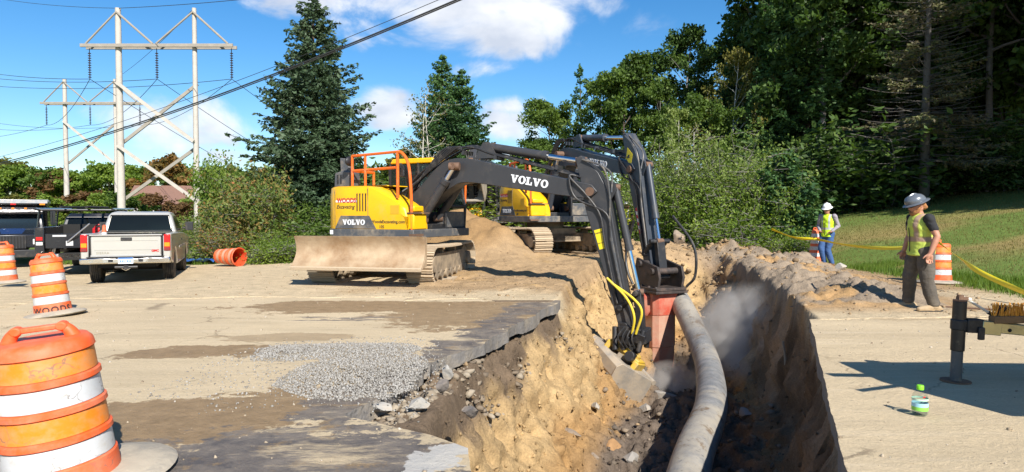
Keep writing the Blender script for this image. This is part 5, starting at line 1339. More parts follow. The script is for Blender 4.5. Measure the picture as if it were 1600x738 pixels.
b.add(vs, [(i * (n + 1) + j, (i + 1) * (n + 1) + j, (i + 1) * (n + 1) + j + 1, i * (n + 1) + j + 1) for i in range(n) for j in range(n)]); b.build('clear_sheet', glass('poly_sheet', (.80, .88, .90), .62), T, smooth=180)
# ------------------------------------------------------------------ pipe in the trench
def pipe_mat():
    m = bpy.data.materials.new('muddy_pipe'); m.use_nodes = True; N = m.node_tree.nodes; L = m.node_tree.links; b = N['Principled BSDF']; b.inputs['Roughness'].default_value = .62
    t = N.new('ShaderNodeTexCoord')
    def noise(s_, d, r=.7):
        n = N.new('ShaderNodeTexNoise'); n.inputs['Scale'].default_value = s_; n.inputs['Detail'].default_value = d; n.inputs['Roughness'].default_value = r; L.new(t.outputs['Object'], n.inputs[0]); return n.outputs['Fac']
    def ramp(v, a0, a1, b1=1.0):
        n = N.new('ShaderNodeMapRange'); n.inputs['From Min'].default_value = a0; n.inputs['From Max'].default_value = a1; n.inputs['To Max'].default_value = b1; L.new(v, n.inputs['Value']); return n.outputs[0]
    def mix(f, a, c):
        q = N.new('ShaderNodeMix'); q.data_type = 'RGBA'; L.new(f, q.inputs[0])
        for i, v in ((6, a), (7, c)):
            if isinstance(v, tuple): q.inputs[i].default_value = v + (1,)
            else: L.new(v, q.inputs[i])
        return q.outputs[2]
    c = mix(ramp(noise(4.5, 9), .38, .64), (.14, .145, .152), (.28, .275, .265))
    c = mix(ramp(noise(.9, 9, .7), .46, .60, .75), c, (.37, .325, .255))
    c = mix(ramp(noise(2.1, 9, .75), .56, .62, .95), c, (.16, .11, .065))
    c = mix(ramp(noise(9, 8), .60, .66, .8), c, (.075, .075, .08))
    L.new(c, b.inputs['Base Color'])
    bp = N.new('ShaderNodeBump'); bp.inputs['Strength'].default_value = .6; bp.inputs['Distance'].default_value = .03; L.new(noise(7, 8), bp.inputs['Height']); L.new(bp.outputs[0], b.inputs['Normal'])
    return m
PIPE = pipe_mat()
pts = [(.9, 4.6, -1.95), (1.45, 6.4, -1.85), (2.36, 8.95, -1.62), (3.25, 11.2, -1.55), (3.98, 13.9, -1.52), (4.25, 15.6, -1.30), (4.30, 17.0, -.85), (4.25, 18.2, -.42), (4.1, 19.4, -.15)]
b = MB(); b.tube(catmull(pts, 10), .262, 28); tag(b.build('water_pipe', PIPE, None, smooth=60), 'long bent grey pipe caked with mud lying along the trench', 'pipe')

# ------------------------------------------------------------------ larger rocks and broken paving
ROCKM = mat('rock_brown', (.24, .19, .145), .9, var=.4, vscale=4, bump=.8, bscale=14, dust=.35, dscale=3, dustcol=(.36, .25, .13))
ROCKG = mat('rock_grey', (.27, .25, .225), .9, var=.3, vscale=4, bump=.8, bscale=14, dust=.25, dscale=3)
CONC = mat('broken_concrete', (.33, .31, .275), .9, var=.3, vscale=6, bump=.7, bscale=25, dust=.35, dscale=4)
ASPH = mat('asphalt_lump', (.15, .13, .115), .95, var=.35, vscale=8, bump=1.0, bscale=30, dust=.4, dscale=4, dustcol=(.27, .21, .15))
def rock(name, label, cat, loc, size, seed, m, flat=1.0, rz=0, group=None, sub=3, tilt=(0, 0)):
    rnd = random.Random(seed); bm = bmesh.new(); bmesh.ops.create_icosphere(bm, subdivisions=sub, radius=1)
    cuts = [(Vector((rnd.uniform(-1, 1), rnd.uniform(-1, 1), rnd.uniform(-.6, 1))).normalized(), rnd.uniform(.38, .72)) for _ in range(15)]
    for v in bm.verts:
        p = v.co.copy()
        for nrm, d in cuts:
            e = p.dot(nrm) - d
            if e > 0: p -= nrm * e
        k = 1 + .10 * float(vnoise(np.array(p.x * 3 + seed), np.array(p.y * 3 + p.z * 2), seed))
        v.co = Vector((p.x * size[0] * k, p.y * size[1] * k, p.z * size[2] * k * flat))
    me = bpy.data.meshes.new(name); bm.to_mesh(me); bm.free()
    o = link(name, me, m, smooth=28); o.location = loc; o.rotation_euler = (tilt[0], tilt[1], rz)
    return tag(o, label, cat, group)
def on(px, py, Y, dz=0.0):
    p = at(px, py, Y); return (p.x, p.y, tz(p.x, p.y) + dz)
rock('boulder', 'pale grey boulder at the foot of the leafy shrubs beyond the trench', 'rock', on(1112, 346, 25.0, .25), (.95, .6, .42), 3, ROCKG)
rock('boulder', 'squat brown boulder on the far bank just right of the breaker arm', 'rock', on(1062, 352, 24.0, .2), (.38, .34, .34), 5, ROCKM)
def onslope(px, py, lo=5.0, hi=24.0):
    """where the ray through this point of the view meets the ground"""
    d = ray(px, py); d = d / d.y
    Y = np.linspace(lo, hi, 400); z = CAM_Z + d.z * Y; hit = np.nonzero(z <= terrain(d.x * Y, Y))[0]
    Y = float(Y[hit[0]]) if len(hit) else hi
    return Vector((d.x * Y, Y, CAM_Z + d.z * Y))
for lab, px, py, s, sd, m in (('dark slab of rock lying flat on the trench slope left of the bucket', 890, 676, (.26, .15, .07), 21, ROCKM), ('orange stained block in the trench below the bucket', 955, 700, (.22, .2, .16), 22, mat('rock_ochre', (.30, .17, .075), .9, var=.4, bump=.8, bscale=14)),
        ('whitish broken block at the bottom edge of the trench view', 985, 722, (.2, .18, .14), 23, ROCKG), ('pale dusty stone beneath the breaker point', 1040, 622, (.3, .25, .18), 24, ROCKG), ('pale angular stone between bucket and breaker', 1010, 640, (.2, .2, .14), 25, ROCKG),
        ('small tan stone against the bucket back', 930, 637, (.14, .12, .12), 26, CONC), ('brown stone low on the trench slope, lower than the flat slab', 925, 715, (.14, .12, .1), 27, ROCKM), ('grey stone in the shaded trench right of the pipe', 1165, 650, (.24, .2, .13), 28, ROCKG), ('brown rock in the shaded trench near the far end', 1150, 478, (.25, .22, .18), 29, ROCKM)):
    p = onslope(px, py); rock('rock', lab, 'rock', (p.x, p.y, p.z + s[2] * .25), s, sd, m, rz=sd)
for lab, px, py, s, sd, m in (('flat white concrete slab fragment at the corner of the sawn road edge', 592, 632, (.20, .09, .05), 31, CONC), ('broken concrete chunk in the soil notch of the road edge', 655, 630, (.13, .11, .07), 32, CONC), ('brown asphalt lump wedged under the road edge', 625, 608, (.16, .12, .09), 33, ASPH),
        ('pale chunk hanging on the sawn road edge near the gravel', 697, 578, (.06, .12, .10), 34, CONC), ('dark asphalt lump in the notch beside the sawn slab', 690, 600, (.14, .10, .08), 35, ASPH), ('crumbled asphalt piece at the lower tip of the notch', 735, 640, (.10, .09, .07), 36, ASPH)):
    p = gnd(px, py, -.03); rock('paving_chunk', lab, 'rubble', (p.x, p.y, -.04), s, sd, m, rz=sd * .3)
p = on(1315, 424, 18.8, .08); rock('block', 'small tan stone block lying behind the spoil bank near the far worker', 'rock', p, (.22, .14, .14), 41, CONC)
# rubble along the broken edge
pts = []; sz = []; XY = []
for k in range(900):
    t = rng.random(); i = rng.integers(4, 10); x, y = lerp(CUT_L[i], CUT_L[i + 1], t); XY.append((x + rng.uniform(.0, .35), y))
XY = np.array(XY); ZZ = terrain(XY[:, 0], XY[:, 1])
for (x, y), z in zip(XY, ZZ):
    if z > -.9: pts.append((x, y, z)); sz.append(.012 + .06 * rng.random() ** 3)
scatter('edge_rubble', pts, sz, PEB, island_mat('edge_rubble', [(.10, .08, .06), (.18, .14, .10), (.26, .21, .15), (.34, .29, .22)]), 'crumbled asphalt and soil lumps below the broken road edge', 11)
# roots and a stake in the shaded wall
p = onslope(1228, 570); b = MB(); b.tube(catmull([p + Vector((0, 0, -.1)), p + Vector((-.03, -.02, .18)), p + Vector((-.08, -.05, .42))], 5), [.022] * 10 + [.018], 8); tag(b.build('root', mat('root_wood', (.30, .26, .20), .9), None), 'pale broken root sticking out of the shaded trench wall', 'root')

# ------------------------------------------------------------------ jack stand with steel arm at right
STEELG = mat('galvanised', (.42, .43, .40), .35, .7, var=.2, vscale=3, dust=.2, dscale=5)
BRASS = mat('zinc_yellow', (.46, .42, .24), .3, .8, var=.25, vscale=3, dust=.15, dscale=5)
pj = gnd(1493, 597); T = thing('trailer_jack', 'black and grey tubular jack leg holding a shiny square steel arm at the right', 'jack', (pj.x, pj.y, 0), 0, rot=(0, R(2.0), 0))
b = MB(); b.cyl((0, 0, .0), (0, 0, .30), .05, seg=24); jl = b.build('inner_tube', mat('jack_grey', (.085, .088, .09), .45, dust=.25, dscale=5), T)
b = MB(); b.cyl((0, 0, .0), (0, 0, .018), .13, seg=24); b.build('foot_plate', PINS, T)
b = MB(); b.cyl((0, 0, .30), (0, 0, .77), .060, seg=28); b.build('outer_tube', mat('jack_black', (.012, .012, .013), .32, dust=.12, dscale=6), T, bevel=.006)
b = MB(); b.cyl((0, 0, .77), (0, 0, .785), .06, seg=20); b.cyl((0, 0, .785), (0, 0, .83), .03, seg=12); b.box((.02, 0, .80), (.09, .05, .03)); b.build('gear_cap', PINS, T)
b = MB(); b.cyl((.02, 0, .805), (.10, 0, .79), .016, seg=8); b.tube([(.07, 0, .79), (.27, .0, .675)], .012, 8); cr_ = b.build('crank_arm', mat('crank_white', (.62, .60, .54), .5), T)
b = MB(); b.tube(catmull([(.27, 0, .675), (.33, 0, .655), (.40, .0, .70)], 5), .018, 8); b.ell((.41, 0, .715), (.06, .045, .035)); b.build('crank_knob', BLACK, T)
b = MB(); b.cyl((0, 0, .50), (0, 0, .60), .07, seg=24); b.box((.13, 0, .545), (.16, .11, .13)); b.box((.17, -.07, .48), (.06, .03, .12)); b.build('mount_bracket', BLACK, T, bevel=.01)
b = MB(); b.box((1.15, .0, .485), (1.95, .10, .10), (0, R(3.6), 0)); b.build('steel_arm', BRASS, T, bevel=.008)
b = MB(); b.box((.28, 0, .53), (.18, .118, .125), (0, R(3.6), 0)); b.build('arm_sleeve', BRASS, T, bevel=.006)
for x in (.45, .62, .95, 1.3): b = MB(); b.cyl((x, -.054, .535 - .063 * x + .01), (x, -.051, .535 - .063 * x + .01), .018, seg=12); b.build('pin_hole', UNDER, T)
b = MB(); b.box((.72, .03, .24), (.05, .05, .46)); b.build('arm_prop', STEELG, T)
# unseen trailer beyond the right edge, its boxes sized to shade the pavement
b = MB(); b.box((2.0, -1.85, 1.52), (3.7, .9, 1.0)); b.box((.55, -1.9, 1.62), (.7, .7, .16)); b.box((.35, -1.75, 1.2), (.5, .5, .35)); b.box((2.4, -1.75, .80), (3.6, 1.1, .14)); b.box((2.0, -.8, .5), (.1, 1.7, .1)); b.build('trailer_body', mat('trailer_white', (.55, .56, .56), .5), T, bevel=.03)
b = MB(); b.tube([(-.25, -1.9, 1.9), (.4, -1.7, 1.7)], .05, 8); b.tube([(-.5, -1.9, 1.35), (.4, -1.62, 1.45)], .03, 8); b.build('shadow_rods', STEELG, T)  # unseen rods, added for the thin streaks in the trailer's shadow
for y in (-2.3, -.6): wheel(T, (3.6, y, .34), .34, .22)
# push broom resting on the arm
pb = Matrix.Translation((pj.x, pj.y, 0)) @ Vector((.32, -.02, .545))
T = thing('push_broom', 'wooden push broom head with orange bristles upturned on the steel arm', 'broom', (pb.x + .10, pb.y, pb.z + .055), R(4))
b = MB(); b.box((.20, 0, 0), (.62, .09, .07)); b.build('broom_block', mat('broom_wood', (.22, .13, .06), .7, var=.3, vscale=10), T, bevel=.008)
V0 = []; F0 = []; rnd = random.Random(3)
b = MB()
for k in range(170):
    x = -.10 + .60 * (k / 169); y = rnd.uniform(-.035, .035); l = rnd.uniform(.09, .125); dx = rnd.uniform(-.035, .035)
    b.tube([(x, y, .036), (x + dx, y + rnd.uniform(-.02, .02), .036 + l)], [.006, .004], 4, caps=False)
o = b.build('bristles', mat('bristles_orange', (.75, .33, .03), .6, var=.25, vscale=20), T); tag(o, kind='stuff')
# water bottle
p = gnd(1437, 650); T = thing('plastic_bottle', 'clear plastic bottle with a lime green cap standing on the right pavement', 'bottle', (p.x, p.y, .005), .3)
CLEARP = glass('bottle_plastic', (.94, .97, .97), .88)
b = MB(); b.lathe([(.045, 0), (.056, .012), (.058, .03), (.056, .07), (.058, .11), (.058, .15), (.050, .175), (.030, .198), (.020, .207), (.020, .222)], 28); b.build('bottle_shell', CLEARP, T)
b = MB(); b.lathe([(.040, .004), (.052, .014), (.0535, .09), (.0, .092)], 24); b.build('drink', glass('drink_water', (.90, .95, .93), .9), T)
b = MB(); b.lathe([(.0255, .205), (.0265, .21), (.0265, .235), (.024, .24), (.0, .241)], 20); b.build('cap', mat('cap_lime', (.22, .68, .03), .4), T)
n = 28
for z0, z1, m in ((.045, .075, mat('label_green', (.25, .60, .08), .5)), (.075, .105, mat('label_blue', (.35, .62, .72), .5)), (.125, .140, mat('label_mint', (.50, .72, .55), .5))):
    b = MB(); vs = [(.0592 * math.cos(2 * PI * j / n), .0592 * math.sin(2 * PI * j / n), z) for z in (z0, z1) for j in range(n)]; b.add(vs, [(j, (j + 1) % n, n + (j + 1) % n, n + j) for j in range(n)]); b.build('label_band', m, T, smooth=60)
b = MB(); b.ell((-.02, -.056, .158), (.014, .004, .006)); b.build('label_mark', LRED, T)
# stick lying on the dirt by the worker's boots
p = gnd(1470, 482); b = MB(); b.tube([(p.x, p.y, .03), (p.x + 1.35, p.y - .75, .03)], .016, 6); tag(b.build('bar', PINS, None), 'thin rusty bar lying on the dirt by the worker with the dark helmet', 'bar')

# ------------------------------------------------------------------ warning tape
TAPE = mat('tape_yellow', (.86, .68, .02), .4, var=.06)
def ribbon(label, pts, w=.085, sag=.0, tw=.6):
    P = catmull(pts, 10); b = MB(); vs = []; fs = []
    for i, p in enumerate(P):
        d = (P[min(i + 1, len(P) - 1)] - P[max(i - 1, 0)]).normalized(); s = d.cross(Vector((0, 0, 1))).normalized(); u = s.cross(d)
        a = tw * math.sin(i * .23) + .25; q = u * math.cos(a) + s * math.sin(a)
        vs += [p + q * w / 2, p - q * w / 2]
    for i in range(len(P) - 1): fs.append((2 * i, 2 * i + 1, 2 * i + 3, 2 * i + 2))
    b.add(vs, fs); o = b.build('caution_tape', TAPE, None, smooth=180)
    s = o.modifiers.new('thick', 'SOLIDIFY'); s.thickness = .003
    return tag(o, label, 'tape', 'yellow tape along the lawn')
a0 = at(1205, 358, 22.5); a1 = at(1276, 374, 20.9); a2 = at(1400, 388, 17.2); a3 = at(1466, 378, 15.4); a4 = at(1536, 428, 13.2); a5 = at(1625, 468, 11.6); a1b = at(1330, 384, 19.2)
ribbon('yellow tape sagging between the far shrubs and the marker cone', [a0, at(1240, 371, 21.6), a1])
ribbon('yellow tape strung from the marker cone to the drum behind the near worker', [a1, a1b, a2, a3])
ribbon('wide yellow tape running from that drum out of the right edge', [a3, at(1500, 404, 14.2), a4, a5], w=.10)

# ------------------------------------------------------------------ people
SKIN = mat('skin', (.42, .20, .125), .55, var=.1, vscale=12)
BEARD = mat('hair_ginger', (.30, .13, .045), .85, var=.35, vscale=60)
HAIRB = mat('hair_brown', (.06, .035, .02), .85, var=.3, vscale=60)
FUSE = []
def fuse(name, mb_, m, parent, voxel, smooth_it=2, noise=0.0, nscale=3.0):
    """one continuous surface grown over overlapping limbs"""
    me = mb_.mesh(name); o = bpy.data.objects.new('tmp', me); COL.objects.link(o)
    r = o.modifiers.new('r', 'REMESH'); r.mode = 'VOXEL'; r.voxel_size = voxel; r.adaptivity = 0
    s = o.modifiers.new('s', 'SMOOTH'); s.factor = .5; s.iterations = smooth_it
    FUSE.append((o, name, m, parent, noise, nscale))
def fuse_all():
    dg = bpy.context.evaluated_depsgraph_get()
    got = [bpy.data.meshes.new_from_object(q[0].evaluated_get(dg)) for q in FUSE]
    for (o, name, m, parent, noise, nscale), me2 in zip(FUSE, got):
        bpy.data.objects.remove(o)
        if noise:
            n = len(me2.vertices); co = np.empty(n * 3, np.float32); me2.vertices.foreach_get('co', co); co = co.reshape(-1, 3); nn = np.empty(n * 3, np.float32); me2.vertices.foreach_get('normal', nn); nn = nn.reshape(-1, 3)
            f = fbm(co[:, 0] * nscale * 8 + co[:, 2] * nscale * 3, co[:, 2] * nscale * 9 + co[:, 1] * nscale * 6, 77, 3)
            co = co + nn * (f * noise)[:, None]; me2.vertices.foreach_set('co', co.astype(np.float32).ravel()); me2.update()
        me2.name = name
        link(name, me2, m, parent, smooth=180)
def limb(b, pts, rs, seg=14):
    for p, r in zip(pts, rs): b.ell(p, (r, r, r), seg, 8)
    for i in range(len(pts) - 1): b.tube([pts[i], pts[i + 1]], [rs[i], rs[i + 1]], seg)
def oval(z, cx, cy, rx, ry, n=22): return [(cx + rx * math.cos(2 * PI * k / n), cy + ry * math.sin(2 * PI * k / n), z) for k in range(n)]
def vest_mat(name, base, stripe, tape, zs):
    m = bpy.data.materials.new(name); m.use_nodes = True; N = m.node_tree.nodes; L = m.node_tree.links; b = N['Principled BSDF']; b.inputs['Roughness'].default_value = .75
    t = N.new('ShaderNodeTexCoord'); s = N.new('ShaderNodeSeparateXYZ'); L.new(t.outputs['Object'], s.inputs[0])
    def M(op, a, c):
        n = N.new('ShaderNodeMath'); n.operation = op
        for i, v in enumerate((a, c)):
            if isinstance(v, (int, float)): n.inputs[i].default_value = v
            else: L.new(v, n.inputs[i])
        return n.outputs[0]
    def band(v, c, w): return M('LESS_THAN', M('ABSOLUTE', M('SUBTRACT', v, c), 0), w)
    X, Y, Z = s.outputs
    wide = None; thin = None
    ay = M('ABSOLUTE', Y, 0)
    for z in zs:
        wv = band(Z, z, .045); tv = band(Z, z, .027); wide = wv if wide is None else M('MAXIMUM', wide, wv); thin = tv if thin is None else M('MAXIMUM', thin, tv)
    up = M('GREATER_THAN', Z, zs[0]); sw = M('MULTIPLY', band(ay, .105, .036), up); stv = M('MULTIPLY', band(ay, .105, .022), up)
    wide = M('MAXIMUM', wide, sw); thin = M('MAXIMUM', thin, stv)
    n = N.new('ShaderNodeTexNoise'); n.inputs['Scale'].default_value = 14; L.new(t.outputs['Object'], n.inputs[0])
    def mix(f, a, c):
        q = N.new('ShaderNodeMix'); q.data_type = 'RGBA'; L.new(f, q.inputs[0])
        for i, v in ((6, a), (7, c)):
            if isinstance(v, tuple): q.inputs[i].default_value = v + (1,)
            else: L.new(v, q.inputs[i])
        return q.outputs[2]
    c = mix(n.outputs['Fac'], tuple(x * .8 for x in base), base); c = mix(wide, c, stripe); c = mix(thin, c, tape)
    L.new(c, b.inputs['Base Color'])
    return m

SOLE = mat('boot_sole', (.05, .045, .04), .9)
def person(label, loc, facing, P):
    """x forward, y to the person's left"""
    T = thing('person', label, 'person', loc, facing)
    sc = P.get('scale', 1.0); T.scale = (sc * P.get('wide', 1.0), sc * P.get('wide', 1.0), sc)
    hl, hr = P['hip']; kl, kr = P['knee']; al, ar = P['ankle']
    sl, sr = Vector((P.get('lean', .0), .195, 1.46)), Vector((P.get('lean', .0), -.195, 1.46))
    el, er = P['elbow']; wl, wr = P['wrist']
    ln = P.get('lean', 0)
    hc = Vector(P['head'])                                         # head centre
    # body: head, neck, trunk, arms, hands, legs as one surface
    b = MB()
    b.rings([oval(.92, 0, 0, .115, .155), oval(1.02, .0, 0, .115, .15), oval(1.15, ln * .4, 0, .115, .145), oval(1.32, ln * .8, 0, .125, .165), oval(1.44, ln, 0, .10, .165), oval(1.50, ln, 0, .06, .08)])
    limb(b, [(ln, 0, 1.47), hc + Vector((-.02, 0, -.10))], [.062, .056])
    q = Euler((0, P.get('nod', 0), P.get('turn', 0))).to_matrix()
    def hd(x, y, z): return hc + q @ Vector((x, y, z))
    rr2 = []
    for z, rx, ry, cx in ((-.125, .030, .035, .045), (-.11, .062, .052, .030), (-.07, .088, .066, .012), (-.02, .100, .074, .002), (.03, .102, .077, -.004), (.08, .092, .070, -.008), (.115, .06, .048, -.010), (.13, .02, .016, -.01)):
        rr2.append([hd(cx + rx * math.cos(2 * PI * k / 18), ry * math.sin(2 * PI * k / 18), z) for k in range(18)])
    b.rings(rr2)
    limb(b, [hd(.096, 0, .02), hd(.118, 0, -.025)], [.010, .015]); limb(b, [hd(.085, -.022, -.065), hd(.085, .022, -.065)], [.011, .011])
    for s in (-1, 1): b.ell(hd(-.005, s * .078, -.005), (.022, .010, .032))
    for s, sh, e, w in ((1, sl, el, wl), (-1, sr, er, wr)):
        e = Vector(e); w = Vector(w); limb(b, [sh, sh.lerp(e, .45), e, e.lerp(w, .3), w], [.058, .052, .042, .043, .028])
        d = (w - e).normalized(); hn = P.get('hand', {}).get(s, (0, 0, -1)); fd = Vector(hn).normalized()
        side = Vector((1, 0, 0)); side = (side - fd * side.dot(fd)).normalized(); inw = fd.cross(side) * (1 if s > 0 else -1)
        pc = w + fd * .05; limb(b, [w, w + fd * .045 + side * .020, w + fd * .085 + side * .026], [.026, .027, .021]); limb(b, [w + fd * .04 - side * .018, w + fd * .085 - side * .028], [.024, .019])
        for k, (o2, ln2) in enumerate(((.037, .072), (.0128, .085), (-.0128, .08), (-.037, .062))):
            p0 = w + fd * .088 + side * o2; p1 = p0 + fd * ln2 * .5 + inw * -.008 * s; p2 = p1 + (fd * .75 - inw * .65 * s).normalized() * ln2 * .5
            limb(b, [p0, p1, p2], [.0100, .0092, .0080], 8)
        limb(b, [w + fd * .025 + side * .028, w + fd * .055 + side * .062, w + fd * .088 + side * .078], [.014, .0115, .0095], 8)
    for h_, k_, a_ in ((hl, kl, al), (hr, kr, ar)): limb(b, [h_, k_, a_], [.085, .056, .040])
    fuse('body', b, SKIN, T, .0062)
    # trousers
    b = MB(); b.rings([oval(.84, 0, 0, .125, .165), oval(.93, 0, 0, .135, .178), oval(1.05, ln * .2, 0, .128, .168)])
    for h_, k_, a_ in ((hl, kl, al), (hr, kr, ar)):
        h_, k_, a_ = Vector(h_), Vector(k_), Vector(a_)
        limb(b, [h_ + Vector((0, 0, .04)), h_.lerp(k_, .5), k_, k_.lerp(a_, .5), a_ + Vector((0, 0, .03))], [.116, .104, .086, .084, .074])
    fuse('trousers', b, P['pants'], T, .010, 3, .016, .8)
    # boots
    for s, (a_, f) in enumerate(((al, P['toe'][0]), (ar, P['toe'][1]))):
        a_ = Vector(a_); f = Vector((math.cos(f), math.sin(f), 0)); z0 = P.get('lift', (0, 0))[s]
        b = MB(); limb(b, [a_ + Vector((0, 0, .08)), Vector((a_.x, a_.y, a_.z - .02))], [.058, .062]); g = Vector((a_.x, a_.y, a_.z - .045))
        limb(b, [g - f * .06, g + f * .05 + Vector((0, 0, .005)), g + f * .14 - Vector((0, 0, .005)), g + f * .19 - Vector((0, 0, .012))], [.047, .05, .046, .040])
        b.prism([((g + f * u + Vector((-f.y, f.x, 0)) * v).x, (g + f * u + Vector((-f.y, f.x, 0)) * v).y) for u, v in ((-.11, -.04), (.1, -.048), (.21, -.035), (.235, 0), (.21, .035), (.1, .048), (-.11, .04))], a_.z - .085, a_.z - .05, 'xy')
        fuse('boot', b, P['boots'], T, .009)
        so = MB(); so.prism([((g + f * u + Vector((-f.y, f.x, 0)) * v).x, (g + f * u + Vector((-f.y, f.x, 0)) * v).y) for u, v in ((-.105, -.040), (.1, -.046), (.20, -.034), (.225, 0), (.20, .034), (.1, .046), (-.105, .040))], a_.z - .090, a_.z - .066, 'xy'); so.build('boot_sole', SOLE, T)
    # shirt with sleeves
    b = MB(); b.rings([oval(.97, 0, 0, .128, .168), oval(1.15, ln * .4, 0, .128, .16), oval(1.32, ln * .8, 0, .138, .18), oval(1.44, ln, 0, .112, .18), oval(1.50, ln, 0, .07, .09), oval(1.53, ln, 0, .066, .072)])
    for sh, e, w in ((sl, el, wl), (sr, er, wr)):
        e = Vector(e); w = Vector(w)
        limb(b, [sh, sh.lerp(e, .45), sh.lerp(e, .62)], [.068, .064, .062]) if not P.get('long') else limb(b, [sh, sh.lerp(e, .5), e, e.lerp(w, .5), e.lerp(w, .92)], [.076, .066, .058, .05, .042])
    fuse('shirt', b, P['shirt'], T, .011, 2, .014, 1.5)
    # vest
    b = MB(); b.rings([oval(.86, .005, 0, .155, .20), oval(1.0, .0, 0, .146, .185), oval(1.15, ln * .4, 0, .144, .176), oval(1.32, ln * .8, 0, .152, .190), oval(1.42, ln, 0, .138, .168), oval(1.485, ln, 0, .105, .145), oval(1.525, ln - .015, 0, .085, .088)])
    fuse('vest', b, P['vest'], T, .011, 2, .016, 1.2)
    b = MB(); b.tube([(ln * .8 + .158, .008, 1.30), (.4 * ln + .152, .008, 1.15), (.158, .008, .92)], .006, 6); b.build('zip', BLKL, T)
    # hair / beard
    if P.get('beard'):
        b = MB(); limb(b, [hd(.055, -.055, -.075), hd(.085, -.03, -.10), hd(.092, 0, -.115), hd(.085, .03, -.10), hd(.055, .055, -.075), hd(.02, .07, -.03)], [.03, .034, .036, .034, .03, .02]); limb(b, [hd(.02, -.07, -.03), hd(.055, -.055, -.075)], [.02, .03]); fuse('beard', b, BEARD, T, .009, 1, .01, 6)
    b = MB(); b.ell(hd(-.045, 0, .0), (.072, .078, .085)); limb(b, [hd(-.07, -.03, -.05), hd(-.07, .03, -.05)], [.045, .045]); fuse('hair', b, BEARD if P.get('beard') else HAIRB, T, .010, 1, .012, 6)
    if P.get('glasses'):
        b = MB(); b.tube([hd(-.01, -.083, .018), hd(.07, -.078, .018), hd(.106, -.04, .012), hd(.112, 0, .018), hd(.106, .04, .012), hd(.07, .078, .018), hd(-.01, .083, .018)], [.006, .009, .017, .009, .017, .009, .006], 8); b.build('sunglasses', mat('glasses_black', (.01, .01, .012), .15), T)
    # hard hat: dome, full brim, ridge
    HM = Matrix.Translation(hc) @ q.to_4x4() @ Matrix.Rotation(R(5), 4, 'Y') @ Matrix.Translation((-.012, 0, .045))
    b = MB(HM); b.lathe([(.112, .0), (.118, .01), (.121, .03), (.114, .07), (.095, .105), (.06, .128), (.02, .136), (.0, .137)], 28, sx=1.16, sy=.95); hat = b.build('hard_hat', P['hat'], T)
    b = MB(HM); b.lathe([(.110, .012), (.152, -.004), (.158, -.006), (.155, .0), (.112, .02)], 28, sx=1.16, sy=.97); b.build('hat_brim', P['hat'], hat)
    b = MB(HM); b.tube(catmull([(.10, 0, .075), (.05, 0, .125), (-.03, 0, .14), (-.10, 0, .09)], 5), .012, 8); b.build('hat_ridge', P['hat'], hat)
    return T
PANT_G = mat('work_trousers_grey', (.085, .072, .058), .9, var=.35, vscale=5, bump=.5, bscale=30, dust=.3, dscale=4, dustcol=(.2, .165, .12))
JEANS = mat('jeans_blue', (.045, .10, .24), .9, var=.35, vscale=6, bump=.4, bscale=30)
BOOTT = mat('boots_tan', (.34, .235, .125), .8, var=.2, dust=.4)
BOOTB = mat('boots_brown', (.16, .085, .045), .8, var=.2, dust=.2)
SHIRTB = mat('tshirt_black', (.02, .02, .022), .9, var=.2)
SHIRTP = mat('shirt_plaid', (.28, .25, .27), .9, var=.4, vscale=30)
HATG = mat('hat_grey', (.15, .165, .185), .25, .3, var=.15)
HATW = mat('hat_white', (.80, .80, .79), .35, var=.04)
V1 = vest_mat('vest_lime_dull', (.55, .66, .10), (.36, .30, .10), (.36, .24, .17), (1.12,))
V2 = vest_mat('vest_lime', (.55, .80, .02), (.42, .62, .03), (.40, .40, .38), (1.10,))
pm = gnd(1428, 478); zz = tz(pm.x, pm.y)
Y1 = 11.35; X1 = (1440 - 800) / F_PX * Y1
person('worker in a lime vest, dark helmet and grey trousers looking down into the trench', (X1, Y1, tz(X1, Y1) - .03), math.atan2(.02, -1), dict(scale=1.03, wide=1.2, lean=.02, head=(.07, .0, 1.655), nod=.36, turn=.1,
    hip=(Vector((0, .10, .90)), Vector((0, -.10, .90))), knee=(Vector((.0, .14, .49)), Vector((.07, -.14, .49))), ankle=(Vector((-.08, .17, .085)), Vector((.06, -.17, .085))), elbow=((-.045, .275, 1.17), (.0, -.28, 1.17)), wrist=((.04, .28, .91), (.08, -.27, .92)),
    hand={1: (.12, -.05, -1), -1: (.2, .05, -1)}, toe=(R(4), R(-10)), pants=PANT_G, boots=BOOTT, shirt=SHIRTB, vest=V1, hat=HATG, beard=True, glasses=True))
Y2 = 20.9; X2 = (1293 - 800) / F_PX * Y2
person('worker in a bright vest, white helmet and blue jeans leaning by the marker cone', (X2, Y2, tz(X2, Y2) - .02), math.atan2(-.62, -.78), dict(scale=1.03, lean=-.01, head=(.04, .0, 1.665), nod=.22, turn=.1, long=True,
    hip=(Vector((0, .10, .90)), Vector((0, -.10, .90))), knee=(Vector((.05, .05, .49)), Vector((.14, -.11, .50))), ankle=(Vector((-.02, .13, .085)), Vector((.02, -.07, .085))), elbow=((-.07, .29, 1.18), (-.02, -.28, 1.18)), wrist=((.15, .20, 1.02), (.17, -.14, 1.03)),
    hand={1: (.7, -.6, -.3), -1: (.7, .6, -.3)}, toe=(R(-25), R(10)), pants=JEANS, boots=BOOTB, shirt=SHIRTP, vest=V2, hat=HATW))
Y3 = 29.5; X3 = (979 - 800) / F_PX * Y3
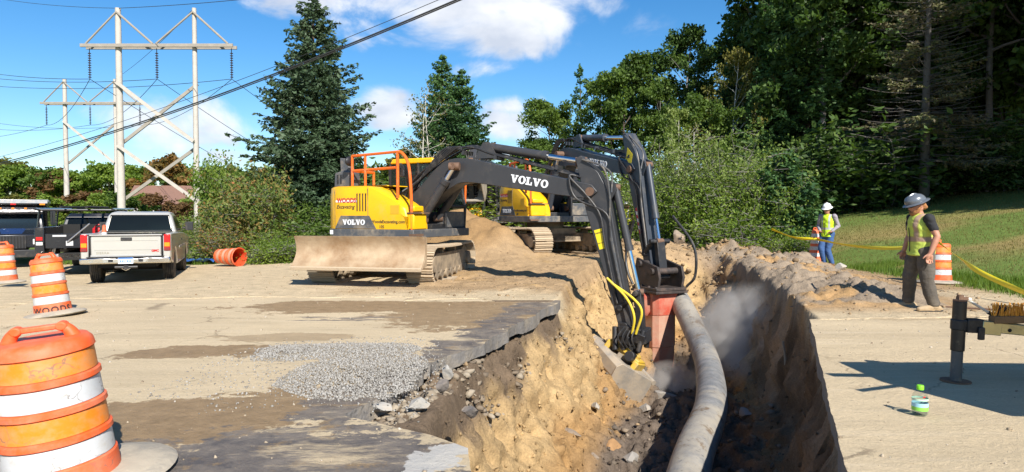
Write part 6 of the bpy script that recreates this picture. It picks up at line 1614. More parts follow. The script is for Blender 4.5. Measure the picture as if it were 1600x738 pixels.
person('distant worker in a yellow vest and white helmet between the excavator sticks', (X3, Y3, tz(X3, Y3)), R(60), dict(scale=1.0, lean=.02, head=(.05, .0, 1.655), nod=.2,
    hip=(Vector((0, .10, .90)), Vector((0, -.10, .90))), knee=(Vector((.04, .12, .49)), Vector((.04, -.12, .49))), ankle=(Vector((0, .14, .085)), Vector((0, -.14, .085))), elbow=((-.03, .28, 1.17), (-.03, -.28, 1.17)), wrist=((.10, .25, .97), (.10, -.25, .97)),
    toe=(R(8), R(-8)), pants=PANT_G, boots=BOOTT, shirt=SHIRTB, vest=vest_mat('vest_yellow', (.75, .72, .02), (.6, .5, .05), (.5, .5, .48), (1.12,)), hat=HATW))

fuse_all()

# ------------------------------------------------------------------ dust rising round the breaker
def dust(name, label, loc, size, dens):
    b = MB(); b.ell((0, 0, 0), size, 20, 12); o = b.build(name, None, None); o.location = loc
    m = bpy.data.materials.new('dust'); m.use_nodes = True; N = m.node_tree.nodes; L = m.node_tree.links; N.clear()
    v = N.new('ShaderNodeVolumePrincipled'); v.inputs['Color'].default_value = (.88, .84, .79, 1); v.inputs['Anisotropy'].default_value = .1
    t = N.new('ShaderNodeTexCoord'); n = N.new('ShaderNodeTexNoise'); n.inputs['Scale'].default_value = 1.7; n.inputs['Detail'].default_value = 3; n.inputs['Distortion'].default_value = .6; L.new(t.outputs['Object'], n.inputs[0])
    vm = N.new('ShaderNodeVectorMath'); vm.operation = 'DIVIDE'; vm.inputs[1].default_value = size; L.new(t.outputs['Object'], vm.inputs[0])
    le = N.new('ShaderNodeVectorMath'); le.operation = 'LENGTH'; L.new(vm.outputs[0], le.inputs[0])
    mr = N.new('ShaderNodeMapRange'); mr.inputs['From Min'].default_value = 1; mr.inputs['From Max'].default_value = .15; L.new(le.outputs['Value'], mr.inputs['Value'])
    nr = N.new('ShaderNodeMapRange'); nr.inputs['From Min'].default_value = .38; nr.inputs['From Max'].default_value = .72; nr.inputs['To Max'].default_value = dens; L.new(n.outputs['Fac'], nr.inputs['Value'])
    mu = N.new('ShaderNodeMath'); mu.operation = 'MULTIPLY'; L.new(mr.outputs[0], mu.inputs[0]); L.new(nr.outputs[0], mu.inputs[1]); L.new(mu.outputs[0], v.inputs['Density'])
    ou = N.new('ShaderNodeOutputMaterial'); L.new(v.outputs[0], ou.inputs['Volume'])
    o.data.materials.append(m); return tag(o, label, kind='stuff')
dust('dust_cloud', 'grey dust drifting up from the trench right of the pipe', at(1168, 540, 15.5), (1.4, 1.8, 1.5), 4.2)
dust('dust_cloud', 'pale dust round the breaker point at the trench bottom', at(1050, 600, 15.6), (.8, .9, .55), 8)
# ------------------------------------------------------------------ vegetation
BARK = mat('bark_brown', (.085, .065, .05), .95, var=.4, vscale=5, bump=.8, bscale=18)
BARKG = mat('bark_grey', (.17, .155, .14), .95, var=.4, vscale=5, bump=.8, bscale=18)
BARKP = mat('bark_pale', (.46, .43, .37), .9, var=.35, vscale=6, bump=.5, bscale=18)
LF = dict(
    spruce=leafmat('needles_spruce', [(.022, .042, .022), (.045, .08, .038), (.075, .12, .06), (.12, .165, .09)], .2),
    pine=leafmat('needles_pine', [(.03, .07, .028), (.055, .12, .04), (.09, .175, .05), (.15, .235, .07)], .25),
    dark=leafmat('leaves_dark', [(.028, .055, .015), (.052, .098, .022), (.085, .145, .032), (.14, .20, .045)], .35),
    mid=leafmat('leaves_mid', [(.04, .075, .016), (.075, .13, .024), (.12, .19, .035), (.19, .25, .055)], .4),
    light=leafmat('leaves_light', [(.075, .12, .025), (.14, .21, .042), (.23, .30, .075), (.38, .42, .18)], .45),
    olive=leafmat('leaves_olive', [(.07, .085, .02), (.13, .14, .032), (.20, .19, .045), (.30, .25, .065)], .4),
    red=leafmat('leaves_red', [(.075, .06, .025), (.14, .085, .035), (.20, .11, .045), (.25, .17, .07)], .4),
    orange=leafmat('leaves_orange', [(.09, .09, .03), (.19, .14, .04), (.30, .16, .05), (.36, .26, .08)], .4),
    sumac=leafmat('leaves_sumac', [(.065, .11, .025), (.12, .185, .04), (.18, .225, .055), (.32, .21, .07), (.48, .14, .06)], .4, nscale=.9),
    weeds=leafmat('leaves_weeds', [(.08, .13, .022), (.14, .22, .035), (.22, .31, .05), (.32, .37, .10)], .45, nscale=1.2),
    dry=leafmat('needles_dry', [(.10, .085, .05), (.17, .14, .08), (.14, .16, .06), (.25, .22, .11)], .25))

def orient_quads(P, N, L, W, rng):
    """leaf-shaped quads: centres P, long axes N (unit), length L, width W"""
    n = len(P); r = rng.normal(size=(n, 3)); s = np.cross(N, r); s /= np.linalg.norm(s, axis=1, keepdims=True) + 1e-9
    L = np.broadcast_to(L, n)[:, None]; W = np.broadcast_to(W, n)[:, None]
    up = np.cross(s, N) * W * .25
    V = np.stack([P - N * L * .5, P + s * W * .5 + up, P + N * L * .5, P - s * W * .5 + up], 1).reshape(-1, 3)
    return V, np.arange(4 * n).reshape(n, 4)

def limbs_mesh(b, p0, d, length, r, depth, rng, tips, spread, curve=.18, up=.12, minr=.012):
    """recursive tapered limb; collects (point, direction) tips"""
    n = 5; pts = [Vector(p0)]; dd = Vector(d).normalized(); rs = [r]
    for k in range(n):
        dd = (dd + Vector(rng.normal(size=3)) * curve + Vector((0, 0, up))).normalized()
        pts.append(pts[-1] + dd * length / n); rs.append(max(minr * .6, r * (1 - .75 * (k + 1) / n)))
    b.tube(pts, rs, 7 if r > .06 else 5, caps=False)
    if depth == 0:
        for k in (2, 3, 4, 5): tips.append((pts[k], dd))
        return
    nb = int(rng.integers(3, 5))
    for k in range(nb):
        t = .35 + .65 * (k + rng.random()) / nb; i = min(n - 1, int(t * n)); q = pts[i].lerp(pts[i + 1], t * n - i)
        az_ = rng.random() * 2 * PI; side = dd.orthogonal().normalized(); side = Matrix.Rotation(az_, 3, dd) @ side
        nd = (dd * (1 - spread) + side * spread + Vector((0, 0, .05))).normalized()
        limbs_mesh(b, q, nd, length * rng.uniform(.5, .75), rs[i] * .6, depth - 1, rng, tips, spread, curve, up, minr)
    tips.append((pts[-1], dd))

PROTO = {}
def leafy(key, seed, h, crown_r, trunk_h, nleaf, leaf, cr=.55, bark=BARK, lm='mid', trunk_r=.16, shape=1.0, depth=2):
    """broad-leaved tree: tapered trunk, forking limbs, leaf clumps at the tips"""
    rng = np.random.default_rng(seed); b = MB(); tips = []
    pts = [Vector((0, 0, -.3))]; d = Vector((0, 0, 1)); n = 9
    for k in range(n): d = (d + Vector((rng.normal() * .05, rng.normal() * .05, .2))).normalized(); pts.append(pts[-1] + d * (h * .92 + .3) / n)
    rs = [trunk_r * (1 - .85 * k / n) * (1.35 if k == 0 else 1) for k in range(n + 1)]
    b.tube(pts, rs, 9)
    nl = 13
    for k in range(nl):
        t = (trunk_h / h) + (1 - trunk_h / h) * (k + rng.random() * .6) / nl; t = min(t, .97)
        i = min(n - 1, int(t * n)); q = pts[i].lerp(pts[i + 1], t * n - i)
        u = (t - trunk_h / h) / (1 - trunk_h / h); ln = crown_r * (math.sin(PI * min(.97, .22 + .74 * u)) ** .8) * rng.uniform(.75, 1.1)
        a = k * 2.4 + rng.random(); e = .25 + .7 * u
        limbs_mesh(b, q, (math.cos(a), math.sin(a), e), ln, rs[i] * .55, depth - 1, rng, tips, .62, .16, .08)
    tips.append((pts[-1], d))
    T = np.array([tuple(t[0]) for t in tips]); k = rng.integers(len(T), size=nleaf)
    # clump: uneven densities per tip
    wgt = rng.random(len(T)) ** 1.5 + .08; wgt /= wgt.sum(); k = rng.choice(len(T), nleaf, p=wgt)
    g = rng.normal(size=(nleaf, 3)); g *= (cr * rng.random((nleaf, 1)) ** .6) / (np.linalg.norm(g, axis=1, keepdims=True) + 1e-9); g[:, 2] *= .7
    P = T[k] + g
    N = rng.normal(size=(nleaf, 3)); N[:, 2] -= .35; N /= np.linalg.norm(N, axis=1, keepdims=True)
    V, F = orient_quads(P, N, leaf * rng.uniform(.7, 1.3, nleaf), leaf * .62 * rng.uniform(.7, 1.3, nleaf), rng)
    tm = b.mesh('trunk'); tm.polygons.foreach_set('use_smooth', [True] * len(tm.polygons)); tm.materials.append(bark)
    cm = fast_mesh('crown', V, F); cm.materials.append(LF[lm])
    PROTO[key] = (tm, cm, h)
def conifer(key, seed, h, r0, nw, per, leaf, lm='spruce', droop=.25, bark=BARK, tr=.2, bottom=.06, tuft=3, taper=.9, dead=0.0, gap=0.0, twig_n=11):
    """whorled conifer: drooping boughs carrying sprays of needled twigs"""
    rng = np.random.default_rng(seed); b = MB(); P = []; N = []; Ls = []
    b.tube([(0, 0, -.4), (0, 0, h * .3), (rng.normal() * .05, rng.normal() * .05, h * .65), (0, 0, h)], [tr * 1.2, tr * .8, tr * .42, .02], 9)
    for w in range(nw):
        t = bottom + (1 - bottom) * (w + rng.random() * .5) / nw; z = h * t
        rad = r0 * (1 - t) ** taper * rng.uniform(.78, 1.15) + .08
        m = max(3, int(per * (1 - .4 * t)))
        for k in range(m):
            if rng.random() < gap: continue
            a = 2 * PI * (k + rng.random() * .8) / m + w * 1.3; L_ = rad * rng.uniform(.6, 1.12)
            out = np.array([math.cos(a), math.sin(a), 0.0]); el0 = .35 * t + .10 - droop * (1 - t)
            ns = 6; pts = []
            for i in range(ns + 1):
                s = i / ns; pts.append(np.array([0, 0, z]) + out * L_ * s + np.array([0, 0, L_ * (el0 * s - droop * .75 * s * s + .20 * s ** 3)]))
            b.tube([Vector(p) for p in pts], [max(.006, tr * (.09 if dead else .16) * (1 - t) * (1 - .8 * i / ns) + .005) for i in range(ns + 1)], 4, caps=False)
            isdead = dead > 0 and rng.random() < dead * (1 - smooth01(t, .55, .95))
            side = np.array([-out[1], out[0], 0])
            tn = max(4, int(twig_n * L_ / max(.3, r0) + 4))
            for j in range(tn):
                s = .16 + .84 * (j + rng.random()) / tn; i = min(ns - 1, int(s * ns)); q = pts[i] + (pts[i + 1] - pts[i]) * (s * ns - i)
                if isdead:
                    if rng.random() < .6: continue
                    sg = rng.choice([-1, 1]); e = q + (side * sg * .8 + out * .5) * L_ * .28 * (1.1 - s) + np.array([0, 0, -.04]); b.tube([Vector(q), Vector(e)], [.006, .003], 3, caps=False); continue
                for sg in (-1, 1):
                    tl_ = L_ * .42 * (1.08 - s) * rng.uniform(.6, 1.2) + leaf * .6
                    dirv = side * sg * rng.uniform(.6, 1) + out * rng.uniform(.4, .9) + np.array([0, 0, rng.uniform(-.45, .15)]); dirv /= np.linalg.norm(dirv)
                    nq = max(1, int(tl_ / (leaf * .62)))
                    for c in range(nq):
                        p = q + dirv * tl_ * (c + .5) / nq
                        for _ in range(tuft):
                            P.append(p + rng.normal(size=3) * leaf * .16); nn = dirv + rng.normal(size=3) * .45; N.append(nn / np.linalg.norm(nn)); Ls.append(leaf * rng.uniform(.7, 1.25))
    for _ in range(40 if not dead else 10): P.append(np.array([0, 0, h * rng.uniform(.93, 1.01)]) + rng.normal(size=3) * .05); nn = rng.normal(size=3) * .5 + np.array([0, 0, 1]); N.append(nn / np.linalg.norm(nn)); Ls.append(leaf)
    P = np.array(P); N = np.array(N); Ls = np.array(Ls)
    V, F = orient_quads(P, N, Ls, Ls * .42, rng)
    tm = b.mesh('trunk'); tm.polygons.foreach_set('use_smooth', [True] * len(tm.polygons)); tm.materials.append(bark)
    cm = fast_mesh('crown', V, F); cm.materials.append(LF[lm])
    PROTO[key] = (tm, cm, h)
def bush(key, seed, h, r, nst, nleaf, leaf, lm='light', bark=BARKG, lean=.5):
    rng = np.random.default_rng(seed); b = MB(); A = []
    for k in range(nst):
        a = rng.random() * 2 * PI; rr = r * math.sqrt(rng.random()) * .45; p = Vector((math.cos(a) * rr, math.sin(a) * rr, -.1)); d = Vector((math.cos(a) * lean * rng.random(), math.sin(a) * lean * rng.random(), 1)).normalized()
        L_ = h * rng.uniform(.5, 1.08); n = 6; pts = [p]
        for i in range(n): d = (d + Vector((rng.normal() * .12, rng.normal() * .12, .02 - .02 * i))).normalized(); pts.append(pts[-1] + d * L_ / n)
        b.tube(pts, [.022 * (1 - .8 * i / n) for i in range(n + 1)], 4, caps=False)
        for i in range(1, n + 1):
            A.append((pts[i], .10 + .25 * (1 - i / n)))
            for _ in range(3):
                e = pts[i] + Vector((rng.normal(), rng.normal(), rng.normal() * .4 + .2)) * .20 * r; b.tube([pts[i], e], [.008, .004], 3, caps=False); A.append((e, .22))
    T = np.array([tuple(t[0]) for t in A]); C = np.array([t[1] for t in A])
    w = rng.random(len(T)) + .1; w /= w.sum(); k = rng.choice(len(T), nleaf, p=w)
    g = rng.normal(size=(nleaf, 3)) * C[k][:, None] * .8
    P = T[k] + g; P[:, 2] = np.maximum(P[:, 2], .03)
    N = rng.normal(size=(nleaf, 3)); N[:, 2] *= .6; N /= np.linalg.norm(N, axis=1, keepdims=True)
    V, F = orient_quads(P, N, leaf * rng.uniform(.7, 1.4, nleaf), leaf * .5 * rng.uniform(.7, 1.3, nleaf), rng)
    tm = b.mesh('stems'); tm.materials.append(bark); cm = fast_mesh('foliage', V, F); cm.materials.append(LF[lm])
    PROTO[key] = (tm, cm, h)
def plant(key, name, label, cat, loc, height=None, rz=0.0, wide=1.0, group=None, lm=None, bark=None, parts=('trunk', 'crown')):
    tm, cm, h = PROTO[key]; s = (height / h) if height else 1.0
    T = thing(name, label, cat, loc, rz, group, scale=(s * wide, s * wide, s))
    for nm, me, mm_ in ((parts[0], tm, bark), (parts[1], cm, lm)):
        o = bpy.data.objects.new(nm, me); COL.objects.link(o); o.parent = T
        if mm_ is not None: o.material_slots[0].link = 'OBJECT'; o.material_slots[0].material = LF[mm_] if isinstance(mm_, str) else mm_
    return T
conifer('spruce', 11, 11.6, 4.3, 40, 11, .23, 'spruce', .22, tr=.24, bottom=.03, tuft=3, taper=.78, twig_n=10, gap=.08)
conifer('pine', 12, 15, 3.5, 26, 8, .30, 'pine', .05, tr=.22, bottom=.22, tuft=3, taper=.55, gap=.10)
conifer('pine2', 13, 14, 3.0, 18, 6, .30, 'pine', .0, tr=.2, bottom=.22, tuft=3, taper=.6, gap=.25)
conifer('deadspruce', 14, 15, 3.7, 46, 9, .16, 'dry', .26, bark=mat('bark_dead', (.10, .09, .08), .95, var=.4, vscale=5), tr=.20, bottom=.13, tuft=2, taper=.75, dead=.72)
conifer('youngpine', 15, 3.2, 1.25, 14, 7, .20, 'pine', -.15, tr=.05, bottom=.08, tuft=4, taper=.7, twig_n=7)
leafy('oak', 21, 12, 3.6, 3.0, 11000, .26, .75, lm='mid')
leafy('maple', 22, 13, 3.2, 3.5, 11000, .26, .65, lm='dark', bark=BARKG)
leafy('ash', 23, 14, 3.4, 5.0, 9000, .28, .62, lm='mid', bark=BARKG)
leafy('birch', 24, 10, 2.4, 3.0, 4200, .2, .5, lm='olive', bark=BARKP, trunk_r=.10)
leafy('beech', 25, 15, 4.0, 3.0, 14000, .28, .8, lm='dark')
leafy('bare', 26, 8, 2.0, 2.0, 500, .14, .35, lm='olive', bark=BARKP, trunk_r=.09)
leafy('far', 27, 9, 3.0, 1.2, 5500, .42, .75, lm='mid')
leafy('far2', 28, 9, 2.6, 1.0, 5000, .42, .7, lm='olive')
bush('shrub', 31, 3.4, 1.5, 34, 9500, .115, 'light', lean=.45)
bush('shrub2', 32, 2.4, 1.5, 30, 7500, .11, 'weeds', lean=.6)
bush('sumac', 33, 3.2, 1.9, 26, 8000, .19, 'sumac', lean=.7)
bush('weeds', 34, 1.0, 1.3, 42, 5200, .10, 'weeds', lean=.8)
bush('dshrub', 35, 2.6, 1.9, 26, 6000, .18, 'dark', lean=.7)
def stand(px, Y, dz=0.0): X = (px - 800) / F_PX * Y; return (X, Y, tz(X, Y) + dz)
def hgt(py, Y, z): return (334 - py) / F_PX * Y + CAM_Z - z
def grow(key, name, label, cat, px, Y, ptop, rz=0.0, wide=1.0, group=None, lm=None, bark=None, parts=('trunk', 'crown')):
    l = stand(px, Y); return plant(key, name, label, cat, l, hgt(ptop, Y, l[2]), rz, wide, group, lm, bark, parts)
# big spruce behind the first excavator
grow('spruce', 'spruce_tree', 'tall dense dark spruce rising behind the blade excavator', 'tree', 492, 31, -4, .4, 1.0)
# clump behind the cab
grow('spruce', 'pine_tree', 'bushy pine standing behind the excavator boom, right of the bare trees', 'tree', 722, 44, 112, 2.0, 1.0, lm='pine')
grow('spruce', 'pine_tree', 'taller pointed pine growing against the bushy pine behind the boom', 'tree', 692, 47, 90, .5, .9, lm='pine')
grow('bare', 'bare_tree', 'pale leafless tree left of the pine behind the cab', 'tree', 655, 42, 150, 1.0, .9)
grow('bare', 'bare_tree', 'second pale leafless tree leaning against the taller pointed pine', 'tree', 668, 43, 128, 2.6, .8)
grow('far2', 'broadleaf_tree', 'low yellowish tree just above the excavator cab roof', 'tree', 637, 46, 232, .2, .9, lm='olive')
grow('shrub2', 'shrub', 'green shrub seen beneath the excavator boom behind the dirt pile', 'shrub', 770, 40, 268, .2, 1.5, group=None, lm='weeds', parts=('stems', 'foliage'))
grow('dshrub', 'shrub', 'dark shrub behind the engine hood of the blade excavator', 'shrub', 575, 34, 262, .8, 1.5, lm='mid', parts=('stems', 'foliage'))
grow('shrub2', 'shrub', 'leafy shrub right of the cab behind the boom cylinders', 'shrub', 705, 36, 290, 1.5, 1.6, lm='weeds', parts=('stems', 'foliage'))
grow('shrub2', 'shrub', 'bright shrub behind the yellow body of the breaker excavator', 'shrub', 830, 38, 262, 2.5, 1.7, lm='weeds', parts=('stems', 'foliage'))
grow('shrub', 'shrub', 'tall shrub behind the crossing excavator sticks', 'shrub', 920, 37, 262, 1.2, 1.3, lm='mid', parts=('stems', 'foliage'))
grow('shrub', 'shrub', 'light shrub behind the distant worker', 'shrub', 975, 35, 262, 4.2, 1.2, lm='weeds', parts=('stems', 'foliage'))
# tree row rising to the right
row = [('oak', 'spreading tree at the left end of the wooded slope', 868, 56, 155, 1.05, 'mid', .1), ('ash', 'tall leafy tree second from the left on the slope', 925, 54, 118, .85, 'mid', 1.1), ('pine2', 'thin pine top poking out of the leafy row', 905, 60, 105, .8, None, .4),
       ('oak', 'round crowned tree above the end of the dark blue boom', 975, 50, 92, .9, 'mid', 2.2), ('ash', 'loose crowned tree right behind the raised stick', 1010, 52, 80, .8, 'dark', 3.0), ('maple', 'dark tall tree with a pointed crown in the slope row', 1065, 48, 42, .95, 'dark', .6),
       ('birch', 'yellowing birch in front of the dark slope trees', 1058, 36, 165, .8, 'light', 1.9), ('pine', 'high pine with layered boughs at the top of the row', 1150, 47, 0, .85, None, 1.2), ('birch', 'pale trunked birch below the layered pine', 1140, 40, 75, .8, 'olive', .3),
       ('maple', 'leafy tree between the layered pine and the dark woods', 1200, 46, 25, .9, 'mid', 2.8), ('oak', 'low bushy tree at the foot of the slope behind the boom', 830, 50, 215, 1.1, 'mid', 4.0), ('ash', 'slim tree filling the gap left of the dark pointed crown', 1035, 46, 130, .8, 'mid', 5.0),
       ('oak', 'green tree behind the leafy shrubs right of the stick', 1100, 38, 150, .9, 'mid', .9), ('bare', 'grey leafless tree leaning over the leafy shrubs', 1085, 34, 190, .9, None, 2.2), ('pine2', 'pine standing behind the leafy shrubs', 1180, 38, 110, .9, None, 3.3)]
for key, lab, px, Y, pt, wd, lm, rz in row: grow(key, 'pine_tree' if 'pine' in key else 'broadleaf_tree' if key not in ('birch', 'bare') else key + '_tree', lab, 'tree', px, Y, pt, rz, wd, 'trees along the wooded slope', lm)
# shaded woods behind the lawn
rnd = random.Random(12); wl = 'tall dark tree in the shaded woods behind the lawn'
for k in range(14):
    px = 1180 + k * 36 + rnd.uniform(-8, 8); Y = 58 + rnd.uniform(-3, 3); l = stand(px, Y); plant('dshrub', 'thicket', 'dense dark thicket closing the view deep inside the woods', 'thicket', l, rnd.uniform(7, 10), rnd.uniform(0, 6), 1.0, 'thickets deep in the woods', None, None, ('stems', 'foliage'))
for k in range(40):
    px = 1262 + (k % 14) * 31 + rnd.uniform(-12, 12); Y = (39, 45, 53)[k // 14] + rnd.uniform(-2, 2) - max(0, (px - 1400) * .012)
    l = stand(px, Y); key = rnd.choice(['beech', 'maple', 'oak', 'beech', 'pine', 'ash'])
    plant(key, 'woodland_tree', wl, 'tree', l, rnd.uniform(15, 21) + (k // 14) * 3, rnd.uniform(0, 6), rnd.uniform(.85, 1.1), 'trees of the shaded woods', ('dark' if k % 3 else 'mid') if key != 'pine' else None)
for k, px in enumerate((1255, 1310, 1352, 1395, 1480, 1525, 1570, 1610)):
    l = stand(px, 35.5 + rnd.uniform(-1.5, 1.0) - max(0, (px - 1450) * .015)); plant('dshrub', 'shrub', 'dark bush along the shaded edge of the lawn', 'shrub', l, rnd.uniform(2.4, 4.4), rnd.uniform(0, 6), 1.3, 'bushes under the woods', None, None, ('stems', 'foliage'))
l = stand(1443, 31.5); plant('deadspruce', 'dead_spruce', 'half dead spruce with bare drooping grey branches on the lawn', 'tree', l, 15.5, .7, 1.0)
# leafy shrubs right of the breaker stick
for key, lab, px, Y, pt, wd, lm in (('shrub', 'tall pale green shrub nearest the breaker stick', 1052, 29, 228, .85, 'light'), ('shrub', 'pale leafy shrub with upright stems above the grey boulder', 1100, 28, 232, .8, 'light'), ('shrub', 'tallest shrub of the group, silvery leaves on top', 1158, 27, 206, .72, 'light'),
        ('shrub2', 'dense bright shrub overhanging the spoil bank', 1176, 25.5, 262, .8, 'light'), ('shrub2', 'rounded yellowish shrub left of the young pine', 1200, 25, 285, .7, 'weeds'), ('shrub2', 'low shrub behind the squat brown boulder', 1075, 27.5, 285, .9, 'weeds'), ('weeds', 'grassy weeds at the lawn corner beside the far worker', 1238, 22.8, 362, .8, 'weeds'), ('weeds', 'low weeds on the far bank under the tall shrub', 1150, 24.0, 335, 1.1, 'weeds'), ('shrub2', 'shrub in the middle of the leafy group', 1135, 26, 280, .9, 'weeds')):
    grow(key, 'shrub', lab, 'shrub', px, Y, pt, px * .1, wd, 'leafy shrubs beyond the trench', lm, None, ('stems', 'foliage'))
grow('youngpine', 'young_pine', 'young bluish pine at the right end of the leafy shrubs', 'tree', 1228, 25, 240, .4, 1.1)
grow('youngpine', 'young_pine', 'small pine sprout in front of the lawn shade beside the weeds', 'tree', 1252, 25.5, 300, 1.7, .9)
# shrubs at left between pickup and spruce
for key, lab, px, Y, pt, wd, lm in (('sumac', 'large sumac with reddening leaves right of the pickup', 378, 28, 264, .7, 'sumac'), ('sumac', 'sumac with deep red tips beside the spruce', 408, 26, 292, .75, 'sumac'), ('shrub2', 'green shrub behind the pickup roof', 305, 29, 335, 1.1, 'weeds'), ('sumac', 'tall green shrub below the right hand pole', 350, 31, 258, .5, 'weeds'),
        ('shrub2', 'shrub behind the orange barrel', 360, 25.6, 345, 1.2, 'sumac'), ('dshrub', 'shrub under the left side of the spruce', 440, 27, 300, 1.0, 'mid'), ('shrub2', 'bright shrub left of the excavator blade', 445, 25, 358, 1.2, 'weeds'), ('weeds', 'weeds beside the excavator blade', 468, 23.8, 372, 1.2, 'weeds'), ('weeds', 'weeds right of the orange barrel', 425, 23.6, 372, 1.0, 'weeds'), ('weeds', 'weeds left of the orange barrel', 325, 25.5, 376, 1.0, 'weeds'), ('shrub2', 'shrub behind the pickup mirror', 290, 27, 345, 1.1, 'sumac'), ('dshrub', 'shrub behind the tail of the blade excavator', 520, 26, 330, 1.4, 'mid')):
    grow(key, 'shrub', lab, 'shrub', px, Y, pt, px * .13, wd, 'shrubs behind the parked vehicles', lm, None, ('stems', 'foliage'))
# distant autumn tree line at left
rnd = random.Random(5); tints = {'mid': 'green', 'olive': 'yellowish green', 'red': 'rusty red', 'orange': 'orange', 'dark': 'dark green'}
fl = [(5, 250, 'olive'), (30, 252, 'olive'), (55, 262, 'mid'), (88, 262, 'red'), (70, 275, 'mid'), (310, 268, 'orange'), (20, 262, 'weeds'), (110, 265, 'weeds'), (128, 268, 'mid'), (150, 262, 'mid'), (170, 258, 'weeds'), (195, 260, 'mid'), (215, 262, 'weeds'), (240, 258, 'mid'), (262, 243, 'orange'), (285, 258, 'mid'), (300, 262, 'olive'), (325, 262, 'dark'), (345, 262, 'mid'), (75, 268, 'dark'), (-15, 258, 'olive'), (-40, 260, 'mid'), (370, 262, 'mid'), (400, 268, 'mid')]
seen = {}
for px, pt, lm in fl:
    Y = rnd.uniform(78, 100) if lm != 'orange' else 64
    seen[lm] = seen.get(lm, 0) + 1
    lab = {'olive': 'yellowish green tree in the distant tree line', 'red': 'rusty red tree in the distant tree line', 'mid': 'green tree in the distant tree line', 'weeds': 'bright green tree in the distant tree line', 'dark': 'dark green tree in the distant tree line', 'orange': 'orange autumn tree in the distant tree line'}[lm]
    grow(rnd.choice(['far', 'far2', 'far']), 'distant_tree', lab, 'tree', px, Y, pt + rnd.uniform(-3, 3), rnd.uniform(0, 6), 1.2, 'distant tree line', lm)
for k in range(26):
    px = -30 + k * 17 + rnd.uniform(-6, 6); Y = rnd.uniform(46, 62)
    hl = rnd.choice(['weeds', 'weeds', 'olive', 'mid', 'weeds', 'red', 'weeds', 'mid', 'weeds', 'olive'])
    grow('far' if k % 3 else 'far2', 'roadside_tree', 'low %s tree in the hedge behind the parked trucks' % {'mid': 'green', 'weeds': 'bright green', 'olive': 'yellowish', 'red': 'rusty red', 'orange': 'orange'}[hl], 'tree', px, Y, rnd.uniform(296, 318), rnd.uniform(0, 6), 1.4, 'hedge behind the trucks', hl)
for k in range(14):
    px = 430 + k * 32; grow('far', 'roadside_tree', 'low leafy tree filling the view behind the excavators', 'tree', px, 58 + rnd.uniform(-3, 5), rnd.uniform(240, 275), rnd.uniform(0, 6), 1.4, 'trees behind the excavators', rnd.choice(['mid', 'dark', 'mid']))
# tall pines standing right of the view; their shade falls over the lawn edge and the woods
for k, (x, y, h_) in enumerate(((23.5, 21.5, 17), (26.5, 22, 20), (28, 23, 22), (31.5, 25, 22), (25.5, 26.5, 20), (35, 27, 24), (28, 28, 22), (39, 30, 24))):
    plant(('pine', 'beech')[k % 2], 'shade_tree', 'tall tree right of the view shading the lawn edge', 'tree', (x, y, tz(x, y)), h_, k * 1.1, 1.15, 'trees beyond the right edge', 'dark' if k % 2 else None)
# grass: tall verge by the tape and mown lawn blades
def blades(name, label, n, x0, x1, y0, y1, h, w, lm, seed, cond):
    rg = np.random.default_rng(seed); X = rg.uniform(x0, x1, n); Y = rg.uniform(y0, y1, n); keep = cond(X, Y); X = X[keep]; Y = Y[keep]; Z = terrain(X, Y); n = len(X)
    a = rg.uniform(0, 2 * PI, n); hh = h * rg.uniform(.4, 1.3, n); lean = rg.uniform(0, .6, n) * hh; b_ = rg.uniform(0, 2 * PI, n)
    dx = np.cos(a) * w / 2; dy = np.sin(a) * w / 2
    V = np.stack([np.stack([X - dx, Y - dy, Z - .01], 1), np.stack([X + dx, Y + dy, Z - .01], 1), np.stack([X + np.cos(b_) * lean, Y + np.sin(b_) * lean, Z + hh], 1)], 1).reshape(-1, 3)
    me = fast_mesh(name, V, np.arange(3 * n).reshape(n, 3)); return tag(link(name, me, LF[lm], smooth=0), label, kind='stuff')
LF['grass'] = leafmat('grass', [(.055, .10, .014), (.09, .16, .02), (.14, .22, .03), (.22, .26, .06)], .4, nscale=.5)
LF['drygrass'] = leafmat('dry_grass', [(.09, .11, .022), (.14, .145, .035), (.22, .175, .06), (.12, .165, .03)], .4, nscale=.35)
gmask = lambda X, Y: soil(X, Y)[1] > rng.random(len(X)) * .9 + .05
blades('grass', 'tall green verge grass along the yellow tape', 42000, 9.2, 15.5, 10.5, 20.5, .16, .018, 'grass', 1, lambda X, Y: gmask(X, Y) & (X < 10.8 + .16 * (20 - Y) + 1.6 * vnoise(X, Y, 3)))
blades('lawn_grass', 'short patchy lawn grass, dry in places', 60000, 9.6, 26, 12, 36, .06, .022, 'drygrass', 2, lambda X, Y: gmask(X, Y) & (X < .78 * Y + 1))
blades('weedy_grass', 'rough grass at the edge of the dirt lot behind the pickup', 22000, -16, -3, 23.6, 27, .22, .03, 'grass', 3, lambda X, Y: gmask(X, Y))

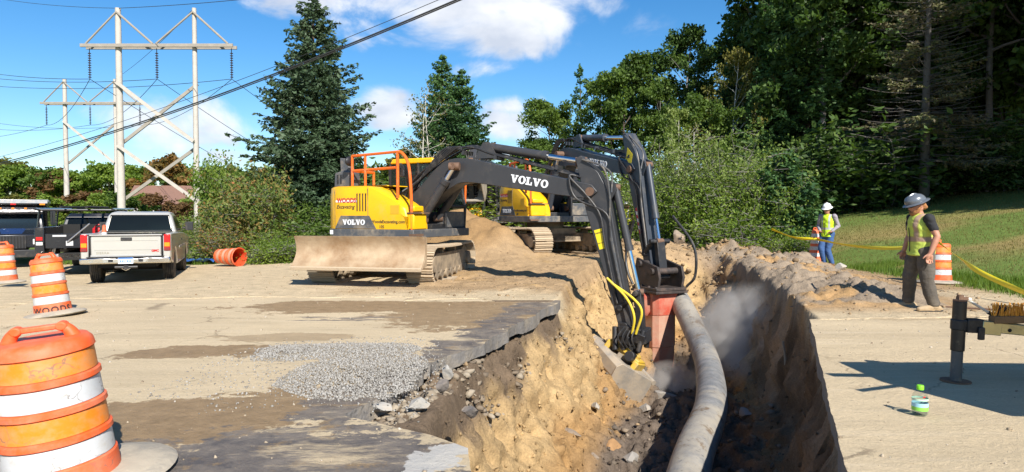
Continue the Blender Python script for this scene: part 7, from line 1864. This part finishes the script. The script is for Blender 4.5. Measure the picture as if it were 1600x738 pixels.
# ------------------------------------------------------------------ power line
WOODP = mat('pole_weathered', (.46, .42, .37), .9, var=.25, vscale=3, bump=.4, bscale=14)
WOODD = mat('arm_weathered', (.29, .26, .22), .9, var=.3, vscale=3, bump=.4, bscale=14)
INSU = mat('insulator', (.06, .045, .05), .3, var=.2)
WIRE = mat('wire', (.05, .052, .055), .5, .4)
def hframe(label, pxl, pxr, ptop, parm, armx0, armx1, Y, r, ybrace, low=True, dY=0.0):
    T = thing('transmission_tower', label, 'power pole', at((pxl + pxr) / 2, 334, Y) * 1.0, 0, 'wooden frames of the power line')
    O = T.location.copy(); O.z = 0; T.location = O
    def A(px, py, dy=0.0): return at(px, py, Y) - O + Vector((0, dy, 0))
    zt = A(pxl, ptop).z; xl, xr = A(pxl, 334).x, A(pxr, 334).x; za = A(pxl, parm).z
    for x, k in ((xl, 1.15), (xr, .9)): b = MB(); b.tube([(x, 0, -.6), (x, 0, zt)], [r * 1.2 * k, r * .8 * k], 14); b.build('pole', WOODP, T)
    x0, x1 = A(armx0, parm).x, A(armx1, parm).x
    for s in (-1, 1): b = MB(); b.box(((x0 + x1) / 2, s * (r + .12), za), (x1 - x0, .11, .19)); b.build('crossarm', WOODD, T, bevel=.01)
    xm = (xl + xr) / 2
    for p, q in (((xl, zt - .25), (x0 + .3, za + .1)), ((xl, zt - .25), (xm - .1, za + .1)), ((xr, zt - .25), (xm + .1, za + .1)), ((xr, zt - .25), (x1 - .3, za + .1))): b = MB(); b.tube([(p[0], -r, p[1]), (q[0], -r - .1, q[1])], .06, 6); b.build('knee_brace', WOODD, T)
    for k, (y0, y1) in enumerate(ybrace):
        z0, z1 = A(pxl, y0).z, A(pxl, y1).z
        for s, (xa, xb) in enumerate(((xl, xr), (xr, xl))): b = MB(); b.box(((xa + xb) / 2, (-.25, .25)[s] * 1.2, (z0 + z1) / 2), (math.hypot(xb - xa, z1 - z0), .10, .18), (0, math.atan2(z0 - z1, abs(xb - xa)) * (1 if xb > xa else -1), 0)); b.build('cross_brace', (WOODP, WOODD)[s], T)
    ends = []
    for x in (x0 + .35, xm, x1 - .2):
        b = MB(); L_ = za - A(pxl, parm + 42 * 40 / Y * .95).z if False else 1.6
        b.tube([(x, 0, za - .1), (x, 0, za - .25 - L_)], .025, 6)
        for k in range(11): b.lathe([(.03, -.02), (.085, -.01), (.095, .01), (.03, .05)], 12, c=(x, 0, za - .4 - k * .135))
        b.build('insulator_string', INSU, T); ends.append(O + Vector((x, 0, za - .25 - L_)))
    tops = [O + Vector((xl, 0, zt)), O + Vector((xr, 0, zt))]
    return ends, tops
e1, t1 = hframe('taller wooden power frame in front, crossed braces between two thick poles', 190, 308, 13, 73, 130, 367, 40, .165, ((130, 222), (228, 312)))
e2, t2 = hframe('smaller wooden power frame farther back at left', 105, 183, 124, 162, 66, 222, 60, .17, ((190, 255), ))
def wire(label, a, c, sag, r=.017, group='power line conductors'):
    a = Vector(a); c = Vector(c); n = 40; P = [a.lerp(c, i / n) - Vector((0, 0, sag * 4 * (i / n) * (1 - i / n))) for i in range(n + 1)]
    b = MB(); b.tube(P, r, 5); return tag(b.build('power_wire', WIRE, None), label, 'wire', group)
side = ['left', 'middle', 'right']
for k in range(3):
    wire('conductor hanging between the two frames on the %s insulators' % side[k], e2[k], e1[k], .7)
    d = Vector((e1[k].x - e2[k].x, e1[k].y - e2[k].y, 0)); 
    wire('conductor leaving the front frame rightwards from the %s insulator' % side[k], e1[k], at((640, 700, 780)[k], (360, 352, 345)[k], 95), 2.0)
    wire('conductor running off to the left from the rear frame, %s insulator' % side[k], e2[k], at(-160, (190, 160, 150)[k], 85), 1.6)
    wire('conductor running off to the left from the front frame, %s insulator' % side[k], e1[k], at(-260, (30, 62, 92)[k], 62), 1.4)
wire('upper ground wire crossing the sky over the spruce', t1[0], at(690, -40, 26), .2, .016, 'ground wires'); wire('ground wire between the tops of the frames', t2[1], t1[1], .3, .014, 'ground wires')
wire('ground wire running left from the front frame top', t1[0], at(-120, -30, 55), .5, .014, 'ground wires')
for k, (y0, y1, r_) in enumerate(((250, -6, .026), (252.5, -3, .020), (240, -18, .010))):
    wire(('thick black cable crossing low in front of the frames and spruce', 'second black cable running just below the thick one', 'thin line running just above the black cables')[k], at(-60, y0 + 18, 38), at(760, y1 - 14, 19), .55, r_, 'roadside cables')
# roof of a house behind the hedge
T = thing('house', 'low house with brown shingle roof half hidden behind the poles', 'house', stand(285, 62), .2)
b = MB(); b.box((0, 0, 1.3), (7, 5, 2.6)); b.build('wall', mat('house_wall', (.5, .48, .44), .8), T)
b = MB(); b.prism([(-2.9, 2.6), (2.9, 2.6), (0, 4.3)], -3.9, 3.9, 'yz'); b.build('roof', mat('roof_brown', (.20, .11, .08), .9, var=.3, vscale=8), T)
b = MB(); b.box((2.2, -.3, 4.1), (.6, .6, 1.2)); b.build('chimney', mat('chimney_grey', (.35, .33, .31), .9), T)
b = MB(); b.box((-1, -2.52, 1.5), (1.2, .06, 1.2)); b.build('window', DGLASS, T)

# single out the look-alikes of a row by their place in it
ORD = 'first second third fourth fifth sixth seventh eighth ninth tenth eleventh twelfth thirteenth fourteenth fifteenth sixteenth seventeenth eighteenth nineteenth twentieth'.split()
byl = {}
for o in COL.objects:
    if o.parent is None and o.get('label') and o.get('group') in ('bushes under the woods', 'distant tree line', 'hedge behind the trucks', 'trees behind the excavators', 'thickets deep in the woods'): byl.setdefault(o['label'], []).append(o)
for lab, os_ in byl.items():
    if 1 < len(os_) <= 20:
        for k, o in enumerate(sorted(os_, key=lambda q: q.location.x / q.location.y)): o['label'] = lab + ', ' + ORD[k] + ' from the left'
